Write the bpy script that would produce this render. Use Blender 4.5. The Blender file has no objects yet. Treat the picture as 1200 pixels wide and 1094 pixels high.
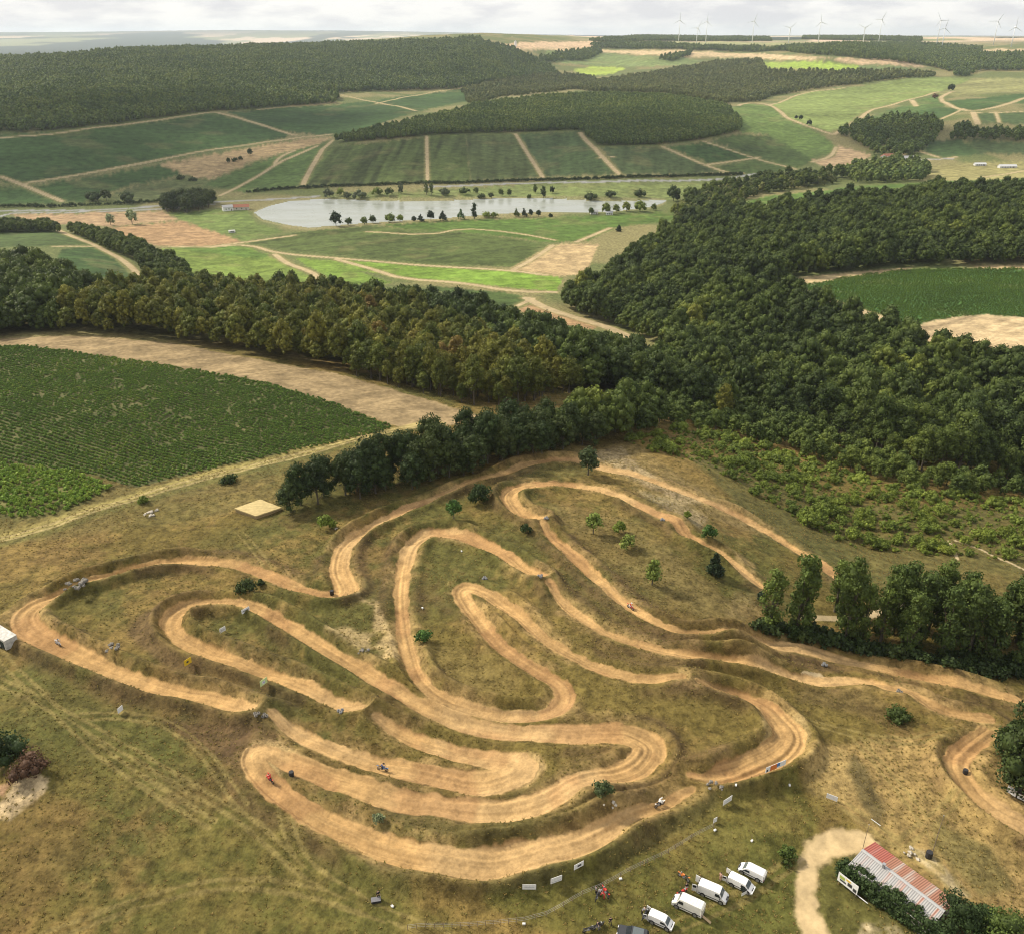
import bpy, bmesh, math, random, time
import numpy as np
from mathutils import Vector, Matrix

T00 = time.time()
rng = np.random.default_rng(7)
random.seed(7)
SC = bpy.context.scene
COL = SC.collection

# ------------------------------------------------------------------ helpers: objects, names, labels
def tag(o, label=None, cat=None, group=None, kind=None):
    if label: o['label'] = label
    if cat: o['category'] = cat
    if group: o['group'] = group
    if kind: o['kind'] = kind
    return o

def link(name, me, parent=None, mat=None):
    o = bpy.data.objects.new(name, me)
    COL.objects.link(o)
    if parent is not None: o.parent = parent
    if mat is not None and me is not None:
        me.materials.clear()
        me.materials.append(mat)
    return o

def empty(name, loc=(0, 0, 0), rz=0.0):
    o = bpy.data.objects.new(name, None)
    COL.objects.link(o)
    o.location = loc
    o.rotation_euler = (0, 0, rz)
    o.empty_display_size = 0.3
    return o

def mesh_np(name, verts, quads=None, tris=None, smooth=False):
    me = bpy.data.meshes.new(name)
    verts = np.asarray(verts, np.float32)
    loops, starts, n = [], [], 0
    if quads is not None and len(quads):
        q = np.asarray(quads, np.int32)
        loops.append(q.ravel()); starts.append(np.arange(len(q), dtype=np.int32) * 4); n = len(q) * 4
    if tris is not None and len(tris):
        t = np.asarray(tris, np.int32)
        loops.append(t.ravel()); starts.append(n + np.arange(len(t), dtype=np.int32) * 3)
    lv = np.concatenate(loops); st = np.concatenate(starts)
    me.vertices.add(len(verts)); me.vertices.foreach_set('co', verts.ravel())
    me.loops.add(len(lv)); me.loops.foreach_set('vertex_index', lv)
    me.polygons.add(len(st)); me.polygons.foreach_set('loop_start', st)
    if smooth:
        me.polygons.foreach_set('use_smooth', np.ones(len(st), bool))
    me.update(calc_edges=True)
    return me

# ------------------------------------------------------------------ numpy noise
def _hash(ix, iy, seed):
    h = (ix.astype(np.int64) * 374761393 + iy.astype(np.int64) * 668265263 + seed * 1442695041) & 0xFFFFFFFF
    h = ((h ^ (h >> 13)) * 1274126177) & 0xFFFFFFFF
    h = h ^ (h >> 16)
    return (h & 0xFFFFFF).astype(np.float32) / np.float32(0xFFFFFF)

def vnoise(x, y, seed=0):
    ix = np.floor(x); iy = np.floor(y)
    fx = (x - ix).astype(np.float32); fy = (y - iy).astype(np.float32)
    fx = fx * fx * (3 - 2 * fx); fy = fy * fy * (3 - 2 * fy)
    a = _hash(ix, iy, seed); b = _hash(ix + 1, iy, seed)
    c = _hash(ix, iy + 1, seed); d = _hash(ix + 1, iy + 1, seed)
    return (a * (1 - fx) + b * fx) * (1 - fy) + (c * (1 - fx) + d * fx) * fy

def fbm(x, y, scale, octs=4, seed=0, gain=0.5):
    s = 0.0; amp = 1.0; tot = 0.0; f = 1.0 / scale
    for k in range(octs):
        s = s + amp * vnoise(x * f + 17.3 * k, y * f - 9.1 * k, seed + k)
        tot += amp; amp *= gain; f *= 2.03
    return s / tot

def sst(a, b, x):
    t = np.clip((x - a) / (b - a), 0, 1)
    return t * t * (3 - 2 * t)

# ------------------------------------------------------------------ the photograph's camera: reads a place in the photo as a bearing and a slope
F = 1030.0; PX0 = 600.0; PY0 = 547.0; HOR = 41.0
CAMH = 115.0
PITCH = math.atan((PY0 - HOR) / F)

def ray(px, py):
    xr = (np.asarray(px, float) - PX0) / F
    yu = -(np.asarray(py, float) - PY0) / F
    fh = math.cos(PITCH) + yu * math.sin(PITCH)
    dz = -math.sin(PITCH) + yu * math.cos(PITCH)
    th = np.arctan2(xr, fh)
    rh = np.hypot(xr, fh)
    return th, -dz / rh            # bearing, tangent of depression

def project(x, y, z):
    dz = z - CAMH
    fw = y * math.cos(PITCH) - dz * math.sin(PITCH)
    up = y * math.sin(PITCH) + dz * math.cos(PITCH)
    return PX0 + F * x / fw, PY0 - F * up / fw

# ------------------------------------------------------------------ terrain heights (surveyed spots: bearing/slope, height above the paddock)
CP = [
 (0,1094,3),(300,1094,1),(600,1094,0),(900,1094,0),(1200,1094,0),(0,900,4),(300,900,3),(600,900,2),(900,900,1),(1200,900,-1),
 (0,750,4),(300,750,4),(600,750,4),(900,750,0),(1200,750,-6),(0,620,2),(300,610,3),(500,600,4),(700,560,3),(850,620,0),
 (1000,660,-8),(1200,650,-14),(800,520,-4),(950,570,-14),(1100,560,-22),(1200,590,-24),(0,520,1),(200,500,1),(400,500,2),
 (0,405,-2),(150,395,-3),(300,420,-2),(450,460,-1),(560,485,-1),(650,480,-4),(760,490,-8),
 (0,320,-25),(50,280,-40),(120,310,-35),(160,340,-33),(200,320,-45),(250,305,-56),(200,275,-60),(240,345,-42),(300,350,-45),
 (480,366,-45),(600,392,-42),(700,426,-38),(780,448,-35),(300,385,-18),(480,415,-20),(600,440,-18),(100,385,-5),(700,450,-20),
 (850,470,-32),(950,490,-32),(1050,530,-28),(1200,560,-30),(760,400,-48),(800,380,-42),(900,400,-38),(1035,400,-30),
 (1000,450,-34),(1150,440,-28),(1200,420,-24),(935,335,-32),(1060,313,-30),(1200,315,-28),(1200,378,-25),(1080,378,-29),
 (700,335,-54),(770,285,-55),(850,270,-48),(900,290,-40),(1000,270,-36),(1000,240,-36),(1100,230,-32),(1200,232,-28),
 (900,254,-45),(900,232,-55),(1000,215,-52),(1200,208,-48),
 (400,290,-58),(550,285,-58),(650,305,-55),(620,355,-50),(700,370,-51),(450,330,-54),(330,310,-57),
 (300,262,-62),(400,268,-62),(550,258,-62),(760,248,-61),(300,245,-62),(400,232,-62),(600,231,-62),(770,234,-62),
 (0,250,-59),(120,245,-60),(250,240,-61),(400,222,-59),(600,215,-58),(850,210,-57),
 (0,212,-48),(100,200,-45),(200,190,-46),(300,186,-44),(245,208,-54),(0,160,-15),(120,150,-12),(250,132,-9),(390,121,-15),(500,107,-10),(560,99,-8),
 (345,155,-30),(400,158,-33),(430,167,-30),(545,156,-28),(680,156,-28),(700,172,-32),(840,160,-30),(450,195,-46),(650,190,-47),(800,190,-46),
 (900,190,-50),(940,200,-54),(865,140,-24),(870,118,-22),
 (450,152,-22),(560,126,-12),(640,114,-5),(720,111,-5),(800,115,-8),(850,124,-14),(650,135,-18),
 (150,95,22),(0,90,25),(300,85,30),(450,80,30),(0,74,42),(100,66,60),(270,57,74),(400,54,80),(500,53,84),(560,52,86),(560,75,42),
 (620,95,-8),(620,85,5),(620,68,45),(620,57,72),(700,90,-2),(720,78,15),(760,66,48),(800,60,60),(800,52,80),(800,48,88),
 (850,80,18),(900,100,-5),(900,88,12),(950,80,30),(960,66,58),(1050,72,45),(1090,84,18),(1000,100,-2),(1000,112,-12),(930,135,-22),(975,155,-38),(905,165,-42),
 (900,48,88),(1000,48,88),(1100,50,84),(1190,50,86),(1100,58,62),(1190,60,62),(1190,75,38),(1130,75,35),
 (1100,96,4),(1190,92,12),(1190,112,0),(1100,115,-6),(1150,140,-16),(1050,138,-26),(1050,170,-44),(1190,165,-36),(1190,190,-50),(1100,195,-52),
]
CPX = [ # bearing (deg), distance, height: outside the frame and beyond the hills
 (-75,100,3),(75,100,0),(-75,400,-5),(75,400,-25),(-60,900,-40),(60,900,-35),(-60,2000,0),(60,2000,0),(0,40,0),(-40,40,2),(40,40,0),
 (-30,4700,20),(-22,5000,25),(-15,5600,35),(-8,6500,55),(-30,7500,-10),(-20,8500,-10),(-12,9500,0),(-4,9500,50),(-30,14000,-20),(-15,15000,-15),
 (2,8000,92),(10,8000,95),(20,8000,96),(28,8000,97),(10,14000,85),(25,14000,88),(0,14000,60),
 (-34,24000,150),(-28,24000,165),(-20,24000,195),(-16,24500,215),(-10,24500,205),(-3,24500,160),(5,25000,100),(15,25000,95),(25,25000,95),
 (-30,32000,60),(-15,32000,60),(0,32000,60),(15,32000,60),(30,32000,60),(-60,8000,20),(60,8000,60),(-60,30000,60),(60,30000,60),
]
_p = []
for px, py, z in CP:
    th, td = ray(px, py)
    _p.append((float(th), (CAMH - z) / max(float(td), 1e-4), z))
for dg, r, z in CPX:
    _p.append((math.radians(dg), r, z))
_p = np.array(_p)
KU, KV = 5.0, 1.6
_U = np.stack([_p[:, 0] * KU, np.log(_p[:, 1]) * KV], 1)
def _kern(d2): return 0.5 * d2 * np.log(d2 + 1e-9)
def _solve():
    n = len(_U)
    d2 = ((_U[:, None] - _U[None]) ** 2).sum(-1)
    A = np.zeros((n + 3, n + 3))
    A[:n, :n] = _kern(d2) + np.eye(n) * 0.010
    A[:n, n] = 1; A[:n, n + 1:] = _U
    A[n, :n] = 1; A[n + 1:, :n] = _U.T
    b = np.zeros(n + 3); b[:n] = _p[:, 2]
    return np.linalg.solve(A, b)
_W = _solve()
def tps(th, lr):
    P = np.stack([np.ravel(th) * KU, np.ravel(lr) * KV], 1)
    out = np.empty(len(P))
    for i in range(0, len(P), 20000):
        q = P[i:i + 20000]
        d2 = ((q[:, None] - _U[None]) ** 2).sum(-1)
        out[i:i + 20000] = _kern(d2) @ _W[:-3] + _W[-3] + q @ _W[-2:]
    return out.reshape(np.shape(th))
# table of base heights on a regular (bearing, log distance) lattice
NT, NL = 321, 721
TT = np.linspace(-1.35, 1.35, NT); LL = np.linspace(math.log(8.0), math.log(34000.0), NL)
_tt, _ll = np.meshgrid(TT, LL)
ZT = np.clip(tps(np.clip(_tt, -1.25, 1.25), np.maximum(_ll, math.log(40.0))), -70, 230)

def zbase(th, r):
    l = np.log(np.maximum(r, 8.0))
    a = np.clip((th - TT[0]) / (TT[1] - TT[0]), 0, NT - 1.001); b = np.clip((l - LL[0]) / (LL[1] - LL[0]), 0, NL - 1.001)
    i = a.astype(int); j = b.astype(int); fa = a - i; fb = b - j
    return (ZT[j, i] * (1 - fa) + ZT[j, i + 1] * fa) * (1 - fb) + (ZT[j + 1, i] * (1 - fa) + ZT[j + 1, i + 1] * fa) * fb

_LR = np.exp(np.linspace(math.log(40.0), math.log(27900.0), 3000))
def unproject(px, py):
    """ground point (bearing, distance) seen at a place of the photo"""
    px = np.atleast_1d(np.asarray(px, float)); py = np.atleast_1d(np.asarray(py, float))
    th, td = ray(px, py)
    R = np.empty(len(th))
    for k in range(len(th)):
        zz = zbase(np.full(len(_LR), th[k]), _LR)
        g = zz - (CAMH - _LR * td[k])
        w = np.nonzero(g >= 0)[0]
        if len(w) == 0: R[k] = 27000.0; continue
        j = w[0]
        if j == 0: R[k] = _LR[0]; continue
        t = g[j - 1] / (g[j - 1] - g[j])
        R[k] = _LR[j - 1] + (_LR[j] - _LR[j - 1]) * t
    return th, R

# ------------------------------------------------------------------ the ground lattice: fine near, coarser far
NC = 1500
def half_angle(r): return np.interp(np.log(r), [math.log(70), math.log(200), math.log(600), math.log(2500)], [0.86, 0.78, 0.64, 0.58])
_r = 62.0; rows = [_r]
while _r < 28000:
    R_ = math.hypot(_r, 120.0 if _r < 350 else 170.0)
    sd = (120.0 if _r < 350 else 170.0) / R_
    _r += max(0.12, min(0.72 * R_ / 879.0 / sd, _r * (0.0055 if _r < 5000 else 0.012)))
    rows.append(_r)
RR = np.array(rows); NR = len(RR)
HA = half_angle(RR)
UU = np.linspace(-1, 1, NC)
TH = HA[:, None] * UU[None]
RG = np.repeat(RR[:, None], NC, 1)
X = (RG * np.sin(TH)).astype(np.float64); Y = (RG * np.cos(TH)).astype(np.float64)
Z = zbase(TH, RG)
print('lattice', NR, NC, round(time.time() - T00, 1))

def gidx(th, r):
    row = np.interp(np.log(r), np.log(RR), np.arange(NR))
    ha = np.interp(row, np.arange(NR), HA)
    return row, (th / ha + 1) * 0.5 * (NC - 1)

def lookup(A, x, y):
    th = np.arctan2(x, y); r = np.hypot(x, y)
    row, col = gidx(th, r)
    return A[np.clip(np.rint(row), 0, NR - 1).astype(int), np.clip(np.rint(col), 0, NC - 1).astype(int)]

def ground_z(x, y):
    th = np.arctan2(x, y); r = np.hypot(x, y)
    row, col = gidx(th, r)
    row = np.clip(row, 0, NR - 1.001); col = np.clip(col, 0, NC - 1.001)
    i = row.astype(int); j = col.astype(int); a = row - i; b = col - j
    return (Z[i, j] * (1 - b) + Z[i, j + 1] * b) * (1 - a) + (Z[i + 1, j] * (1 - b) + Z[i + 1, j + 1] * b) * a

def ext(pts):
    return [(-90 if p[0] <= 0 else (1290 if p[0] >= 1200 else p[0]), p[1]) for p in pts]

def densify(pts, step=5.0, closed=True):
    out = []
    n = len(pts)
    for k in range(n if closed else n - 1):
        a = pts[k]; b = pts[(k + 1) % n]
        m = max(1, int(math.hypot(b[0] - a[0], b[1] - a[1]) / step))
        for t in range(m):
            out.append(tuple(a[c] + (b[c] - a[c]) * t / m for c in range(len(a))))
    if not closed: out.append(tuple(pts[-1]))
    return out

def smooth_line(pts, it=2):
    for _ in range(it):
        q = [pts[0]]
        for a, b in zip(pts[:-1], pts[1:]):
            q.append(tuple(a[c] * .75 + b[c] * .25 for c in range(len(a))))
            q.append(tuple(a[c] * .25 + b[c] * .75 for c in range(len(a))))
        q.append(pts[-1]); pts = q
    return pts

def fill(pts, smooth=0):
    """mask on the ground lattice of a region outlined in the photo"""
    p = densify(ext(pts))
    if smooth: p = smooth_line(p + [p[0]], smooth)
    th, r = unproject([a[0] for a in p], [a[1] for a in p])
    row, col = gidx(th, r)
    col = np.clip(col, -50, NC + 50)
    M = np.zeros((NR, NC), bool)
    r1 = np.roll(row, -1); c1 = np.roll(col, -1)
    for k in range(max(0, int(math.floor(row.min()))), min(NR - 1, int(math.ceil(row.max()))) + 1):
        y = k + 1e-4
        s = (row <= y) != (r1 <= y)
        if not s.any(): continue
        xs = np.sort(col[s] + (y - row[s]) / (r1[s] - row[s]) * (c1[s] - col[s]))
        for a, b in zip(xs[0::2], xs[1::2]):
            a = max(0, int(math.ceil(a))); b = min(NC - 1, int(math.floor(b)))
            if b >= a: M[k, a:b + 1] = True
    return M

# small wander so that no outline is ruler straight
_n1 = (vnoise(TH * 500, np.log(RG) * 500, 5) - .5); _n2 = (vnoise(TH * 500 + 40, np.log(RG) * 500, 6) - .5)
_WI = np.clip(np.arange(NR)[:, None] + np.rint(_n1 * 4.0), 0, NR - 1).astype(np.int32)
_WJ = np.clip(np.arange(NC)[None] + np.rint(_n2 * 4.0), 0, NC - 1).astype(np.int32)
def soften(M, warp=True, it=1):
    A = (M[_WI, _WJ] if warp else M).astype(np.float32)
    for _ in range(it):
        B = A.copy(); B[1:-1] = (A[:-2] + 2 * A[1:-1] + A[2:]) / 4
        A = B.copy(); A[:, 1:-1] = (B[:, :-2] + 2 * B[:, 1:-1] + B[:, 2:]) / 4
    return A

class LineField:
    """nearest distance / side offset / run length to a bundle of ground lines"""
    def __init__(s, margin, k=1.0):
        s.e = np.full((NR, NC), 1e3, np.float32)      # distance minus half width
        s.lat = np.zeros((NR, NC), np.float32); s.run = np.zeros((NR, NC), np.float32)
        s.margin = margin; s.k = k
    def add(s, pts, w, smooth=2):
        """pts: (px, py[, width m])"""
        q = [(p[0], p[1], p[2] if len(p) > 2 else w) for p in pts]
        q = densify(smooth_line(q, smooth), 4.0, False)
        th, r = unproject([a[0] for a in q], [a[1] for a in q])
        x = r * np.sin(th); y = r * np.cos(th); hw = np.array([a[2] for a in q]) / 2 * s.k
        if len(x) > 6:
            for _ in range(2):
                x[1:-1] = (x[:-2] + 2 * x[1:-1] + x[2:]) / 4; y[1:-1] = (y[:-2] + 2 * y[1:-1] + y[2:]) / 4
        L = 0.0
        for k in range(len(x) - 1):
            dx = x[k + 1] - x[k]; dy = y[k + 1] - y[k]; ln = math.hypot(dx, dy)
            if ln < 1e-6 or ln > 400: continue
            m = s.margin + max(hw[k], hw[k + 1])
            bx = np.array([min(x[k], x[k + 1]) - m, max(x[k], x[k + 1]) + m]); by = np.array([min(y[k], y[k + 1]) - m, max(y[k], y[k + 1]) + m])
            cx, cy = np.meshgrid(bx, by)
            rr = np.hypot(cx, cy); tt = np.arctan2(cx, cy)
            i0 = int(np.searchsorted(RR, rr.min() * .999)) - 1; i1 = int(np.searchsorted(RR, rr.max())) + 2
            i0 = max(0, i0); i1 = min(NR, i1)
            if i1 <= i0: continue
            ha0 = min(HA[i0], HA[i1 - 1]); ha1 = max(HA[i0], HA[i1 - 1])
            cc = np.concatenate([(tt.ravel() / ha0 + 1) * .5 * (NC - 1), (tt.ravel() / ha1 + 1) * .5 * (NC - 1)])
            j0 = max(0, int(cc.min()) - 1); j1 = min(NC, int(cc.max()) + 2)
            if j1 <= j0: continue
            sx = X[i0:i1, j0:j1] - x[k]; sy = Y[i0:i1, j0:j1] - y[k]
            t = np.clip((sx * dx + sy * dy) / (ln * ln), 0, 1)
            lx = sx - t * dx; ly = sy - t * dy
            e = np.hypot(lx, ly) - (hw[k] + (hw[k + 1] - hw[k]) * t)
            better = e < s.e[i0:i1, j0:j1]
            s.e[i0:i1, j0:j1][better] = e[better]
            s.lat[i0:i1, j0:j1][better] = ((dx * ly - dy * lx) / ln)[better]
            s.run[i0:i1, j0:j1][better] = (L + t * ln)[better]
            L += ln
# ------------------------------------------------------------------ lines on the ground
TRACK = LineField(9.0, .60)
T_MAIN = [
 ([(1000,687,6),(985,675,6),(960,658,6),(935,643,6),(900,622,6),(860,601,6),(830,588,6),(800,575,6),(760,560,6),(735,551,6),(705,549,6),(680,538,6),(650,538,6),(625,542,6),(600,552,5.5),
   (581,560,5),(557,564,5),(531,576,5.5),(497,587,5),(480,593,5),(464,602,5),(444,611,5.5),(420,624,6),(406,638,7),(399,650,7.5),(396,668,8),(405,684,9),(408,695,9),(393,700,6.5),(371,697,5.5),(345,688,6),(321,678,6),(297,668,6),
   (270,660,6),(240,657,6),(211,658,6),(181,662,6.5),(151,669,7),(121,677,7),(90,685,6.5),(70,695,7.5),(46,706,8.5),(28,719,9),(27,731,9),(38,743,9),(60,755,8.5),(80,766,8),(105,776,7.5),(131,787,6.5),(161,799,6.5),
   (191,809,6),(240,819,6),(260,824,5.5),(280,831,5),(298,837,3)], 6),
 ([(322,845,4),(341,856,5),(361,867,6),(385,877,6),(411,885,6.5),(441,893,6.5),(480,902,7),(510,909,7),(541,915,7.5),(567,920,8.5),(590,919,10),(610,911,12),(606,900,11),(590,892,9),(553,886,6),(520,875,5.5),(490,865,5.5),(464,855,5),(441,846,3.5)], 6),
 ([(424,835,4),(411,832,5),(381,817,5.5),(351,803,6),(320,791,6),(296,784,6),(260,771,6.5),(230,760,6.5),(211,750,6.5),(202,739,6.5),(200,727,7),(212,716,7),(230,710,6.5),(260,707,6),(287,710,6),(311,717,6),(331,729,6),(351,741,6),(371,755,6),(391,767,6),
   (411,778,5.5),(428,787,6),(441,797,6),(460,807,6.5),(490,824,6.5),(520,837,6.5),(551,849,6.5),(581,855,6.5),(611,859,7),(641,861,7.5),(670,859,8),(700,858,8.5),(731,860,9),(753,866,10),(762,877,11),(754,890,9),(742,902,8),(720,909,7),(696,917,6.5),(676,926,7),
   (661,936,7.5),(631,948,8),(601,953,8),(561,952,8),(520,948,7.5),(480,942,8),(451,934,8),(421,922,8),(391,911,8),(361,902,7.5),(337,894,7),(315,885,6),(298,884,6),(296,895,7),(305,908,8),(320,923,8),(340,940,7),(361,953,7),(385,965,7),(411,977,7.5),(440,991,8),
   (470,1002,8.5),(500,1011,9),(540,1017,9.5),(580,1016,10),(620,1010,10),(658,1000,9),(690,988,7.5),(713,975,6),(737,958,4),(761,948,3.5),(791,934,3.5),(811,923,3)], 7),
 ([(1157,842,5),(1131,839,5),(1101,833,5),(1081,824,5),(1061,814,4),(1040,811,5),(1021,803,5),(1001,799,5),(971,799,4.5),(941,794,4.5),(911,787,4.5),(880,779,4.5),(850,774,4),(821,770,4),(791,767,4),(761,758,4),(731,748,4),(708,738,4),(695,730,4),(680,721,4.2),(660,705,4.2),(643,689,3)], 4.5),
 ([(636,681,4),(621,672,5),(601,659,6),(581,646,6.5),(561,636,7),(541,628,8),(521,624,8.5),(501,625,8),(487,634,7),(478,647,6.5),(472,671,5.5),(470,701,5.2),(471,731,5),(477,760,5.5),(483,778,5.5),(488,792,6),(500,806,6),(520,818,6),(551,829,5.5),(581,836,5),(611,839,5),(631,837,5.5),(651,831,6),(663,818,7),(662,807,6.5),
   (653,796,5.5),(631,784,5.5),(611,772,5.5),(591,758,5.5),(575,743,5.5),(561,726,5.5),(546,709,6),(538,697,6),(542,689,6),(554,690,5.5),(571,697,5.2),(591,709,5),(611,722,4.5),(630,740,4.5),(651,754,4.5),(679,770,4.5),(700,780,4.5),(720,787,4.2),(751,795,4),(781,798,3.5),(799,799,2)], 5.5),
 ([(817,804,2.5),(841,809,3),(861,813,4),(884,822,5),(901,833,7),(910,845,8.5),(922,857,9.5),(926,870,10),(912,885,9.5),(881,897,8.5),(850,907,6.5),(830,911,4.5),(808,908,2.5)], 7),
 ([(634,613,5),(614,607,6.5),(601,596,7.5),(594,584,7.5),(601,575,7),(620,570,6.5),(650,567,6),(680,569,6),(705,574,6.2),(731,584,6.2),(757,596,6),(781,608,6),(794,614,6),(801,625,6),(821,639,5.5),(850,652,5),(870,668,5),(884,678,4.5),(897,688,3.5)], 6),
 ([(636,619,3),(650,635,5),(670,651,5.5),(691,667,5.5),(711,687,5),(731,703,4.5),(751,717,4),(775,730,3.5),(797,741,3),(830,744.5,3),(862,744,3.5)], 4.5),
 ([(862,744,3),(884,750,4.5),(911,756,5.5),(941,760,6.5),(961,763,7),(981,770,6.5),(1011,778,6),(1040,785,6),(1081,793,5.5),(1121,803,5),(1161,811,4.5),(1192,820,4),(1230,832,4)], 5.5),
 ([(1156,860,6),(1133,874,7),(1119,889,7),(1122,906,7),(1141,926,7),(1161,944,7.5),(1181,957,8),(1199,968,8),(1260,1002,8)], 7),
]
for pts, w in T_MAIN: TRACK.add(pts, w)
DRIVE = LineField(5.0, .56)
DRIVE.add([(1012,985,6),(995,982,8),(975,986,8),(960,994,7),(949,1007,5.5),(943,1025,4.8),(943,1050,4.6),(948,1079,4.6),(962,1110,5),(975,1140,5)], 5)
PATHS = LineField(6.0)
P_LIST = [
 ([(65,268),(90,280),(112,288),(122,295),(140,302),(156,314),(165,326),(170,337),(184,344)], 5),
 ([(64,290),(115,290)], 3.5), ([(95,321),(125,330),(150,335),(168,337)], 4),
 ([(200,290),(245,290),(285,284),(345,276)], 4), ([(245,290),(290,286),(325,297),(400,303),(500,312),(600,318),(640,323)], 4),
 ([(322,298),(335,308),(355,315),(370,321),(378,330)], 4.5), ([(395,304),(440,317),(470,327),(540,332),(600,342),(650,343)], 5),
 ([(430,272),(505,276),(540,268),(600,273),(650,282)], 3), ([(600,318),(622,306),(648,288)], 4), ([(675,284),(715,268)], 4),
 ([(618,350),(640,362),(680,374),(720,386),(748,402),(772,424)], 7), ([(600,362),(625,350)], 3), ([(700,408),(735,404),(750,401)], 3),
 ([(930,337),(960,350),(1000,362),(1036,374)], 6), ([(880,241),(915,238),(955,235)], 4),
 ([(378,174),(366,194),(354,220)], 6), ([(604,156),(620,183),(636,208)], 5), ([(500,160),(501,212)], 4), ([(680,156),(700,178),(725,204)], 6),
 ([(775,172),(815,190),(858,204)], 5), ([(825,166),(880,184),(932,198)], 4.5), ([(830,193),(890,184)], 4), ([(825,203),(870,203)], 4),
 ([(258,230),(300,208),(320,194),(372,170)], 4.5), ([(322,192),(327,184),(345,176)], 4), ([(390,164),(378,174)],5),
 ([(0,207),(30,218),(72,236)], 6), ([(25,216),(70,209),(120,200),(185,188),(240,177),(330,163),(388,157)], 6),
 ([(0,162),(60,157),(110,150),(180,141),(250,132)], 6), ([(253,132),(285,140),(318,150),(345,158)], 9), ([(300,128),(350,124),(395,120)], 5),
 ([(398,111),(440,120),(487,130)], 6), ([(440,122),(500,109),(560,100)], 4),
 ([(865,124),(880,118),(903,123),(912,128),(918,136),(945,148),(975,158)], 7), ([(978,158),(995,147),(1010,139),(1014,132),(1030,127),(1060,119),(1100,108)], 7),
 ([(903,123),(925,115),(945,108),(990,104)], 6), ([(700,186),(720,184)], 3),
 ([(952,190),(975,184),(980,172)], 5), ([(1230,108),(1192,117),(1185,122),(1140,131),(1120,126),(1104,119),(1098,114),(1120,107)], 8), ([(1140,131),(1146,146)], 9), ([(1144,132),(1200,131)], 4), ([(1167,131),(1171,144)], 5), ([(1104,140),(1128,127)],5),
 ([(1068,118),(1074,124)], 9), ([(1075,176),(1100,184)], 5), ([(1005,187),(1030,186),(1090,188),(1120,184)], 6), ([(1055,175),(1062,182)],4),
 ([(600,36+6),(600,44)],1), ([(1150,207),(1200,201)], 5),
 ([(945,790,1.5),(960,792,1.5)],1.5),
 ([(940,722,1.6),(975,723,1.6),(1000,724,1.6),(1030,720,1.5),(1033,700,1.4)], 1.5), ([(1112,633,.5),(1118,645,.5),(1122,655,.4)], .5), ([(1120,633,.6),(1150,645,.6),(1200,668,.6)], .6),
]
for pts, w in P_LIST: PATHS.add(pts, w, 1)
ROADS = LineField(6.0)
for pts in ([(0,247.5),(60,246.5),(120,246),(190,242),(250,238),(300,235),(372,230)], [(500,220),(600,215.5),(700,213),(800,211),(850,209.5),(885,204)], [(1030,188),(1070,187),(1115,186)]):
    ROADS.add(pts, 7, 1)
ROADS.add([(0,254),(12,249.5),(60,249),(190,245.5),(250,240)], 4.5, 1)
print('lines', round(time.time() - T00, 1))

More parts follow.
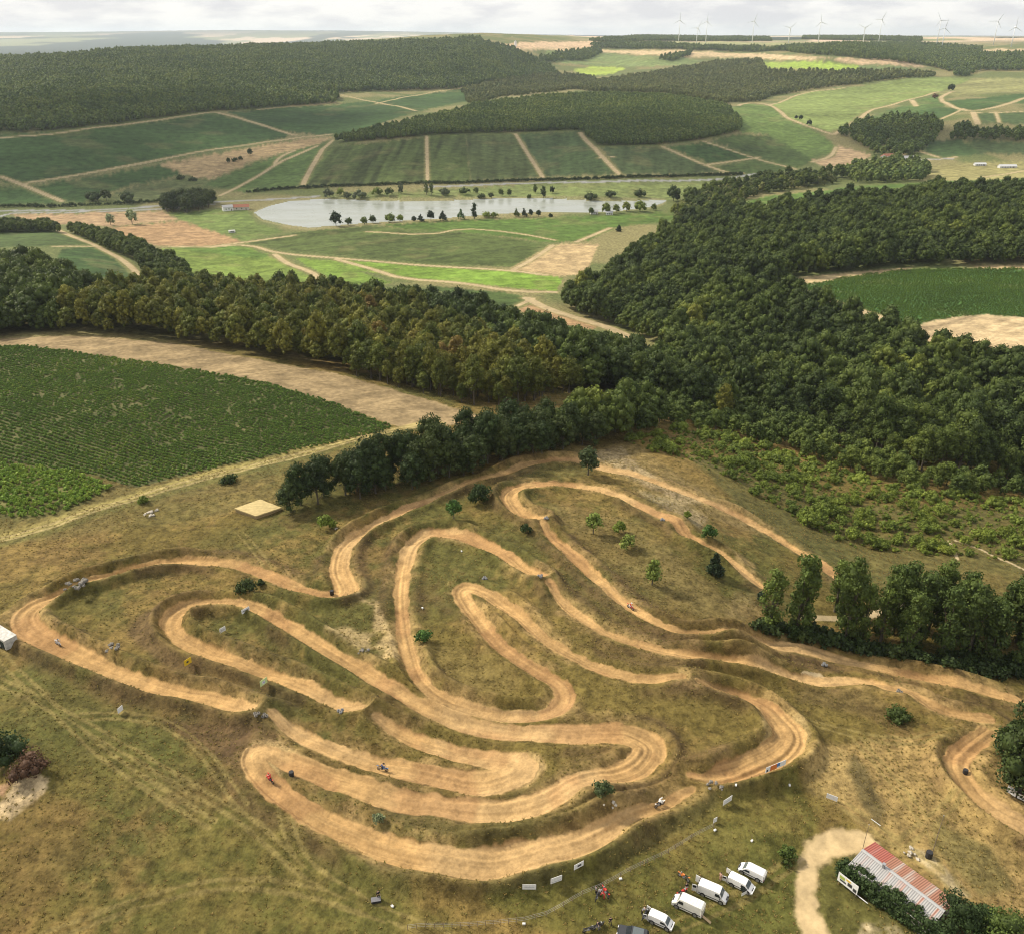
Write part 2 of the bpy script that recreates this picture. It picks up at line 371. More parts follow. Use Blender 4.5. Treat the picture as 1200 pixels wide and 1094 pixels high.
# ------------------------------------------------------------------ regions of the land
VD = (.042,.080,.022); VM = (.056,.086,.024); VL = (.070,.118,.024); VB = (.140,.195,.040); VO = (.068,.092,.026)
TAN = (.37,.275,.145); BRN = (.30,.195,.10); PAL = (.38,.29,.165); MEA = (.112,.155,.042); LGR = (.17,.215,.065); OLV = (.15,.15,.06)
FIELDS = [  # outline in the photo, colour, streak bearing (deg) and strength, label, category
 ([(0,408),(25,406),(80,412),(200,428),(300,446),(400,475),(462,500),(440,508),(400,516),(300,539),(200,561),(160,571),(100,553),(0,525)], (.085,.090,.034), 70, .25, 'large dark green vineyard at the left behind the motocross ground'),
 ([(0,527),(90,553),(132,570),(100,590),(40,608),(0,615)], (.12,.115,.04), 70, .25, 'lighter green vineyard corner at the left edge below the large one'),
 ([(0,403),(60,394),(110,394),(200,402),(300,420),(400,440),(480,462),(565,487),(500,505),(470,500),(400,475),(300,446),(200,428),(80,412),(25,406)], (.245,.182,.096), 52, .20, 'long pale stubble strip between the left vineyard and the wood'),
 ([(0,269),(62,268),(110,287),(64,290),(0,292)], VM, 80, .2, 'small green vineyard on the slope at the left edge above the wood'),
 ([(72,293),(108,291),(130,301),(150,318),(152,331),(95,319),(60,318)], VD, 80, .2, 'dark vineyard enclosed by the curving dirt lane'),
 ([(95,322),(150,334),(168,338),(165,348),(120,345),(90,335)], BRN, 80, .1, 'bare soil patch beneath the curving dirt lane'),
 ([(10,251),(190,247),(208,258),(130,266),(50,262)], (.31,.215,.12), 80, .15, 'brown ploughed field beside the valley road'),
 ([(130,267),(215,259),(284,283),(245,290),(185,289),(145,277)], BRN, 60, .15, 'reddish brown field left of the lake'),
 ([(207,256),(200,249),(255,246),(285,240),(300,262),(335,271),(285,283),(215,259)], MEA, 60, .1, 'green meadow at the left end of the lake'),
 ([(190,292),(285,288),(320,302),(340,312),(375,330),(300,345),(230,345),(200,320)], VB, 40, .12, 'bright yellow green field above the middle of the wood'),  # sunlit patch given as a brighter field colour
 ([(195,291),(275,288),(317,299),(305,304),(250,297)], (.09,.15,.03), 40, .1, 'mid green strip above the bright field'),
 ([(288,284),(360,271),(400,269),(440,264),(485,273),(530,272),(600,280),(642,287),(600,314),(500,309),(400,300),(330,293)], VO, 55, .3, 'broad olive green vineyard in front of the lake'),
 ([(400,267),(560,257),(700,253),(800,247),(792,258),(720,268),(690,282),(645,285),(590,278),(530,271),(485,272),(445,264)], VL, 65, .25, 'green vineyard along the south shore of the lake'),
 ([(646,287),(702,286),(697,295),(687,322),(640,325),(595,318)], TAN, 60, .2, 'tan stubble field at the tip of the right wood'),
 ([(395,305),(500,313),(600,319),(660,326),(652,342),(560,334),(470,326),(420,317)], (.14,.225,.035), 75, .25, 'bright green strip of vines below the olive vineyard'),  # brighter vine colour carries the sunlight on this strip
 ([(345,302),(395,306),(430,322),(460,332),(400,335),(385,325),(365,314)], (.13,.2,.035), 75, .25, 'bright green wedge of vines beside the forked lane'),
 ([(500,335),(590,343),(622,349),(600,363),(560,355),(530,348)], VM, 75, .2, 'dark vineyard wedge above the autumn tinted wood'),
 ([(605,363),(628,356),(660,368),(702,382),(690,390),(640,378)], BRN, 75, .2, 'bare earth strip below the valley lane'),
 ([(640,377),(692,386),(735,395),(746,402),(700,408),(655,402)], VD, 75, .25, 'small dark vineyard beside the valley lane'),
 ([(735,405),(752,402),(765,415),(745,420),(730,412)], (.38,.27,.15), 75, .2, 'rough earth patch at the end of the valley lane'),
 ([(935,335),(1000,323),(1060,315),(1200,315),(1200,410),(1140,400),(1080,385),(1035,372)], (.045,.095,.024), 82, .28, 'green vineyard clearing in the right wood'),
 ([(915,327),(1000,318),(1070,312),(1060,316),(1000,324),(937,335)], (.36,.28,.15), 75, .2, 'pale strip along the top of the vineyard clearing'),
 ([(1140,312),(1200,312),(1200,316),(1150,315)], TAN, 80, .1, 'pale verge at the right end of the vineyard clearing'),
 ([(1066,384),(1100,375),(1150,369),(1200,379),(1200,420),(1110,420),(1060,400)], PAL, 62, .35, 'pale tan newly planted field at the right edge'),
 ([(800,250),(870,238),(900,230),(1000,218),(1100,212),(1200,207),(1200,214),(1060,220),(960,228),(900,243)], VL, 70, .15, 'green field beyond the right wood'),
 ([(1085,195),(1150,190),(1200,192),(1200,206),(1080,212)], (.24,.22,.09), 80, .2, 'dry yellowish meadow in the right valley'),
 ([(370,229),(500,224),(600,217),(840,212),(855,222),(785,233),(700,230),(600,231),(500,231),(400,231)], (.135,.165,.055), 80, .15, 'pale green meadow on the north shore of the lake'),
 ([(356,219),(385,172),(410,169),(500,161),(545,157),(552,214),(450,217)], VO, 0, .55, 'olive streaked vineyard below the wooded hill'),
 ([(546,157),(603,156),(636,208),(552,214)], (.068,.088,.030), 0, .55, 'vineyard plot below the middle of the wooded hill'),
 ([(608,156),(678,156),(725,204),(640,208)], (.052,.080,.028), 2, .4, 'dark vineyard plot right of the middle of the wooded hill'),
 ([(704,173),(773,173),(850,203),(730,205)], (.052,.074,.028), 8, .4, 'dark vineyard plot below the right part of the wooded hill'),
 ([(780,173),(826,167),(890,186),(835,193)], VD, 8, .3, 'dark green vineyard plot at the foot of the right slope'),
 ([(830,166),(866,158),(905,160),(945,175),(955,188),(935,197),(890,184)], VM, 20, .25, 'green vineyard plot on the right slope'),
 ([(835,195),(890,187),(928,198),(905,204),(862,204)], VM, 8, .25, 'small vineyard plot beside the upper road'),
 ([(236,216),(300,191),(372,167),(388,168),(375,180),(352,219),(290,226)], (.08,.125,.035), 20, .25, 'light green vineyard spur left of the wooded hill'),
 ([(185,193),(260,180),(330,166),(392,159),(375,167),(300,188),(248,210),(215,206)], (.33,.24,.125), 60, .15, 'tan ploughed wedge between the left vineyards'),
 ([(0,164),(110,152),(250,134),(345,156),(330,162),(230,178),(100,206),(27,215),(0,205)], VD, 60, .22, 'large dark vineyard below the left forest'),
 ([(35,219),(120,205),(187,193),(215,205),(140,222),(95,238),(72,235)], VD, 60, .22, 'dark vineyard beside the tan ploughed wedge'),
 ([(0,213),(25,221),(68,238),(0,244)], VD, 60, .22, 'dark vineyard at the left edge above the road'),
 ([(120,232),(160,218),(215,207),(245,212),(225,225),(190,238)], (.10,.12,.045), 60, .1, 'rough pasture above the valley road'),
 ([(262,131),(395,122),(470,114),(600,97),(662,102),(560,116),(480,133),(410,158),(350,156),(315,148)], VD, 75, .22, 'dark vineyard slope between the left forest and the wooded hill'),
 ([(560,100),(600,95),(680,96),(640,106),(580,106)], (.10,.14,.045), 75, .2, 'pale vineyard at the head of the dark slope'),
 ([(903,122),(945,108),(1000,103),(1080,88),(1140,92),(1100,108),(1014,131),(975,156),(930,141),(915,133)], LGR, 78, .15, 'sunlit pale green vineyard in the right valley'),  # sunlight on the slope put into the vineyard colour
 ([(858,126),(870,120),(905,125),(917,137),(960,157),(985,175),(950,186),(900,158),(866,156)], (.10,.15,.04), 30, .15, 'green slope right of the wooded hill'),
 ([(985,152),(1015,139),(1060,123),(1098,112),(1108,124),(1080,135),(1040,140),(1000,150)], (.075,.12,.035), 40, .15, 'green vineyard on the near side of the right valley lane'),
 ([(1050,137),(1100,124),(1130,128),(1105,140),(1080,145)], (.05,.09,.026), 40, .15, 'dark vineyard below the lane fork'),
 ([(1106,118),(1200,103),(1200,114),(1184,122),(1140,130),(1120,125)], (.05,.09,.026), 70, .2, 'dark green vineyard above the lane fork at the right'),
 ([(1145,133),(1200,131),(1200,145),(1146,146)], (.055,.085,.03), 20, .2, 'vineyard plot below the right lane fork'),
 ([(1098,110),(1140,92),(1200,90),(1200,101),(1120,113)], (.20,.20,.08), 70, .3, 'olive terraced hillside at the right'),
 ([(950,188),(976,184),(982,171),(1022,180),(1005,195),(965,196)], (.36,.26,.15), 75, .15, 'tan ploughed corner in the right valley'),
 ([(1085,165),(1125,162),(1155,180),(1110,184),(1085,180)], (.05,.085,.028), 30, .2, 'green vineyard plot behind the dark copse'),
 ([(1130,163),(1200,170),(1200,181),(1150,180)], (.055,.08,.03), 30, .2, 'vineyard plot at the right valley edge'),
 ([(575,52),(640,49),(720,49),(705,55),(640,58),(590,57)], (.50,.36,.22), 85, .1, 'tan plateau field on the horizon'),
 ([(600,58),(660,56.5),(800,60),(900,64),(960,67),(955,71),(900,69),(800,66),(700,61)], (.46,.35,.20), 85, .1, 'long tan plateau field below the tree strip'),
 ([(640,60),(700,62),(800,68),(830,72),(800,76),(700,78),(640,72)], (.14,.18,.065), 80, .2, 'pale green plateau slope'),
 ([(670,83),(690,79),(735,79),(720,86),(690,90)], (.26,.33,.06), 80, .1, 'small bright green plateau field'),
 ([(895,73),(940,72),(1008,76),(1003,84),(960,83),(900,79)], (.24,.33,.055), 80, .1, 'bright green plateau field'),
 ([(955,68),(1010,70),(1060,70),(1086,80),(1050,77),(1005,75)], (.40,.29,.17), 80, .1, 'reddish tan plateau field edge'),
 ([(1008,76),(1050,77),(1088,82),(1050,85),(1004,85)], (.12,.16,.06), 80, .1, 'green plateau field edge'),
 ([(790,49),(900,50),(1050,50),(1100,53),(1060,55),(920,54),(780,53)], (.28,.28,.13), 85, .2, 'pale plateau field below the wind turbines'),
 ([(1140,58),(1200,56),(1200,64),(1150,64)], (.42,.33,.19), 85, .1, 'tan plateau field at the right edge'),
]
LAKE = [(297,250),(305,246),(315,242),(337,236),(375,234),(425,235),(475,234),(550,233),(600,233),(650,231.5),(700,232),(750,234),(782,235),(776,239),(760,243),(720,246),(700,247),(650,249),(600,251.5),(550,254),(500,257),(437,262),(400,265),(362,268),(337,265),(307,258)]
lakeM = fill(LAKE, 1)
lakeS = soften(lakeM, False, 6)
Z = Z * (1 - sst(0, .5, lakeS)) + (-62.0) * sst(0, .5, lakeS)
Z[lakeM] = -62.0

# foreground area where the relief is worked
fore = sst(520, 300, RG)
e = TRACK.e; lat = TRACK.lat; run = TRACK.run
edgew = (fbm(X, Y, 1.6, 3, 31) - .5) * 2.2 + (fbm(X, Y, 9.0, 2, 33) - .5) * 2.0
trackW = sst(.20, -.20, e + edgew * .42)
halo = sst(3.0, -.2, e + edgew * 1.4)
# banks, ruts and hummocks
Z += fore * ((fbm(X, Y, 34, 4, 41) - .5) * 2.4 + (fbm(X, Y, 6, 4, 43) - .5) * .9)
bank = np.exp(-((e - 1.7) / 1.3) ** 2) * (.45 + 1.7 * sst(.35, .75, fbm(X, Y, 22, 2, 45)))
Z += fore * (bank - .35 * sst(.8, -1.2, e))
Z += fore * trackW * ((vnoise(lat * 1.6, run * .03, 51) - .5) * .45 + trackW * (fbm(X, Y, 1.8, 3, 57) - .5) * .30 + np.sin(run * .42 + 3 * vnoise(run * .02, run * 0, 52)) * .28 * sst(.45, .7, vnoise(run * .03, run * 0, 53)))
MOUNDS = [(311,842,1.9,6),(432,841,1.8,6),(808,802,1.8,7),(640,686,1.6,5),(636,616,1.8,5),(847,746,1.0,7),(668,930,1.4,6),(300,893,.9,5),(620,910,1.4,8),(930,868,1.2,9),(1060,822,1.2,6),(90,699,1.1,4),(792,612,1.2,5),
          (1020,806,1.0,7),(870,762,1.4,8),(430,715,1.3,7),(700,935,1.5,6),(30,905,1.8,6),(640,1025,1.2,9),(500,1020,1.2,9)]
for px, py, h, rad in MOUNDS:
    th, r = unproject(px, py); mx, my = r * np.sin(th), r * np.cos(th)
    d2 = (X - mx) ** 2 + (Y - my) ** 2
    Z += h * np.exp(-d2 / (rad * rad * .5)) * (.8 + .4 * fbm(X, Y, 3, 2, 61))
far = sst(350, 700, RG) * (1 - sst(0, .2, lakeS))
Z += far * (fbm(X, Y, 120, 3, 47) - .5) * np.minimum(RG * .003, 12)
print('relief', round(time.time() - T00, 1))

# ------------------------------------------------------------------ what grows or lies where: colour of the land itself
def c3(c): return np.array(c, np.float32)[None, None]
def mixc(A, c, m): return A * (1 - m[..., None]) + (c if isinstance(c, np.ndarray) else c3(c)) * m[..., None]
nA = fbm(X, Y, 42, 5, 71); nB = fbm(X, Y, 9, 4, 73); nC = fbm(X, Y, 2.2, 3, 75); nD = fbm(X, Y, 95, 3, 77)
GREEN = (.076,.078,.022); DRY = (.220,.148,.050); RUST = (.116,.074,.029); STRAW = (.31,.225,.09)
ALB = np.empty((NR, NC, 3), np.float32); ALB[:] = c3((.128,.098,.028))
ALB = mixc(ALB, GREEN, sst(.44, .62, nA * .75 + nB * .25) * .75)
ALB = mixc(ALB, DRY, sst(.50, .66, fbm(X, Y, 26, 4, 81) * .75 + nC * .25) * .6)
ALB = mixc(ALB, RUST, sst(.52, .64, fbm(X, Y, 18, 5, 83) * .75 + nC * .25) * .42)
LAB = np.zeros((NR, NC), np.int16)
# wider tone zones of the motocross ground
ZONES = [
 ([(640,1094),(560,1060),(700,1000),(840,930),(930,905),(960,960),(935,1010),(935,1094)], (.090,.094,.022), .62),
 ([(200,960),(330,930),(470,1060),(560,1094),(150,1094)], (.102,.096,.024), .55),
 ([(0,780),(60,790),(250,900),(150,960),(0,880)], (.088,.092,.024), .5),
 ([(930,880),(1060,860),(1200,930),(1200,1094),(1110,1050),(1000,960)], (.31,.215,.085), .68),
 ([(935,890),(990,878),(1010,930),(985,942),(945,925)], STRAW, .6),
 ([(1000,880),(1015,900),(1040,950),(1030,965),(1010,945),(992,900)], (.085,.07,.03), .85),
 ([(1100,960),(1160,990),(1190,1040),(1150,1050),(1110,1010),(1090,990)], (.11,.10,.035), .7),
 ([(180,842),(260,850),(330,862),(320,885),(280,905),(210,862)], (.095,.058,.03), .75),
 ([(148,745),(160,722),(192,712),(180,735),(186,755),(240,790),(200,785)], (.10,.066,.034), .75),
 ([(820,805),(870,822),(888,840),(870,838),(830,820),(775,805)], (.095,.062,.03), .75),
 ([(940,805),(1010,810),(1060,840),(1075,862),(1000,835),(930,820)], (.12,.085,.036), .6),
 ([(1040,800),(1100,815),(1150,820),(1140,832),(1100,828),(1060,812)], (.105,.07,.034), .6),
 ([(900,760),(960,770),(1000,788),(950,785),(905,772)], (.105,.072,.034), .6),
 ([(400,990),(480,1020),(580,1040),(660,1020),(720,985),(700,1010),(640,1050),(540,1058),(440,1030)], (.085,.070,.03), .6),
 ([(700,990),(790,940),(840,915),(845,940),(770,990),(700,1030)], (.10,.085,.034), .5),
 ([(430,905),(560,945),(700,905),(780,930),(680,985),(560,1000),(440,960)], (.085,.070,.030), .45),
 ([(640,588),(750,610),(840,690),(880,730),(780,710),(690,640),(650,610)], (.19,.145,.055), .5),
 ([(660,528),(740,515),(800,560),(900,612),(960,650),(900,630),(800,590),(740,565)], (.22,.17,.08), .45),
 ([(740,570),(790,585),(830,605),(820,620),(780,600)], (.34,.28,.17), .5),
 ([(860,690),(900,700),(890,725),(850,720)], (.24,.18,.08), .5),
 ([(480,750),(560,760),(620,800),(560,820),(500,790)], (.20,.15,.055), .4),
 ([(60,580),(350,530),(470,503),(420,540),(330,585),(250,605),(0,650),(0,620)], (.125,.112,.04), .5),
 ([(800,530),(900,550),(1000,590),(1200,600),(1200,720),(1000,700),(900,625)], (.088,.085,.028), .75),
 ([(560,600),(590,570),(620,545),(690,545),(690,560),(610,565)], (.085,.092,.03), .5),
]
for pts, c, k in ZONES:
    m = soften(fill(pts, 1), True, 14) * k
    ALB = mixc(ALB, c, m * (.35 + 1.3 * np.clip(nB, 0, 1)).clip(0, 1.0))
# beyond the plateau: meadow and scrub
ALB = mixc(ALB, mixc(np.broadcast_to(c3((.115,.135,.048)), ALB.shape).copy(), (.2,.18,.08), sst(.45, .6, nD)), sst(330, 480, RG))
fp_ = fbm(X, Y * .45, 900, 4, 91); fq_ = fbm(X * .8, Y * .35, 1500, 4, 93)
plain_ = mixc(np.broadcast_to(c3((.20,.21,.10)), ALB.shape).copy(), (.52,.40,.28), sst(.50, .54, fp_))
plain_ = mixc(plain_, (.03,.045,.03), sst(.53, .56, fq_))
ALB = mixc(ALB, plain_, sst(4300, 5200, RG))
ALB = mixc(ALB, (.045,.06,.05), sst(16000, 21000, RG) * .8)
ALB *= (.86 + .28 * nC)[..., None]
STRUCT = [('ground', 'rough grassy ground of the motocross site and the hills beyond')]
def region(m, name, label, lab_m=None):
    STRUCT.append((name, label)); LAB[(m > .5) if lab_m is None else lab_m] = len(STRUCT) - 1
for pts, c, brg, st, label in FIELDS:
    m = soften(fill(pts), True, 1)
    sel = m > 0
    b = math.radians(brg)
    xs, ys = X[sel], Y[sel]
    al = xs * math.sin(b) + ys * math.cos(b); ac = xs * math.cos(b) - ys * math.sin(b)
    big = np.median(RG[sel]) if sel.any() else 500
    wv = max(1.2, big * .006)
    v = 1 + st * ((fbm(ac * 1.0, al * .04, wv, 3, 101) - .5) * 2.4) + .30 * (.4 if c[0] > c[1] else 1) * (fbm(xs, ys, wv * 9, 3, 103) - .5) * 2 + .35 * (vnoise(xs / (wv * .55), ys / (wv * .55), 105) - .5)
    cc = np.asarray(c, np.float32)[None] * np.clip(v, .45, 1.8)[:, None]
    dryspot = sst(.62, .75, fbm(xs, ys, wv * 6, 4, 107)) * (.25 if c[1] > c[0] else 0)
    cc = cc * (1 - dryspot[:, None]) + np.array((.2, .17, .075), np.float32) * dryspot[:, None]
    A = ALB[sel]; ms = m[sel][:, None]
    ALB[sel] = A * (1 - ms) + cc * ms
    region(m, 'field', label)
# pale shore and lane verges
ALB = mixc(ALB, (.24,.22,.11), sst(.02, .25, lakeS) * (1 - lakeM) * .7)
pe = PATHS.e + (fbm(X, Y, 2.5, 2, 111) - .5) * 1.6
verge = sst(4.5, 0, pe) * sst(250, 420, RG)
ALB = mixc(ALB, (.21,.19,.075), verge * .75)
pxw = np.maximum(RG / 879.0, .15)             # a lane stays at least as wide as its ruts and verge
pm = sst(.4, -.4, (PATHS.e - .25) / pxw)
ALB = mixc(ALB, np.broadcast_to(c3((.40,.315,.185)), ALB.shape) * (.8 + .4 * nC)[..., None], pm * .92)
region(pm, 'dirt_path', 'pale dirt lanes running between the fields and vineyards')
rm = sst(.4, -.4, (ROADS.e - .2) / pxw)
ALB = mixc(ALB, (.26,.26,.25), rm)
region(rm, 'road', 'grey valley road running along the lake')
# the motocross dirt
DIRT = (.388,.246,.104)
rut = (vnoise(lat * 1.9 + 8, run * .05, 121) - .5) * .40 + (vnoise(lat * 5.0, run * .08, 123) - .5) * .34
dcol = np.broadcast_to(c3(DIRT), ALB.shape) * (1 + rut + (nB - .5) * .35 + (nA - .5) * .35)[..., None]
dcol = mixc(dcol, np.broadcast_to(c3((.44,.305,.150)), ALB.shape).copy(), sst(.5, .7, fbm(X, Y, 30, 3, 125)) * .5)
dcol = mixc(dcol, (.29,.16,.07), sst(.53, .66, fbm(X, Y, 12, 4, 127)) * .5)
ALB = mixc(ALB, np.broadcast_to(c3((.30,.205,.085)), ALB.shape) * (.7 + .6 * nC)[..., None], halo * sst(.40, .64, fbm(X, Y, 7, 4, 129)) * .7)
spoil = np.exp(-((e - 2.6) / 1.6) ** 2) * sst(.50, .62, fbm(X, Y, 16, 4, 131)) * fore
ALB = mixc(ALB, (.085,.052,.028), spoil * .55)  # dark brown bank line, with plant shadow put into its colour
ALB = mixc(ALB, dcol, trackW)
region(trackW, 'dirt_track', 'winding sandy brown motocross track')
# thrown earth beside the track, chalky spoil heap
for pts, c, k, it in [
 ([(330,690),(400,700),(440,715),(436,740),(400,735),(380,745),(430,770),(470,778),(460,745),(440,705)], (.46,.34,.17), .62, 5),
 ([(410,985),(500,1020),(580,1032),(650,1022),(700,995),(740,965),(740,975),(680,1020),(600,1045),(520,1042),(430,1005)], (.43,.30,.125), .8, 7),
 ([(285,885),(300,872),(330,872),(360,890),(330,905),(330,925),(310,920)], (.44,.31,.14), .7, 4),
 ([(585,880),(630,890),(640,910),(620,928),(590,935),(560,928)], (.44,.31,.14), .7, 4),
 ([(890,840),(940,845),(950,870),(935,890),(900,900)], (.42,.31,.14), .6, 6),
 ([(25,912),(45,908),(58,915),(52,930),(35,944),(14,962),(0,962),(5,940)], (.43,.33,.19), .95, 2),
 ([(0,915),(10,905),(20,915),(5,935),(0,940)], (.36,.22,.13), .8, 3),
 ([(855,640),(885,660),(905,690),(890,690),(870,672)], (.42,.29,.13), .5, 3),
 ([(1010,1080),(1040,1076),(1060,1090),(1050,1110),(1000,1110)], (.45,.36,.22), .8, 4),
 ([(1060,990),(1090,1000),(1120,1030),(1140,1050),(1120,1050),(1085,1015)], (.38,.32,.19), .7, 4),
 ([(730,520),(745,540),(770,560),(830,590),(800,590),(750,565),(715,548),(680,530)], (.34,.27,.16), .5, 5)]:
    m = soften(fill(pts, 1), True, it)
    ALB = mixc(ALB, np.broadcast_to(c3(c), ALB.shape) * (.65 + .7 * nC)[..., None], m * k * sst(.25, .5, fbm(X, Y, 4, 4, 133)) * (1 - trackW))
dm = sst(.6, -.6, DRIVE.e + edgew * .7)
dm = np.maximum(dm, soften(fill([(966,978),(985,972),(1010,980),(1012,998),(990,1000),(968,1000),(958,994)], 1), True, 5) * sst(.25, .5, fbm(X, Y, 4, 3, 171)))
ALB = mixc(ALB, np.broadcast_to(c3((.45,.34,.185)), ALB.shape) * (.62 + .50 * nC + .26 * nB)[..., None], dm)
region(dm, 'gravel_drive', 'pale gravel drive leading to the red and grey shed')
# mown tracks in the lower grass
LANE = LineField(7.0)
LANE.add([(0,632),(60,615),(130,592),(200,571),(300,546),(400,519),(470,501),(500,497)], .5)
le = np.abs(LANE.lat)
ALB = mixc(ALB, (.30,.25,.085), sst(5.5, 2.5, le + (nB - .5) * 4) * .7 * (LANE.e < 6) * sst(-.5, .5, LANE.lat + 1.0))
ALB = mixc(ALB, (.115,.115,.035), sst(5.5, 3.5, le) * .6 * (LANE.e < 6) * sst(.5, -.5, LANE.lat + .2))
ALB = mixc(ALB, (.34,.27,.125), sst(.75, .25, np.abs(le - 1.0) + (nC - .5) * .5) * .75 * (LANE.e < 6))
WEAR = LineField(3.0)
for pts in ([(0,800),(100,850),(200,910),(290,960),(340,1010),(420,1060),(520,1100)], [(330,925),(335,970),(360,1020),(450,1075)], [(100,840),(160,838),(200,850),(240,880),(280,940)], [(285,628),(300,645),(312,664)], [(0,770),(60,830),(140,900),(240,960)],
            [(60,1094),(200,1040),(330,1030),(450,1075)], [(780,1090),(850,1060),(930,1010)], [(1130,1094),(1100,980),(1060,930),(1000,860)], [(1110,860),(1050,870),(960,850)], [(1115,940),(1060,985)], [(1000,950),(1070,1000),(1120,1040)]):
    WEAR.add(pts, 1.2)
ALB = mixc(ALB, (.21,.165,.06), sst(.35, -.05, np.abs(np.abs(WEAR.lat) - .8) - .25 + edgew * .25) * (WEAR.e < 1.5) * .6 * (1 - trackW))
# the lake bed and water
region(lakeM.astype(np.float32), 'lake', 'pale reflecting lake in the valley', lakeM)
ALB = np.clip(ALB, .004, .8)
print('land cover', round(time.time() - T00, 1))
# ------------------------------------------------------------------ materials
def new_mat(name):
    m = bpy.data.materials.new(name); m.use_nodes = True
    nt = m.node_tree
    return m, nt, nt.nodes['Principled BSDF'], nt.nodes['Material Output']

def nd(nt, typ, **kw):
    n = nt.nodes.new(typ)
    for k, v in kw.items(): setattr(n, k, v)
    return n

def land_mat(name, rough=.95, spec=.12, bump=.3, fine=.9, mid=5.0, contrast=.35, bdist=.25):
    m, nt, bs, out = new_mat(name)
    L = nt.links.new
    a = nd(nt, 'ShaderNodeAttribute', attribute_name='alb')
    tc = nd(nt, 'ShaderNodeTexCoord')
    n1 = nd(nt, 'ShaderNodeTexNoise'); n1.inputs['Scale'].default_value = fine; n1.inputs['Detail'].default_value = 4; n1.inputs['Roughness'].default_value = .75
    n2 = nd(nt, 'ShaderNodeTexNoise'); n2.inputs['Scale'].default_value = fine / mid; n2.inputs['Detail'].default_value = 3
    L(tc.outputs['Object'], n1.inputs['Vector']); L(tc.outputs['Object'], n2.inputs['Vector'])
    ad = nd(nt, 'ShaderNodeMath', operation='ADD'); L(n1.outputs['Fac'], ad.inputs[0]); L(n2.outputs['Fac'], ad.inputs[1])
    mr = nd(nt, 'ShaderNodeMapRange'); mr.inputs['From Min'].default_value = .76; mr.inputs['From Max'].default_value = 1.24
    mr.inputs['To Min'].default_value = 1 - contrast; mr.inputs['To Max'].default_value = 1 + contrast
    L(ad.outputs[0], mr.inputs['Value'])
    mx = nd(nt, 'ShaderNodeVectorMath', operation='SCALE'); L(a.outputs['Color'], mx.inputs[0]); L(mr.outputs[0], mx.inputs['Scale'])
    L(mx.outputs[0], bs.inputs['Base Color'])
    bs.inputs['Roughness'].default_value = rough
    bs.inputs['Specular IOR Level'].default_value = spec
    bp = nd(nt, 'ShaderNodeBump'); bp.inputs['Strength'].default_value = bump; bp.inputs['Distance'].default_value = bdist
    L(n1.outputs['Fac'], bp.inputs['Height']); L(bp.outputs[0], bs.inputs['Normal'])
    return m

def plain(name, col, rough=.6, spec=.3, metal=0.0, var=.12, scale=6.0, bump=0.0):
    m, nt, bs, out = new_mat(name)
    L = nt.links.new
    tc = nd(nt, 'ShaderNodeTexCoord')
    n1 = nd(nt, 'ShaderNodeTexNoise'); n1.inputs['Scale'].default_value = scale; n1.inputs['Detail'].default_value = 3
    L(tc.outputs['Object'], n1.inputs['Vector'])
    mr = nd(nt, 'ShaderNodeMapRange'); mr.inputs['From Min'].default_value = .3; mr.inputs['From Max'].default_value = .7
    mr.inputs['To Min'].default_value = 1 - var; mr.inputs['To Max'].default_value = 1 + var
    L(n1.outputs['Fac'], mr.inputs['Value'])
    rgb = nd(nt, 'ShaderNodeRGB'); rgb.outputs[0].default_value = (*col, 1)
    mx = nd(nt, 'ShaderNodeVectorMath', operation='SCALE'); L(rgb.outputs[0], mx.inputs[0]); L(mr.outputs[0], mx.inputs['Scale'])
    L(mx.outputs[0], bs.inputs['Base Color'])
    bs.inputs['Roughness'].default_value = rough; bs.inputs['Specular IOR Level'].default_value = spec; bs.inputs['Metallic'].default_value = metal
    if bump:
        bp = nd(nt, 'ShaderNodeBump'); bp.inputs['Strength'].default_value = bump; bp.inputs['Distance'].default_value = .05
        L(n1.outputs['Fac'], bp.inputs['Height']); L(bp.outputs[0], bs.inputs['Normal'])
    return m

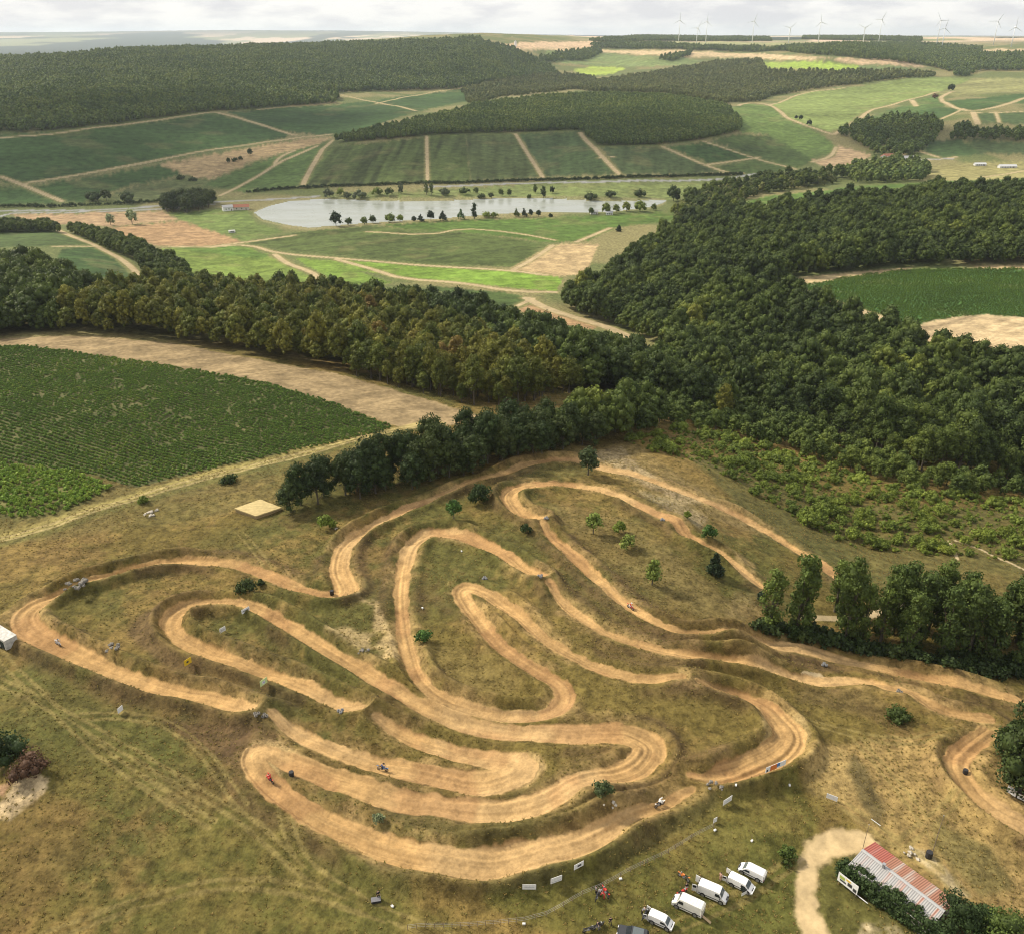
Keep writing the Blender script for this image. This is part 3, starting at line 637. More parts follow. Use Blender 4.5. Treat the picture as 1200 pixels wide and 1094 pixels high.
def leaf_mat(name, stops, transl=.22):
    """foliage: tint drawn per tree, per-leaf variation from the attribute v"""
    m, nt, bs, out = new_mat(name)
    L = nt.links.new
    oi = nd(nt, 'ShaderNodeObjectInfo')
    cr = nd(nt, 'ShaderNodeValToRGB')
    el = cr.color_ramp.elements
    while len(el) < len(stops): el.new(.5)
    for k, (p, c) in enumerate(stops): el[k].position = p; el[k].color = (*c, 1)
    pn = nd(nt, 'ShaderNodeTexNoise'); pn.inputs['Scale'].default_value = .011; pn.inputs['Detail'].default_value = 3
    L(oi.outputs['Location'], pn.inputs['Vector'])
    pm_ = nd(nt, 'ShaderNodeMapRange'); pm_.inputs['From Min'].default_value = .32; pm_.inputs['From Max'].default_value = .68; pm_.inputs['To Min'].default_value = -.06; pm_.inputs['To Max'].default_value = .50
    L(pn.outputs['Fac'], pm_.inputs['Value'])
    ma_ = nd(nt, 'ShaderNodeMath', operation='MULTIPLY_ADD'); L(oi.outputs['Random'], ma_.inputs[0]); ma_.inputs[1].default_value = .56; L(pm_.outputs[0], ma_.inputs[2])
    L(ma_.outputs[0], cr.inputs[0])
    a = nd(nt, 'ShaderNodeAttribute', attribute_name='v')
    mx = nd(nt, 'ShaderNodeVectorMath', operation='SCALE'); L(cr.outputs[0], mx.inputs[0]); L(a.outputs['Fac'], mx.inputs['Scale'])
    L(mx.outputs[0], bs.inputs['Base Color'])
    bs.inputs['Roughness'].default_value = .65; bs.inputs['Specular IOR Level'].default_value = .18
    tr = nd(nt, 'ShaderNodeBsdfTranslucent'); L(mx.outputs[0], tr.inputs['Color'])
    ms = nd(nt, 'ShaderNodeMixShader'); ms.inputs[0].default_value = transl
    L(bs.outputs[0], ms.inputs[1]); L(tr.outputs[0], ms.inputs[2]); L(ms.outputs[0], out.inputs['Surface'])
    return m

M = {}
M['ground'] = land_mat('grassland', bump=.8, fine=1.5, contrast=.46, bdist=.35, mid=3.0)
M['field'] = land_mat('farmland', bump=.4, fine=.5, contrast=.35, bdist=.3)
M['dirt'] = land_mat('sandy_earth', bump=.45, fine=1.9, contrast=.26, spec=.08, bdist=.15)
M['path'] = land_mat('lane_earth', bump=.2, fine=.8, contrast=.18, spec=.08)
M['asphalt'] = land_mat('road_surface', bump=.1, fine=2., contrast=.1, spec=.3)
def water():
    m, nt, bs, out = new_mat('lake_water')
    L = nt.links.new
    bs.inputs['Base Color'].default_value = (.27, .29, .25, 1)
    bs.inputs['Roughness'].default_value = .12; bs.inputs['IOR'].default_value = 1.33
    tc = nd(nt, 'ShaderNodeTexCoord')
    mp = nd(nt, 'ShaderNodeMapping'); mp.inputs['Scale'].default_value = (.35, 1.0, 1)
    L(tc.outputs['Object'], mp.inputs['Vector'])
    n1 = nd(nt, 'ShaderNodeTexNoise'); n1.inputs['Scale'].default_value = .05; n1.inputs['Detail'].default_value = 5
    L(mp.outputs[0], n1.inputs['Vector'])
    mr = nd(nt, 'ShaderNodeMapRange'); mr.inputs['From Min'].default_value = .42; mr.inputs['From Max'].default_value = .62
    mr.inputs['To Min'].default_value = .16; mr.inputs['To Max'].default_value = .34
    L(n1.outputs['Fac'], mr.inputs['Value']); L(mr.outputs[0], bs.inputs['Roughness'])
    n2 = nd(nt, 'ShaderNodeTexNoise'); n2.inputs['Scale'].default_value = .6; n2.inputs['Detail'].default_value = 3
    L(tc.outputs['Object'], n2.inputs['Vector'])
    bp = nd(nt, 'ShaderNodeBump'); bp.inputs['Strength'].default_value = .06; bp.inputs['Distance'].default_value = .2
    L(n2.outputs['Fac'], bp.inputs['Height']); L(bp.outputs[0], bs.inputs['Normal'])
    return m
M['water'] = water()

# ------------------------------------------------------------------ the land, cut along its boundaries into ground, track, fields, lanes, water
XYZ = np.stack([X, Y, Z], -1).reshape(-1, 3).astype(np.float32)
AL = np.concatenate([ALB.reshape(-1, 3), np.ones((NR * NC, 1), np.float32)], 1).astype(np.float32)
ii = np.arange(NR * NC, dtype=np.int32).reshape(NR, NC)
QUADS = np.stack([ii[:-1, :-1], ii[:-1, 1:], ii[1:, 1:], ii[1:, :-1]], -1).reshape(-1, 4)
QL = np.maximum(np.maximum(LAB[:-1, :-1], LAB[:-1, 1:]), np.maximum(LAB[1:, 1:], LAB[1:, :-1])).ravel()
QL0 = LAB[:-1, :-1].ravel()
QL = np.where(QL0 > 0, QL0, 0)
MATOF = dict(ground='ground', field='field', dirt_track='dirt', dirt_path='path', road='asphalt', gravel_drive='path', lake='water')
def outer_ring():
    """the same ground carried round behind the camera, coarser"""
    rows_ = np.concatenate([[6, 20, 40], RR[::14], [RR[-1]]])
    V, A, Q = [], [], []
    def strip(t0f, t1f, n, rws):
        base = len(V)
        for r in rws:
            for k in range(n + 1):
                t = t0f(r) + (t1f(r) - t0f(r)) * k / n
                z = float(zbase(np.array([max(-1.34, min(1.34, t if t <= math.pi else t - 2 * math.pi))]), np.array([r]))[0])
                V.append((r * math.sin(t), r * math.cos(t), z - .05))
                A.append((.122, .096, .030, 1) if r < 420 else (.12, .13, .048, 1) if r < 4000 else (.2, .2, .1, 1))
        for i in range(len(rws) - 1):
            for k in range(n):
                a = base + i * (n + 1) + k
                Q.append((a, a + 1, a + n + 2, a + n + 1))
    ha = lambda r: float(half_angle(r))
    strip(lambda r: ha(r) - .001, lambda r: 2 * math.pi - ha(r) + .001, 60, rows_)
    strip(lambda r: -ha(62) - .01, lambda r: ha(62) + .01, 40, np.array([.5, 6, 20, 40, 62.3]))
    return np.array(V, np.float32), np.array(A, np.float32), np.array(Q, np.int32)
def land_object(name, label, verts, cols, quads, mat):
    me = mesh_np(name, verts, quads, smooth=True)
    at = me.attributes.new('alb', 'FLOAT_COLOR', 'POINT'); at.data.foreach_set('color', cols.ravel())
    o = link(name, me, None, mat)
    return tag(o, label, dict(dirt_track='track', dirt_path='lane', gravel_drive='drive').get(name, name), None, 'structure')
remap = np.empty(NR * NC, np.int32)
for k, (nm, lb) in enumerate(STRUCT):
    q = QUADS[QL == k]
    if len(q) == 0: print('empty region', lb); continue
    u = np.unique(q)
    remap[u] = np.arange(len(u), dtype=np.int32)
    vv, cc, qq = XYZ[u], AL[u], remap[q]
    if nm == 'ground':
        v2, a2, q2 = outer_ring()
        qq = np.concatenate([qq, q2 + len(vv)]); vv = np.concatenate([vv, v2]); cc = np.concatenate([cc, a2])
    land_object(nm, lb, vv, cc, qq, M[MATOF[nm]])
del QUADS, QL, QL0
print('land objects', round(time.time() - T00, 1))

# ------------------------------------------------------------------ sky, sun, air, camera
SUN_EL, SUN_AZ = math.radians(40), math.radians(-62)     # azimuth measured from the view direction, clockwise
w = bpy.data.worlds.new('World'); SC.world = w; w.use_nodes = True
nt = w.node_tree; L = nt.links.new
bg = nt.nodes['Background']
sky = nd(nt, 'ShaderNodeTexSky'); sky.sky_type = 'NISHITA'; sky.sun_disc = False
sky.sun_elevation = SUN_EL; sky.sun_rotation = SUN_AZ; sky.altitude = 200; sky.air_density = 1.0; sky.dust_density = 2.0
tc = nd(nt, 'ShaderNodeTexCoord')
sp = nd(nt, 'ShaderNodeSeparateXYZ'); L(tc.outputs['Generated'], sp.inputs[0])
mz = nd(nt, 'ShaderNodeMath', operation='MAXIMUM'); L(sp.outputs['Z'], mz.inputs[0]); mz.inputs[1].default_value = 0.0
az_ = nd(nt, 'ShaderNodeMath', operation='ADD'); L(mz.outputs[0], az_.inputs[0]); az_.inputs[1].default_value = .035
dv = nd(nt, 'ShaderNodeVectorMath', operation='DIVIDE'); L(tc.outputs['Generated'], dv.inputs[0])
cb = nd(nt, 'ShaderNodeCombineXYZ'); 
for k in range(3): L(az_.outputs[0], cb.inputs[k])
L(cb.outputs[0], dv.inputs[1])
mp = nd(nt, 'ShaderNodeMapping'); mp.inputs['Scale'].default_value = (11, 11, 44); mp.inputs['Location'].default_value = (3.1, 1.7, 0); L(tc.outputs['Generated'], mp.inputs[0])
n1 = nd(nt, 'ShaderNodeTexNoise'); n1.inputs['Scale'].default_value = 1.0; n1.inputs['Detail'].default_value = 7; n1.inputs['Roughness'].default_value = .55
L(mp.outputs[0], n1.inputs['Vector'])
ramp = nd(nt, 'ShaderNodeValToRGB')
e_ = ramp.color_ramp.elements
e_[0].position = .42; e_[0].color = (10.6, 10.5, 10.8, 1); e_[1].position = .58; e_[1].color = (14.0, 13.7, 13.2, 1)
L(n1.outputs['Fac'], ramp.inputs[0])
cover = nd(nt, 'ShaderNodeMix', data_type='RGBA'); cover.inputs[0].default_value = .88
L(sky.outputs[0], cover.inputs[6]); L(ramp.outputs[0], cover.inputs[7])
L(cover.outputs[2], bg.inputs['Color'])
bg.inputs['Strength'].default_value = .064
su = bpy.data.lights.new('sun', 'SUN'); su.energy = 4.4; su.angle = math.radians(6); su.color = (1.0, .90, .74)
so = bpy.data.objects.new('sun', su); COL.objects.link(so)
sd = Vector((math.sin(SUN_AZ) * math.cos(SUN_EL), math.cos(SUN_AZ) * math.cos(SUN_EL), math.sin(SUN_EL)))
so.rotation_euler = sd.to_track_quat('Z', 'Y').to_euler(); so.location = (0, 0, 500)

HZ = True
if HZ:
    bm = bmesh.new(); bmesh.ops.create_cube(bm, size=1.0)
    me = bpy.data.meshes.new('haze'); bm.to_mesh(me); bm.free()
    hz = link('haze', me)
    zb, zt = float(ZT.min()) - 14, float(max(Z.max(), ZT.max(), 190)) + 60
    hz.scale = (57500, 57500, zt - zb); hz.location = (0, 0, (zt + zb) / 2)
    hm = bpy.data.materials.new('air'); hm.use_nodes = True
    hn = hm.node_tree; hn.nodes.remove(hn.nodes['Principled BSDF'])
    pv = nd(hn, 'ShaderNodeVolumePrincipled'); pv.inputs['Color'].default_value = (.74, .84, .96, 1); pv.inputs['Density'].default_value = 3.8e-5; pv.inputs['Anisotropy'].default_value = .25
    hn.links.new(pv.outputs[0], hn.nodes['Material Output'].inputs['Volume'])
    me.materials.append(hm)
    tag(hz, 'thin pale air that veils the far hills', 'haze', None, 'stuff')

cam = bpy.data.cameras.new('camera'); co = bpy.data.objects.new('camera', cam); COL.objects.link(co)
co.location = (0, 0, CAMH); co.rotation_euler = (math.pi / 2 - PITCH, 0, 0)
cam.sensor_fit = 'HORIZONTAL'; cam.sensor_width = 36; cam.lens = 36 * F / 1200
cam.clip_start = .5; cam.clip_end = 90000
SC.camera = co
SC.view_settings.view_transform = 'Standard'; SC.view_settings.look = 'None'; SC.view_settings.exposure = 0.36
SC.view_settings.gamma = 1
SC.render.engine = 'CYCLES'
cy = SC.cycles
cy.filter_width = 1.1
cy.max_bounces = 5; cy.diffuse_bounces = 3; cy.glossy_bounces = 2; cy.transmission_bounces = 2; cy.volume_bounces = 2; cy.transparent_max_bounces = 4
cy.use_denoising = True
cy.volume_step_rate = 4
cy.caustics_reflective = False; cy.caustics_refractive = False

# ------------------------------------------------------------------ clouds that shade the far hillsides
def cloud_over(specs):
    """each spec: shaded spot in the photo, half extents (m); the cloud hangs on the line from there to the sun"""
    V, Fq = [], []; g = random.Random(3); bm = bmesh.new(); bmesh.ops.create_icosphere(bm, subdivisions=3, radius=1); iv = [v.co.copy() for v in bm.verts]; fi = [[q.index for q in p.verts] for p in bm.faces]; bm.free()
    for (px, py, ex, ey, rot) in specs:
        th, r = unproject(px, py); gx, gy = float((r * np.sin(th))[0]), float((r * np.cos(th))[0]); z = 950.0; k = z / math.tan(SUN_EL)
        cx, cy_ = gx + math.sin(SUN_AZ) * k, gy + math.cos(SUN_AZ) * k
        for j in range(16):
            a = g.uniform(0, 6.28); q = math.sqrt(g.random()) * .75; ux, uy = math.cos(a) * q * ex, math.sin(a) * q * ey
            ox, oy = ux * math.cos(rot) - uy * math.sin(rot), ux * math.sin(rot) + uy * math.cos(rot); s = min(ex, ey) * g.uniform(.35, .6); b = len(V)
            for v in iv:
                f = 1 + .16 * math.sin(v.x * 5 + j) * math.cos(v.y * 4.3 + j * 2) + .08 * math.sin(v.z * 9 + v.x * 11)
                V.append((cx + ox + v.x * s * f, cy_ + oy + v.y * s * f, z + g.uniform(-4, 4) + (v.z * s * .55 * f if v.z > 0 else v.z * s * .16)))
            Fq += [[i + b for i in p] for p in fi]
    me = bpy.data.meshes.new('clouds'); me.from_pydata(V, [], Fq); me.update(); me.polygons.foreach_set('use_smooth', np.ones(len(Fq), bool))
    m, nt, bs, out = new_mat('cloud'); tr = nd(nt, 'ShaderNodeBsdfTranslucent'); tr.inputs['Color'].default_value = (.88, .88, .9, 1); df = nd(nt, 'ShaderNodeBsdfDiffuse'); df.inputs['Color'].default_value = (.9, .9, .9, 1); mx = nd(nt, 'ShaderNodeMixShader'); mx.inputs[0].default_value = .45
    nt.links.new(tr.outputs[0], mx.inputs[1]); nt.links.new(df.outputs[0], mx.inputs[2]); nt.links.new(mx.outputs[0], out.inputs['Surface'])
    me.materials.append(m); o = link('clouds', me); tag(o, 'drifting white clouds high above the valley', 'clouds', None, 'stuff')
cloud_over([(60,140,450,190,.3),(250,128,360,170,.2),(120,195,400,190,0),(480,166,250,120,0),(640,158,270,130,.1),(780,166,200,110,0),(600,196,360,80,0),(1040,165,190,130,0)])
# ------------------------------------------------------------------ trees
LEAF = {
 'belt': leaf_mat('belt_leaves', [(0, (0.029, 0.047, 0.015)), (.35, (0.040, 0.064, 0.018)), (.7, (0.053, 0.073, 0.020)), (1, (0.066, 0.092, 0.021))]),
 'wood': leaf_mat('wood_leaves', [(0, (0.034, 0.054, 0.013)), (.3, (0.051, 0.075, 0.018)), (.55, (0.072, 0.102, 0.021)), (.8, (0.101, 0.133, 0.026)), (.95, (0.152, 0.183, 0.031)), (1, (0.216, 0.228, 0.040))]),
 'autumn': leaf_mat('autumn_leaves', [(0, (0.057, 0.081, 0.018)), (.3, (0.094, 0.116, 0.022)), (.6, (0.140, 0.144, 0.026)), (.85, (0.178, 0.173, 0.029)), (.95, (0.184, 0.131, 0.033)), (1, (0.186, 0.119, 0.043))]),
 'tall': leaf_mat('tall_leaves', [(0, (0.058, 0.087, 0.021)), (.5, (0.085, 0.120, 0.026)), (1, (0.147, 0.186, 0.036))]),
 'bush': leaf_mat('bush_leaves', [(0, (0.086, 0.122, 0.023)), (.5, (0.136, 0.179, 0.029)), (.85, (0.179, 0.221, 0.034)), (1, (0.238, 0.265, 0.042))]),
 'far_lit': leaf_mat('far_lit_leaves', [(0, (.085, .110, .036)), (.5, (.130, .150, .046)), (1, (.180, .188, .058))]),  # paler copy of the far leaves, sunlight put into the colour
 'far': leaf_mat('far_leaves', [(0, (0.067, 0.105, 0.030)), (.5, (0.106, 0.151, 0.037)), (1, (0.171, 0.208, 0.048))]),
 'dark': leaf_mat('dark_needles', [(0, (0.023, 0.039, 0.017)), (1, (0.034, 0.052, 0.021))], .1),
 'pine': leaf_mat('pine_needles', [(0, (0.055, 0.080, 0.030)), (1, (0.072, 0.097, 0.034))], .1),
 'light': leaf_mat('light_leaves', [(0, (0.169, 0.221, 0.044)), (1, (0.208, 0.248, 0.057))]),
 'green': leaf_mat('fresh_leaves', [(0, (0.065, 0.131, 0.028)), (1, (0.085, 0.159, 0.032))]),
 'silver': leaf_mat('silver_leaves', [(0, (0.247, 0.290, 0.149)), (1, (0.286, 0.331, 0.172))]),
 'vine': leaf_mat('vine_leaves', [(0, (0.056, 0.099, 0.019)), (.4, (0.083, 0.144, 0.023)), (.8, (0.114, 0.187, 0.027)), (1, (0.176, 0.221, 0.033))]),
 'vinel': leaf_mat('light_vine_leaves', [(0, (0.107, 0.180, 0.026)), (.5, (0.154, 0.246, 0.034)), (1, (0.232, 0.304, 0.043))]),
 'grey': leaf_mat('grey_green_leaves', [(0, (.085, .105, .050)), (1, (.105, .125, .060))]),
 'hedge': leaf_mat('hedge_leaves', [(0, (0.039, 0.063, 0.021)), (1, (0.047, 0.077, 0.023))]),
 'heath': leaf_mat('dry_brush', [(0, (0.098, 0.055, 0.032)), (1, (0.127, 0.070, 0.042))]),
 'grass': leaf_mat('grass_tufts', [(0, (0.160, 0.145, 0.039)), (.4, (0.218, 0.176, 0.051)), (.75, (0.282, 0.205, 0.069)), (1, (0.176, 0.122, 0.047))], .3),
}
BARK = plain('bark', (.10, .085, .065), .9, .1, var=.3, scale=3, bump=.4)
PBARK = plain('pale_bark', (.30, .28, .24), .9, .1, var=.3, scale=3)

def ico(sub):
    bm = bmesh.new(); bmesh.ops.create_icosphere(bm, subdivisions=sub, radius=1.0)
    v = np.array([q.co[:] for q in bm.verts]); f = np.array([[q.index for q in p.verts] for p in bm.faces]); bm.free()
    return v, f
ICO1 = ico(1); ICO2 = ico(2)

def crown_mesh(name, seed, kind, h, rad, base, n, card, mat, core=.66):
    """leaf-sized cards spread over lobes, with a leafy core that fills the inside; sizes in metres"""
    g = np.random.default_rng(seed)
    lobes = []
    hc = h - base
    if kind == 'broad':
        m = 24 if n > 200 else 13
        for k in range(m):
            a = 2.4 * k + g.uniform(-.4, .4); t = (k + .5) / m
            zz = base + hc * (.20 + .62 * t ** .85) + g.uniform(-.05, .05) * hc
            rr = rad * (.62 * math.sqrt(max(0.03, 1 - (1.7 * t - .62) ** 2 * .75))) * g.uniform(.75, 1.1)
            rr *= 1.12 if m > 20 else 1
            lobes.append((rr * math.cos(a), rr * math.sin(a), zz, rad * (g.uniform(.20, .36) if m > 20 else g.uniform(.34, .52))))
        lobes.append((0, 0, base + hc * .82, rad * .45)); lobes.append((0, 0, base + hc * .5, rad * .62))
    elif kind == 'tall':
        m = 15
        for k in range(m):
            a = 2.4 * k + g.uniform(-.6, .6); t = (k + .5) / m
            zz = base + hc * (.08 + .84 * t)
            rr = rad * .55 * (math.sin(math.pi * min(1, .22 + t * .72)) ** .7) * g.uniform(.4, 1.2)
            lobes.append((rr * math.cos(a), rr * math.sin(a), zz, rad * g.uniform(.34, .56)))
    elif kind == 'cone':
        m = 16
        for k in range(m):
            a = 2.4 * k + g.uniform(-.5, .5); t = (k + .3) / m
            rr = rad * (1 - t) * .72 * g.uniform(.75, 1.15)
            lobes.append((rr * math.cos(a), rr * math.sin(a), base + hc * (.06 + .86 * t), rad * (.42 * (1 - t) + .14)))
    elif kind == 'bush':
        m = 9
        for k in range(m):
            a = 2.4 * k + g.uniform(-.5, .5); rr = rad * math.sqrt((k + .3) / m) * .72
            zz = hc * g.uniform(.30, .62) * (1 - .45 * (rr / rad) ** 2)
            lobes.append((rr * math.cos(a), rr * math.sin(a), zz, rad * g.uniform(.28, .48)))
        lobes.append((0, 0, hc * .6, rad * .45))
    lobes = np.array(lobes)
    p = lobes[:, 3] ** 2; p /= p.sum()
    li = g.choice(len(lobes), n, p=p)
    d = g.normal(size=(n, 3)); d[:, 2] += .25; d /= np.linalg.norm(d, axis=1)[:, None]
    pos = lobes[li, :3] + d * (lobes[li, 3] * g.uniform(.78, 1.12, n))[:, None]
    if kind == 'bush' or kind == 'broad': pos[:, 2] = np.maximum(pos[:, 2], .1 + g.uniform(0, .3, n))
    nr = d * .75 + g.normal(size=(n, 3)) * .55; nr /= np.linalg.norm(nr, axis=1)[:, None]
    t1 = np.cross(nr, g.normal(size=(n, 3))); t1 /= np.linalg.norm(t1, axis=1)[:, None]
    t2 = np.cross(nr, t1)
    s = card * g.uniform(.55, 1.25, n)
    V = np.empty((n, 4, 3))
    for c, (a, b) in enumerate(((-1, -.6), (.7, -1), (1, .7), (-.6, 1))):
        V[:, c] = pos + t1 * (a * s * g.uniform(.7, 1.2, n))[:, None] * .5 + t2 * (b * s * g.uniform(.7, 1.2, n))[:, None] * .5 + nr * (g.uniform(-.15, .15, n) * s)[:, None]
    lv = g.uniform(.72, 1.32, len(lobes))
    vv = np.repeat(lv[li] * g.uniform(.72, 1.3, n), 4)
    V = V.reshape(-1, 3); Q = np.arange(n * 4).reshape(n, 4)
    T = []
    if core:
        iv, if_ = ICO1 if n < 300 else ICO1
        for k, l in enumerate(lobes):
            b = len(V)
            V = np.concatenate([V, iv * (l[3] * core * g.uniform(.85, 1.12, (len(iv), 1))) + l[:3]])
            vv = np.concatenate([vv, np.full(len(iv), lv[k] * .9)]); T.append(if_ + b)
        T = np.concatenate(T)
    me = mesh_np(name, V, Q, T if len(T) else None)
    at = me.attributes.new('v', 'FLOAT', 'POINT'); at.data.foreach_set('value', vv.astype(np.float32))
    me.materials.append(mat)
    return me

def tube(V, Fq, pts, radii, sides=6):
    b0 = len(V)
    for k, (p, r) in enumerate(zip(pts, radii)):
        p = Vector(p)
        d = (Vector(pts[min(k + 1, len(pts) - 1)]) - Vector(pts[max(k - 1, 0)])).normalized()
        u = d.orthogonal().normalized(); w_ = d.cross(u)
        for s in range(sides):
            a = 2 * math.pi * s / sides
            V.append(tuple(p + (u * math.cos(a) + w_ * math.sin(a)) * r))
    for k in range(len(pts) - 1):
        for s in range(sides):
            a = b0 + k * sides + s; b = b0 + k * sides + (s + 1) % sides
            Fq.append((a, b, b + sides, a + sides))

def trunk_mesh(name, seed, h, base, rad, mat=None, sides=6):
    g = random.Random(seed); V, Q = [], []
    r0 = max(.06, h * .022)
    pts = [(0, 0, -.4), (0, 0, .15), (g.uniform(-.1, .1), g.uniform(-.1, .1), base * .6 + .2), (g.uniform(-.2, .2), g.uniform(-.2, .2), base + (h - base) * .35), (g.uniform(-.3, .3), g.uniform(-.3, .3), base + (h - base) * .75)]
    tube(V, Q, pts, [r0 * 1.5, r0 * 1.15, r0, r0 * .7, r0 * .25], sides)
    for k in range(5):
        a = k * 1.257 + g.uniform(-.3, .3); z0 = base * .8 + (h - base) * (.08 + .09 * k)
        e = (math.cos(a) * rad * .62, math.sin(a) * rad * .62, z0 + (h - base) * g.uniform(.15, .3))
        tube(V, Q, [(0, 0, z0), (e[0] * .5, e[1] * .5, z0 + (e[2] - z0) * .35), e], [r0 * .5, r0 * .34, r0 * .1], 4)
    me = mesh_np(name, V, Q, smooth=True); me.materials.append(mat or BARK)
    return me

# master meshes, shared by every tree of a kind: unit = real metres at scale 1
def proto_set(tag_, kind, h, rad, base, n, card, leaf, count, seed0):
    return [(crown_mesh('%s_crown' % tag_, seed0 + k, kind, h * (1 + .12 * math.sin(k * 2.1)), rad * (1 + .10 * math.cos(k * 1.7)), base, n, card, LEAF[leaf]), trunk_mesh('%s_trunk' % tag_, seed0 + k, h, base, rad)) for k in range(count)]
P_BELT = proto_set('belt', 'broad', 13.5, 4.9, 0.3, 2200, .44, 'belt', 5, 100)
P_WOOD = proto_set('wood', 'broad', 14.0, 5.0, 1.8, 1900, .46, 'wood', 6, 200)
P_AUT = proto_set('autumn', 'broad', 13.5, 3.7, 1.2, 1500, .44, 'autumn', 6, 300)
P_TALL = proto_set('tall', 'tall', 19.5, 3.4, .6, 1700, .50, 'tall', 5, 400)
P_BUSH = proto_set('bush', 'bush', 3.4, 2.3, 0.0, 420, .36, 'bush', 6, 500)
def far_set(kind, h, rad, base, n, card, leaf, count, seed0):
    return [crown_mesh('far_crown', seed0 + k, kind, h * (1 + .15 * math.sin(k * 2.1)), rad * (1 + .12 * math.cos(k * 1.7)), base, n, card, LEAF[leaf], .85) for k in range(count)]
FP_WOOD = far_set('broad', 14.0, 5.0, 1.5, 800, .68, 'wood', 5, 600)
FP_AUT = far_set('broad', 13.5, 3.6, 3.0, 700, .60, 'autumn', 5, 650)
FP_LIT = far_set('broad', 11.0, 3.8, .4, 80, 1.6, 'far_lit', 4, 720)
FP_FAR = far_set('broad', 12.0, 4.0, .6, 80, 1.6, 'far', 4, 700)
FP_BUSH = far_set('bush', 3.0, 2.3, 0, 110, .60, 'bush', 4, 750)
FP_VINE = far_set('bush', .85, .50, 0, 30, .28, 'vine', 4, 800)
FP_VINEL = far_set('bush', 1.45, .70, 0, 26, .45, 'vinel', 4, 820)
def tuft(seed):
    g = np.random.default_rng(seed); V = []; n = 9
    for k in range(n):
        a = g.uniform(0, 6.28); r = g.uniform(0, .28); c = np.array((math.cos(a) * r, math.sin(a) * r, 0)); b = g.uniform(0, 6.28); wv = g.uniform(.04, .09)
        l = np.array((math.cos(b) * wv, math.sin(b) * wv, 0)); tip = c + np.array((g.uniform(-.2, .2), g.uniform(-.2, .2), g.uniform(.22, .5)))
        tip[2] *= .6; tip[:2] += (tip[:2] - c[:2]) * .8
        V += [c - l * 1.6, c + l * 1.6, tip + l, tip - l]
    me = mesh_np('tuft', V, np.arange(4 * n).reshape(n, 4)); at = me.attributes.new('v', 'FLOAT', 'POINT')
    at.data.foreach_set('value', np.repeat(g.uniform(.8, 1.25, n), 4).astype(np.float32)); me.materials.append(LEAF['grass'])
    return me
FP_TUFT = [tuft(900 + k) for k in range(4)]
print('masters', round(time.time() - T00, 1))

def scatter(name, label, cat, x, y, scl, meshes, sz=None, dz=0.0):
    """one mass of plants that nobody would count"""
    n = len(x); z = ground_z(x, y) + dz
    me = bpy.data.meshes.new(name); me.vertices.add(n)
    me.vertices.foreach_set('co', np.stack([x, y, z], 1).astype(np.float32).ravel())
    sv = np.stack([scl, scl, scl * (sz if sz is not None else 1)], 1).astype(np.float32)
    at = me.attributes.new('scl', 'FLOAT_VECTOR', 'POINT'); at.data.foreach_set('vector', sv.ravel())
    at = me.attributes.new('rot', 'FLOAT_VECTOR', 'POINT'); at.data.foreach_set('vector', np.stack([np.zeros(n), np.zeros(n), rng.uniform(0, 6.28, n)], 1).astype(np.float32).ravel())
    at = me.attributes.new('pick', 'INT', 'POINT'); at.data.foreach_set('value', rng.integers(0, len(meshes), n).astype(np.int32))
    c = bpy.data.collections.new(name + '_kinds')
    for m_ in meshes: c.objects.link(bpy.data.objects.new(m_.name, m_))
    o = link(name, me); tag(o, label, cat, None, 'stuff')
    ng = bpy.data.node_groups.new(name + '_spread', 'GeometryNodeTree')
    ng.interface.new_socket('Geometry', in_out='INPUT', socket_type='NodeSocketGeometry'); ng.interface.new_socket('Geometry', in_out='OUTPUT', socket_type='NodeSocketGeometry')
    gi = ng.nodes.new('NodeGroupInput'); go = ng.nodes.new('NodeGroupOutput')
    ci = ng.nodes.new('GeometryNodeCollectionInfo'); ci.inputs['Collection'].default_value = c; ci.inputs['Separate Children'].default_value = True; ci.inputs['Reset Children'].default_value = True
    ip = ng.nodes.new('GeometryNodeInstanceOnPoints'); ip.inputs['Pick Instance'].default_value = True
    def na(nm, t):
        q = ng.nodes.new('GeometryNodeInputNamedAttribute'); q.data_type = t; q.inputs[0].default_value = nm
        return [s for s in q.outputs if s.enabled and s.name == 'Attribute'][0]
    Lk = ng.links.new
    Lk(gi.outputs[0], ip.inputs['Points']); Lk(ci.outputs[0], ip.inputs['Instance'])
    Lk(na('pick', 'INT'), ip.inputs['Instance Index']); Lk(na('rot', 'FLOAT_VECTOR'), ip.inputs['Rotation']); Lk(na('scl', 'FLOAT_VECTOR'), ip.inputs['Scale'])
    Lk(ip.outputs[0], go.inputs[0])
    md = o.modifiers.new('spread', 'NODES'); md.node_group = ng
    return o

def jitter_points(mask, step, jit=.42, dens=None):
    """points over a masked stretch of land, in world metres"""
    s = mask; xs, ys = X[s], Y[s]
    if len(xs) == 0: return np.zeros(0), np.zeros(0)
    gx, gy = np.meshgrid(np.arange(xs.min(), xs.max(), step), np.arange(ys.min(), ys.max(), step))
    gx = gx.copy(); gx[1::2] += step / 2
    gx = (gx + rng.uniform(-jit, jit, gx.shape) * step).ravel(); gy = (gy + rng.uniform(-jit, jit, gy.shape) * step).ravel()
    k = lookup(mask, gx, gy)
    th = np.arctan2(gx, gy); r = np.hypot(gx, gy)
    k &= np.abs(th) < half_angle(r) - .002
    return gx[k], gy[k]

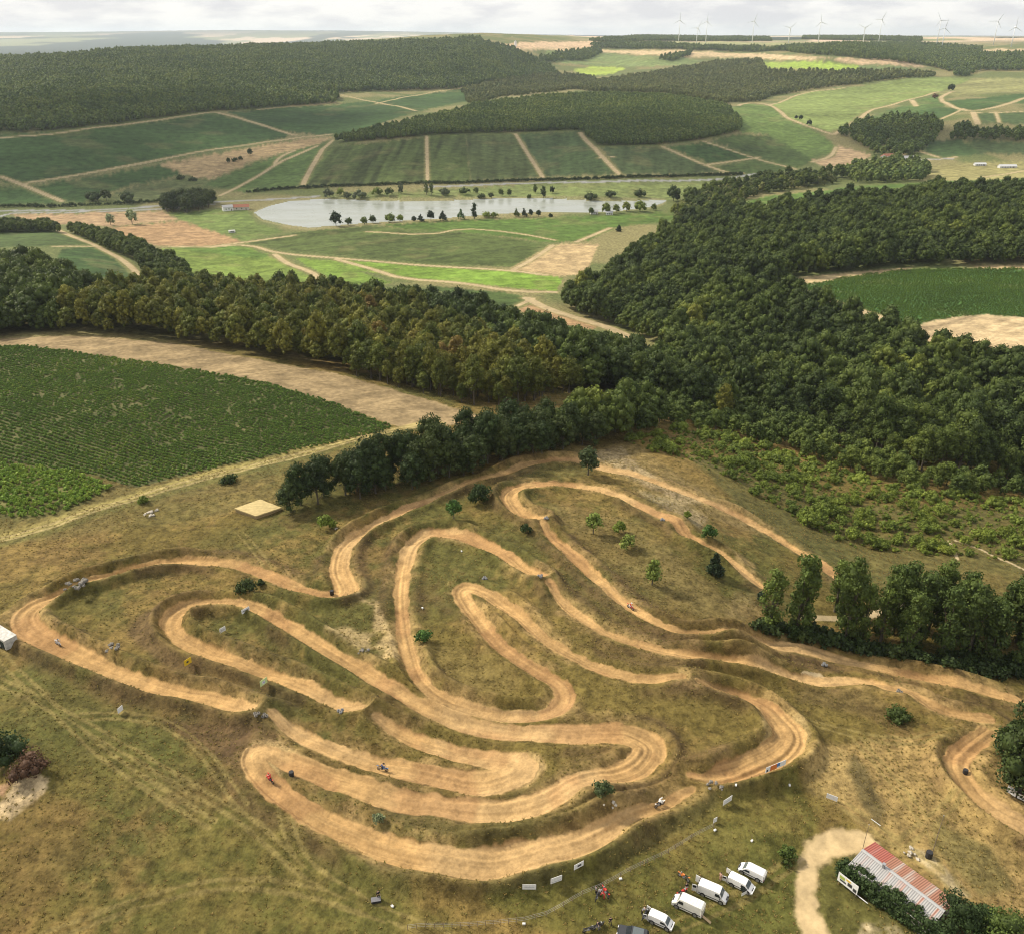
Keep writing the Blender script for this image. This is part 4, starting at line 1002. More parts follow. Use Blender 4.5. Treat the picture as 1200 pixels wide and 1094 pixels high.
def tree(name, label, cat, x, y, s, pro, group=None, sz=1.0, rz=None):
    z = float(ground_z(np.array([x]), np.array([y]))[0])
    t = empty(name, (x, y, z), random.uniform(0, 6.28) if rz is None else rz)
    t.scale = (s, s, s * sz); tag(t, label, cat, group)
    link('crown', pro[0], t)
    if pro[1] is not None: link('trunk', pro[1], t)
    return t

def at_px(px, py):
    th, r = unproject(px, py)
    return float((r * np.sin(th))[0]), float((r * np.cos(th))[0])

# ---- woods: outlines of the ground they stand on
W_MID = fill([(0,402),(60,391),(110,391),(200,399),(300,417),(400,437),(480,459),(560,477),(600,475),(650,464),(710,456),(790,478),(850,498),(850,475),(780,450),(700,428),(600,394),(560,374),(480,368),(380,354),(300,352),(240,349),(190,352),(130,364),(100,350),(78,334),(40,322),(0,322)])
W_TINT = fill([(90,400),(60,392),(130,358),(190,352),(240,349),(300,352),(380,356),(470,375),(540,400),(600,430),(660,455),(640,480),(560,490),(480,470),(400,450),(300,430),(200,410)])
W_LANE = fill([(0,276),(60,272),(88,276),(122,293),(152,303),(172,322),(190,346),(242,352),(236,336),(206,312),(155,288),(112,276),(60,268),(0,268)])
W_RIGHT = fill([(655,362),(700,382),(760,412),(790,442),(850,468),(900,488),(960,508),(1000,528),(1080,556),(1200,572),(1200,438),(1165,434),(1110,428),(1070,416),(1035,398),(985,380),(935,362),(905,338),(925,326),(1000,318),(1070,311),(1200,311),(1200,232),(1100,230),(1000,240),(900,254),(830,256),(808,265),(772,288),(735,308),(700,338)])
W_BELT = fill([(338,602),(365,600),(400,592),(450,580),(520,566),(580,551),(640,535),(700,521),(762,508),(775,492),(700,497),(640,508),(580,522),(520,538),(450,553),(395,568),(355,588)])
W_TALL = fill([(900,738),(960,748),(1040,766),(1120,782),(1200,794),(1200,735),(1120,728),(1040,722),(980,716),(930,714),(905,718)])
W_HILL = fill([(392,167),(470,162),(545,156),(605,154),(680,154),(702,171),(775,170),(830,163),(866,155),(868,145),(850,127),(800,117),(720,113),(640,116),(560,127),(450,153)])
W_LEFT = fill([(0,157),(40,155),(110,148),(250,131),(392,121),(398,114),(372,110),(460,107),(530,104),(562,100),(568,96),(600,93),(655,88),(640,75),(600,57),(570,51),(520,50),(400,53),(270,57),(150,61),(80,68),(0,76)])
FAR_WOODS = [fill(p) for p in (
 [(640,104),(700,97),(760,88),(800,80),(840,73),(892,71),(897,80),(905,86),(960,86),(1005,84),(1090,85),(1095,90),(1050,93),(1000,99),(905,113),(895,118),(862,120),(850,122),(780,110),(700,107)],
 [(980,157),(1010,147),(1050,140),(1090,142),(1104,152),(1094,166),(1072,182),(1030,182),(1010,172)],
 [(1108,165),(1118,150),(1150,157),(1200,152),(1200,170),(1140,164)], [(985,207),(1000,197),(1050,192),(1088,198),(1083,213),(1000,215)],
 [(788,249),(805,236),(850,220),(900,210),(985,206),(985,214),(900,227),(862,238),(835,250),(790,258)],
 [(920,57),(1060,52),(1150,57),(1150,65),(1200,68),(1200,82),(1110,84),(1080,77),(980,67),(925,62)],
 [(690,53),(745,52),(820,56),(900,58),(950,57),(940,61),(820,60),(700,56)], [(628,68),(660,63),(700,58),(706,63),(690,70),(640,73)],
 [(770,70),(800,64),(812,62),(808,66),(785,72)], [(1115,88),(1125,83),(1150,84),(1130,90)], [(690,48),(760,44),(900,46),(905,48.5),(760,48.5),(700,50)],
 [(480,52),(520,48),(560,47),(570,51),(520,53)], [(0,75),(60,68),(90,66),(85,71),(20,80),(0,82)],
 [(940,44),(1000,43.5),(1080,47),(1080,49),(1000,48),(940,47)])]
trk_free = (TRACK.e > 2.5) & (DRIVE.e > 2)
lane_free = PATHS.e > 1.5

def wood_points(mask, step, free=True):
    m = mask & lane_free if free else mask
    return jitter_points(m, step)

def nearest_first(x, y): return np.argsort(np.hypot(x, y))

def grow_wood(mask, step, name, label, group, protos, farp, n_single, sname, slabel, s0=.62, s1=1.3, split=None):
    x, y = wood_points(mask, step)
    o = nearest_first(x, y); x, y = x[o], y[o]
    s = rng.uniform(s0, s1, len(x))
    for k in range(min(n_single, len(x))):
        tree(name, label, 'tree', float(x[k]), float(y[k]), float(s[k]), protos[k % len(protos)], group, float(rng.uniform(.85, 1.25)))
    if len(x) > n_single:
        x, y, s = x[n_single:], y[n_single:], s[n_single:]
        if split is not None:
            k = lookup(split[0], x, y)
            scatter(split[2], split[3], 'wood', x[~k], y[~k], s[~k], split[1], rng.uniform(.82, 1.28, int((~k).sum()))); x, y, s = x[k], y[k], s[k]
        scatter(sname, slabel, 'wood', x, y, s, farp, rng.uniform(.82, 1.28, len(x)))
    return len(x)
print('woods mask', round(time.time() - T00, 1))
nb = grow_wood(W_BELT, 4.5, 'broadleaf_tree', 'dark leafy tree in the narrow belt between the vineyard and the motocross track', 'trees of the dark belt behind the track', P_BELT, FP_WOOD, 60, 'belt_wood', 'rest of the dark tree belt', .70, .98)
nm_ = grow_wood(W_MID, 5.0, 'woodland_tree', 'olive and brown tinted tree along the front edge of the wood behind the stubble strip', 'trees along the edge of the autumn tinted wood', P_AUT, FP_AUT, 90, 'autumn_wood', 'olive and brown tinted wood across the middle of the slope', split=(W_TINT, FP_WOOD, 'green_wood', 'dark green ends of the wood across the middle of the slope'))
nr_ = grow_wood(W_RIGHT, 6.6, 'woodland_tree', 'dark green tree along the lower edge of the large wood in the right ravine', 'trees along the lower edge of the right wood', P_WOOD, FP_WOOD, 90, 'green_wood', 'large dark green wood filling the right side of the valley')
nt_ = grow_wood(W_TALL, 5.0, 'tall_tree', 'tall slender light green tree in the clump at the right above the track', 'tall trees of the clump at the right', P_TALL, FP_WOOD, 80, 'tall_wood', 'rest of the tall clump', .64, .95)
x, y = wood_points(W_LANE, 5.2); scatter('lane_wood', 'dark green tree strip running along the curving dirt lane', 'wood', x, y, rng.uniform(.5, .85, len(x)), FP_WOOD)
x, y = wood_points(W_HILL, 6.6); scatter('hill_wood', 'dark wood capping the hill behind the lake', 'wood', x, y, rng.uniform(.8, 1.15, len(x)), FP_FAR)
x, y = wood_points(W_LEFT, 8.6, False); scatter('plateau_forest', 'wide forest covering the far left hills', 'forest', x, y, rng.uniform(.7, 1.5, len(x)), FP_FAR)
nf = len(x)
x, y = wood_points(FAR_WOODS[0], 9.5, False); scatter('valley_wood', 'sunlit olive wood between the dark hill and the pale valley', 'wood', x, y, rng.uniform(.6, 1.4, len(x)), FP_LIT)
x, y = wood_points(fill([(540,106),(570,99),(600,92),(650,86),(690,90),(705,99),(690,104),(640,109),(590,114),(550,124)]), 12.0, False); scatter('valley_wood', 'sunlit olive trees on the slope behind the left part of the wooded hill', 'wood', x, y, rng.uniform(.6, 1.3, len(x)), FP_LIT)
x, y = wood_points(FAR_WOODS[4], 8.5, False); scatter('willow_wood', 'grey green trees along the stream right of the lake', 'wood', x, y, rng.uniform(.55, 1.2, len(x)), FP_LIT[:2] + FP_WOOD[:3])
del FAR_WOODS[4], FAR_WOODS[0]
allx, ally = [], []
for mk in FAR_WOODS:
    x, y = wood_points(mk, 10.5, False); allx.append(x); ally.append(y)
x = np.concatenate(allx); y = np.concatenate(ally)
scatter('distant_woods', 'scattered copses and woods of the far valley and plateau', 'woods', x, y, rng.uniform(.75, 1.5, len(x)), FP_FAR)
print('woods', nb, nm_, nr_, nt_, nf, len(x), round(time.time() - T00, 1))

W_LIGHT = fill([(690,508),(730,498),(790,480),(830,462),(900,488),(960,508),(1000,528),(1080,556),(1200,574),(1200,590),(1080,576),(990,552),(920,530),(850,508),(775,498),(720,510)])
x, y = wood_points(W_LIGHT, 4.4); o = nearest_first(x, y); x, y = x[o], y[o]; s = rng.uniform(.32, .80, len(x)); print('light wood', len(x))
P_LIGHT = proto_set('light', 'broad', 10.5, 4.0, .3, 1400, .44, 'tall', 5, 430); FP_LIGHT = far_set('broad', 10.5, 4.0, .3, 420, .75, 'tall', 4, 450)
for k in range(min(60, len(x))): tree('small_tree', 'light olive green tree on the border between the right wood and the rough slope', 'tree', float(x[k]), float(y[k]), float(s[k]), P_LIGHT[k % 5], 'light trees bordering the right wood')
scatter('light_wood', 'light olive green trees along the lower border of the right wood', 'wood', x[60:], y[60:], s[60:], FP_LIGHT)
# ---- undergrowth of the tall clump and scrub on the right slope
x, y = jitter_points(fill([(880,742),(960,756),(1040,774),(1120,791),(1200,803),(1200,780),(1100,770),(1000,750),(900,728)]), 2.0)
scatter('undergrowth', 'dark bushes at the foot of the tall tree clump', 'undergrowth', x, y, rng.uniform(.6, 1.15, len(x)), [crown_mesh('under_crown', 770 + k, 'bush', 3.0, 2.3, 0, 160, .6, LEAF['belt']) for k in range(4)])
SCRUB = fill([(735,516),(790,500),(850,508),(920,530),(990,552),(1080,576),(1200,592),(1200,672),(1130,652),(1060,648),(1000,642),(935,610),(850,560)], 1)
rowv = fbm(X * .5 + Y * .1, Y * 2.2, 9, 3, 141)
dens = SCRUB & (rowv > .41)
x, y = jitter_points(dens, 3.0); o = nearest_first(x, y); x, y = x[o], y[o]
pick = rng.random(len(x)) < .62
x, y = x[pick], y[pick]
s = rng.uniform(.4, 1.35, len(x)) * rng.uniform(.7, 1, len(x))
K = min(len(x), 240)
for k in range(K):
    tree('bush', 'rounded light green bush on the rough slope between the track and the right wood', 'bush', float(x[k]), float(y[k]), float(s[k]), (P_BUSH[k % 6][0], None), 'bushes scattered on the right slope')
scatter('scrub', 'light green scrub on the upper part of the right slope', 'scrub', x[K:], y[K:], s[K:], FP_BUSH)
x2, y2 = jitter_points(SCRUB, 2.6); s2 = rng.uniform(.12, .36, len(x2)); scatter('low_scrub', 'low weeds and seedlings on the rough right slope', 'weeds', x2, y2, s2, FP_BUSH)
print('scrub', len(x), len(x2))

# ---- vineyards: rows of vines on the nearest fields
def vine_rows(pts, p0, p1, gap, step, name, label, meshes, thin=.06):
    mk = (soften(fill(pts), True) > .6) & (PATHS.e > .6)
    if pts is FIELDS[20][0]: mk &= ~fill(FIELDS[23][0])
    th, r = unproject([p0[0], p1[0]], [p0[1], p1[1]]); a = (r[0] * math.sin(th[0]), r[0] * math.cos(th[0])); b = (r[1] * math.sin(th[1]), r[1] * math.cos(th[1]))
    d = np.array((b[0] - a[0], b[1] - a[1])); d /= np.linalg.norm(d); n_ = np.array((-d[1], d[0]))
    xs, ys = X[mk], Y[mk]
    u = xs * d[0] + ys * d[1]; v = xs * n_[0] + ys * n_[1]
    gu, gv = np.meshgrid(np.arange(u.min(), u.max(), step), np.arange(v.min(), v.max(), gap))
    gu = (gu + rng.uniform(-.4, .4, gu.shape) * step).ravel(); gv = (gv + rng.uniform(-.12, .12, gv.shape)).ravel()
    gx = gu * d[0] + gv * n_[0]; gy = gu * d[1] + gv * n_[1]
    k = lookup(mk, gx, gy) & (np.abs(np.arctan2(gx, gy)) < half_angle(np.hypot(gx, gy)) - .002)
    k &= rng.random(len(gx)) > thin + .38 * sst(.54, .70, fbm(gx, gy, 4, 3, 151)) * sst(.40, .55, fbm(gx, gy, 60, 3, 153))
    gx, gy = gx[k], gy[k]
    scatter(name, label, 'vines', gx, gy, rng.uniform(.75, 1.25, len(gx)), meshes)
    print(name, len(gx))
vine_rows(FIELDS[0][0], (0, 525), (160, 571), 1.5, .8, 'vine_rows', 'dense rows of dark green vines on the large left vineyard', FP_VINE)
vine_rows(FIELDS[1][0], (0, 527), (132, 570), 1.6, 1.0, 'vine_rows', 'looser rows of lighter green vines in the left corner vineyard', FP_VINEL, .2)
vine_rows(FIELDS[20][0], (935, 335), (1200, 330), 1.8, 1.1, 'vine_rows', 'rows of green vines in the clearing of the right wood', FP_VINE)

# ---- grass tufts on the near ground
gm = (RG < 330) & (LAB == 0) & (TRACK.e > .2) & (DRIVE.e > .5)
x, y = jitter_points(gm & (RG < 330), .95)
k = rng.random(len(x)) < .25 + .75 * sst(.42, .6, fbm(x, y, 7, 4, 161))
x, y = x[k], y[k]
scatter('grass', 'rough tufts of grass over the motocross ground', 'grass', x, y, rng.uniform(.30, .78, len(x)), FP_TUFT)
print('grass', len(x), round(time.time() - T00, 1))

# ---- single trees and bushes
def px_per_m(px, py):
    x_, y_ = at_px(px, py); z_ = float(ground_z(np.array([x_]), np.array([y_]))[0])
    a = project(x_, y_, z_)[1]; b = project(x_, y_, z_ + 1.0)[1]
    return float(a - b)
def single(name, label, cat, px, py, hpx, wpx, kind, leaf, n=700, group=None, seed=None, base=None, trunk=True, card=None):
    """a plant of its own, standing at a place of the photo, as tall and wide as it looks there"""
    x_, y_ = at_px(px, py); z_ = float(ground_z(np.array([x_]), np.array([y_]))[0])
    R_ = math.sqrt(x_ * x_ + y_ * y_ + (CAMH - z_) ** 2)
    h = hpx / px_per_m(px, py); rad = wpx / 2 * R_ / F
    seed = seed or int(px * 7 + py)
    b = (0 if kind == 'bush' else h * .12) if base is None else base * h
    cd = card or max(.10, min(1.2, R_ / F * 2.0))
    cm = crown_mesh(name + '_crown', seed, kind, h, rad, b, n, cd, LEAF[leaf])
    t = empty(name, (x_, y_, z_), 0); tag(t, label, cat, group)
    link('crown', cm, t)
    if trunk: link('trunk', trunk_mesh(name + '_trunk', seed, h, max(b, h * .1), rad), t)
    return t
single('pine_tree', 'rounded grey green pine beside the top bend of the track', 'tree', 689, 557, 33, 26, 'broad', 'pine', 1500, base=.08)
single('conifer_tree', 'dark bushy conifer standing alone at the end of the upper track', 'tree', 837, 671, 28, 20, 'cone', 'dark', 1300, base=.04)
single('small_tree', 'small fresh green tree with a bare stem behind the tall middle bend', 'tree', 532, 611, 22, 21, 'broad', 'green', 700, base=.42)
single('bush', 'large dome shaped dark bush below the tree belt', 'bush', 561, 592, 26, 30, 'bush', 'belt', 1100, trunk=False)
single('bush', 'light green round bush at the near end of the tree belt', 'bush', 383, 619, 19, 21, 'bush', 'bush', 700, trunk=False)
single('small_tree', 'light yellow green sapling with a visible stem inside the top loop', 'tree', 695, 626, 24, 22, 'broad', 'light', 420, base=.25)
single('bush', 'mid green bush right of the sapling inside the top loop', 'bush', 726, 624, 17, 19, 'bush', 'bush', 420, trunk=False)
single('bush', 'yellowish bush below the sapling inside the top loop', 'bush', 735, 642, 19, 24, 'bush', 'light', 380, trunk=False)
single('small_tree', 'tall thin yellow green bush standing in the brown grass inside the top loop', 'tree', 764, 684, 29, 23, 'tall', 'light', 450, base=.15)
single('bush', 'small dark round bush near the end of the upper track', 'bush', 892, 703, 14, 13, 'bush', 'dark', 400, trunk=False)
single('bush', 'mid green bush at the outer side of the upper track bend', 'bush', 829, 634, 14, 20, 'bush', 'green', 420, trunk=False)
single('bush', 'tiny bush above the kink of the upper track', 'bush', 805, 609, 9, 11, 'bush', 'bush', 200, trunk=False)
single('bush', 'low spreading green bush beside the straight middle leg', 'bush', 496, 752, 12, 22, 'bush', 'green', 420, trunk=False)
single('bush', 'dark low bush above the inner left loop', 'bush', 289, 697, 13, 26, 'bush', 'belt', 500, trunk=False)
single('bush', 'small dark bush beside the low one above the inner left loop', 'bush', 306, 689, 8, 10, 'bush', 'belt', 220, trunk=False)
single('bush', 'dull dark bush left of the jump at the top loop', 'bush', 616, 627, 13, 14, 'bush', 'belt', 320, trunk=False)
single('bush', 'dark green bush at the edge of the vineyard lane', 'bush', 268, 566, 8, 22, 'bush', 'belt', 300, trunk=False)
single('bush', 'small pale green bush beside the vineyard lane', 'bush', 168, 588, 8, 13, 'bush', 'bush', 220, trunk=False)
single('bush', 'green bush at the left edge beside the brush pile', 'bush', 2, 893, 32, 58, 'bush', 'hedge', 1300, trunk=False)
single('bush', 'reddish brown dry bush beside the chalky spoil heap', 'bush', 36, 910, 11, 44, 'bush', 'heath', 700, trunk=False)
single('bush', 'dull olive bush beside the gravel drive near the vans', 'bush', 920, 1005, 13, 24, 'bush', 'tall', 500, trunk=False)
single('bush', 'grey green thicket above the long bend near the lower straight', 'bush', 705, 948, 18, 26, 'bush', 'pine', 500, trunk=False)
single('bush', 'low dull thicket on the slope between the two right straights', 'bush', 1052, 842, 9, 30, 'bush', 'tall', 500, trunk=False)
single('bush', 'pale dead looking bush on the bank of the lowest bend', 'bush', 444, 966, 10, 14, 'bush', 'silver', 240, trunk=False)
for (px, py, hp, wp, lf, lb) in [(1192,934,112,68,'belt','big dark tree at the right edge nearest to the lower right bend'), (1240,925,110,70,'belt','tall dark tree at the right edge behind the big one'), (1180,902,72,46,'belt','smaller dark tree at the right edge above the lower right bend')]:
    single('broadleaf_tree', lb, 'tree', px, py, hp, wp, 'tall' if hp > 90 else 'bush', lf, 3500, base=.0, card=.5)
for (px, py, hp, wp, kd, lf, lb) in [(1120,1092,42,46,'bush','hedge','fresh dark green bush at the corner of the shed'), (1146,1092,34,40,'bush','hedge','dark green bush right of the shed corner'), (1172,1110,46,62,'bush','tall','wide pale olive bush at the bottom right corner')]:
    single('bush', lb, 'bush', px, py, hp, wp, kd, lf, 1700, trunk=False)
# lake shore and valley trees
SHORE = [(394,266,17,17,'broad','dark'),(409,265,9,9,'broad','wood'),(427,264,9,10,'broad','wood'),(437,262,9,9,'broad','wood'),(457,261,10,13,'broad','bush'),(469,260,8,9,'broad','bush'),(485,260,6,6,'broad','dark'),(493,260,9,8,'cone','dark'),(505,259,12,10,'broad','dark'),(519,259,13,10,'cone','dark'),
 (540,257,13,9,'cone','green'),(556,257,19,10,'tall','dark'),(570,255,8,12,'bush','bush'),(579,255,8,10,'bush','bush'),(605,254,11,7,'cone','wood'),(614,254,11,7,'cone','dark'),(622,254,9,6,'broad','dark'),(631,254,8,6,'broad','dark'),(645,254,4,6,'bush','dark'),(693,252,9,7,'broad','wood'),(710,251,13,13,'broad','wood'),(722,250,10,9,'broad','wood'),(734,248,11,11,'broad','wood'),(750,248,12,17,'broad','bush'),(766,246,7,7,'broad','wood'),
 (692,231,8,20,'bush','belt'),(715,230,8,15,'bush','belt'),(749,230,10,18,'bush','belt'),(789,236,18,20,'broad','wood'),(807,238,19,20,'broad','wood'),
 (385,232,15,16,'bush','grey'),(399,230,12,13,'bush','bush'),(407,233,10,12,'bush','grey'),(421,233,14,19,'bush','grey'),(442,230,12,16,'bush','bush'),(456,230,12,13,'bush','wood'),(470,228,13,9,'tall','grey'),(500,229,17,6,'tall','wood'),(506,229,15,6,'tall','wood'),(520,229,10,16,'bush','grey'),(544,228,10,16,'bush','wood'),(558,227,7,7,'broad','wood'),(564,232,6,10,'bush','belt'),(575,232,8,8,'bush','belt'),(587,230,9,7,'broad','wood'),(597,230,9,6,'broad','wood'),(627,227,11,6,'tall','wood'),(637,231,14,8,'tall','belt'),(647,227,9,7,'broad','belt'),(620,232,5,7,'bush','belt'),
 (155,263,19,14,'broad','silver'),(130,264,14,11,'broad','silver'),(125,236,14,13,'broad','belt'),(110,236,10,18,'broad','belt'),(150,239,13,17,'broad','pine'),(293,183,8,7,'broad','belt'),(275,190,6,7,'bush','belt'),(268,192,7,5,'broad','belt'),(282,188,6,6,'bush','belt'),(212,210,6,10,'bush','belt'),(226,212,5,10,'bush','belt'),
 (1114,108,9,9,'broad','belt'),(1095,116,7,9,'bush','heath'),(933,140,5,4,'broad','dark'),(938,141,6,5,'broad','dark'),(948,148,7,7,'broad','dark'),(725,272,9,7,'cone','dark')]
KN = dict(broad='round', cone='pointed', tall='slender', bush='low')
LN = dict(dark='very dark', wood='dark green', bush='light green', green='fresh green', pine='grey green', grey='pale grey green', belt='deep green', silver='pale silvery', heath='brownish')
ORD = 'first second third fourth fifth sixth seventh eighth ninth tenth eleventh twelfth thirteenth fourteenth fifteenth sixteenth seventeenth eighteenth nineteenth twentieth'.split() + ['twenty-' + q for q in 'first second third fourth fifth sixth seventh eighth ninth'.split()]
def shore_of(px, py): return 'on the near shore of the lake' if 245 <= py <= 270 and px > 380 else 'on the far shore of the lake' if px > 380 and 225 < py < 240 else 'in the fields left of the lake' if px < 300 else 'in the far right fields'
_seen = {}
for (px, py, hp, wp, kd, lf) in sorted(SHORE):
    where = shore_of(px, py); _seen[where] = _seen.get(where, 0) + 1
    single('bush' if kd == 'bush' else 'conifer_tree' if kd == 'cone' else 'shore_tree' if px > 300 else 'field_tree', '%s %s %s, %s from left %s' % (KN[kd], LN[lf], 'bush' if kd == 'bush' else 'tree', ORD[_seen[where] - 1], where), 'bush' if kd == 'bush' else 'tree', px, py, hp, wp, kd, lf, 130, group='trees and bushes ' + where, trunk=kd != 'bush')
# dark clump beside the brown field, its trees
x, y = jitter_points(fill([(189,250),(212,251),(252,245),(250,236),(195,240)]), 9.5)
for k in range(len(x)):
    tree('broadleaf_tree', 'dark round tree of the clump at the left end of the meadow by the lake', 'tree', float(x[k]), float(y[k]), float(rng.uniform(1.1, 1.4)), P_BELT[k % 5], 'trees of the clump beside the meadow')
print('clump', len(x))
# hedges along the valley road
def hedge_line(pts, step, s, name, label, mesh=FP_BUSH):
    q = densify(pts, 2.0, False); th, r = unproject([a[0] for a in q], [a[1] for a in q]); x_ = r * np.sin(th); y_ = r * np.cos(th)
    d = np.concatenate([[0], np.cumsum(np.hypot(np.diff(x_), np.diff(y_)))])
    t = np.arange(0, d[-1], step); xx = np.interp(t, d, x_) + rng.uniform(-1, 1, len(t)); yy = np.interp(t, d, y_) + rng.uniform(-1, 1, len(t))
    scatter(name, label, 'hedge', xx, yy, rng.uniform(.6, 1.2, len(t)) * s, mesh)
hedge_line([(290,226),(330,222),(400,219),(480,217),(550,215),(640,212),(725,209),(800,206),(870,205)], 2.4, 1.0, 'roadside_hedge', 'long dark hedge above the valley road behind the lake', FP_WOOD[:3] and [crown_mesh('hedge_crown', 990 + k, 'bush', 4.5, 2.8, 0, 70, 1.0, LEAF['belt']) for k in range(3)])
hedge_line([(0,243),(60,243),(110,241),(190,238),(250,234)], 3.0, 1.0, 'roadside_hedge', 'dark hedge above the valley road at the left', [crown_mesh('hedge_crown', 995 + k, 'bush', 4.2, 2.8, 0, 70, 1.0, LEAF['belt']) for k in range(3)])
print('plants', round(time.time() - T00, 1))
# ------------------------------------------------------------------ made things
def ms(name, *a, **k):
    M[name] = plain(name, *a, **k); return M[name]
ms('van_white', (.78, .77, .74), .32, .5, var=.05, scale=2); ms('van_cream', (.72, .70, .62), .38, .45, var=.07, scale=2)
ms('glass_dark', (.02, .025, .03), .08, .6, var=.1); ms('glass_grey', (.10, .12, .125), .10, .6, var=.1)
ms('rubber', (.02, .02, .02), .8, .2); ms('rim', (.35, .35, .36), .4, .5, .6); ms('black_plastic', (.028, .028, .03), .55, .3)
ms('lamp_clear', (.65, .66, .66), .15, .6); ms('lamp_red', (.35, .02, .015), .25, .5); ms('plate', (.7, .7, .66), .4, .3)
ms('car_black', (.03, .032, .036), .25, .6, var=.05); ms('board_white', (.74, .74, .72), .5, .3, var=.08); ms('board_grey', (.55, .56, .56), .5, .3)
ms('orange', (.62, .19, .05), .5, .3); ms('blue', (.08, .20, .45), .5, .3); ms('yellow', (.72, .48, .03), .5, .3); ms('palegreen', (.55, .66, .30), .5, .3); ms('ink', (.05, .05, .05), .6, .2); ms('print_green', (.35, .42, .10), .5, .3)
ms('red', (.55, .05, .04), .5, .3); ms('grey', (.20, .20, .20), .6, .2); ms('timber', (.45, .33, .19), .8, .1, var=.2); ms('post_wood', (.22, .17, .12), .9, .1, var=.2); ms('steel', (.42, .42, .43), .45, .4, .7)
ms('skin', (.50, .32, .23), .6, .3); ms('hair', (.05, .035, .025), .7, .2); ms('cloth_black', (.022, .022, .025), .85, .1); ms('cloth_red', (.50, .05, .045), .8, .1); ms('cloth_white', (.68, .68, .67), .8, .1); ms('cloth_blue', (.05, .08, .20), .8, .1); ms('cloth_grey', (.16, .16, .17), .85, .1); ms('cloth_orange', (.58, .17, .05), .8, .1); ms('cloth_pink', (.50, .30, .24), .8, .1)
ms('straw', (.47, .375, .18), .9, .1, var=.12, scale=1.2, bump=.5); ms('straw_side', (.30, .23, .12), .95, .05, var=.25, scale=4); ms('stone', (.19, .175, .15), .9, .15, var=.3, scale=2); ms('chalk', (.42, .38, .31), .95, .1, var=.2, scale=2)
ms('wall_render', (.55, .51, .44), .85, .15, var=.12, scale=1); ms('turbine_white', (.74, .76, .78), .4, .4, var=.03); ms('roof_tile', (.30, .13, .085), .85, .15, var=.2, scale=1); ms('roof_grey', (.36, .36, .36), .6, .3, var=.15)
ms('trailer_panel', (.46, .45, .41), .55, .3, var=.28, scale=1.5); ms('dark_inside', (.03, .04, .035), .8, .1)

class MB:
    def __init__(s): s.v = []; s.f = []; s.m = []; s.cur = 0
    def add(s, v, f):
        b = len(s.v); s.v += [tuple(p) for p in v]; s.f += [tuple(i + b for i in q) for q in f]; s.m += [s.cur] * len(f)
    def box(s, c, d, rot=None, bev=0.0):
        x, y, z = (q / 2 for q in d)
        if bev <= 0:
            v = [(-x, -y, -z), (x, -y, -z), (x, y, -z), (-x, y, -z), (-x, -y, z), (x, -y, z), (x, y, z), (-x, y, z)]
            f = [(0, 3, 2, 1), (4, 5, 6, 7), (0, 1, 5, 4), (1, 2, 6, 5), (2, 3, 7, 6), (3, 0, 4, 7)]
        else:
            bm = bmesh.new(); bmesh.ops.create_cube(bm, size=1.0, matrix=Matrix.Diagonal((d[0], d[1], d[2], 1)))
            bmesh.ops.bevel(bm, geom=bm.edges[:], offset=bev, segments=2, affect='EDGES', profile=.5)
            bm.verts.index_update(); v = [q.co[:] for q in bm.verts]; f = [[q.index for q in p.verts] for p in bm.faces]; bm.free()
        R_ = rot if rot is not None else Matrix.Identity(3)
        s.add([Vector(c) + R_ @ Vector(p) for p in v], f)
    def tube(s, pts, rad, sides=8, cap=True):
        V, Fq = [], []
        rad = rad if isinstance(rad, (list, tuple)) else [rad] * len(pts)
        tube(V, Fq, pts, rad, sides)
        if cap:
            Fq.append(tuple(range(sides))[::-1]); n = len(V); Fq.append(tuple(range(n - sides, n)))
        s.add(V, Fq)
    def disc_wheel(s, c, r, wd, sides=18):
        V, Fq = [], []
        prof = [(-wd / 2, r * .80), (-wd / 2, r * .95), (-wd * .3, r), (wd * .3, r), (wd / 2, r * .95), (wd / 2, r * .80)]
        for (y, rr) in prof:
            for k in range(sides):
                a = 2 * math.pi * k / sides; V.append((c[0] + rr * math.cos(a), c[1] + y, c[2] + rr * math.sin(a)))
        n = len(prof)
        for i in range(n):
            for k in range(sides):
                a = i * sides + k; b = i * sides + (k + 1) % sides; j = (i + 1) % n
                Fq.append((a, b, j * sides + (k + 1) % sides, j * sides + k))
        s.add(V, Fq)
    def disc(s, c, r, wd, sides=16):
        V = []
        for y in (-wd / 2, wd / 2):
            for k in range(sides):
                a = 2 * math.pi * k / sides; V.append((c[0] + r * math.cos(a), c[1] + y, c[2] + r * math.sin(a)))
        Fq = [tuple(range(sides)), tuple(range(2 * sides - 1, sides - 1, -1))] + [(k, sides + k, sides + (k + 1) % sides, (k + 1) % sides) for k in range(sides)]
        s.add(V, Fq)
    def build(s, name, mat, parent=None, smooth=False):
        me = bpy.data.meshes.new(name); me.from_pydata(s.v, [], s.f); me.update()
        mats = mat if isinstance(mat, (list, tuple)) else [mat]
        for q in mats: me.materials.append(q)
        if len(mats) > 1: me.polygons.foreach_set('material_index', np.array(s.m, np.int32))
        if smooth: me.polygons.foreach_set('use_smooth', np.ones(len(me.polygons), bool))
        bm = bmesh.new(); bm.from_mesh(me); bmesh.ops.recalc_face_normals(bm, faces=bm.faces[:]); bm.to_mesh(me); bm.free()
        return link(name, me, parent)

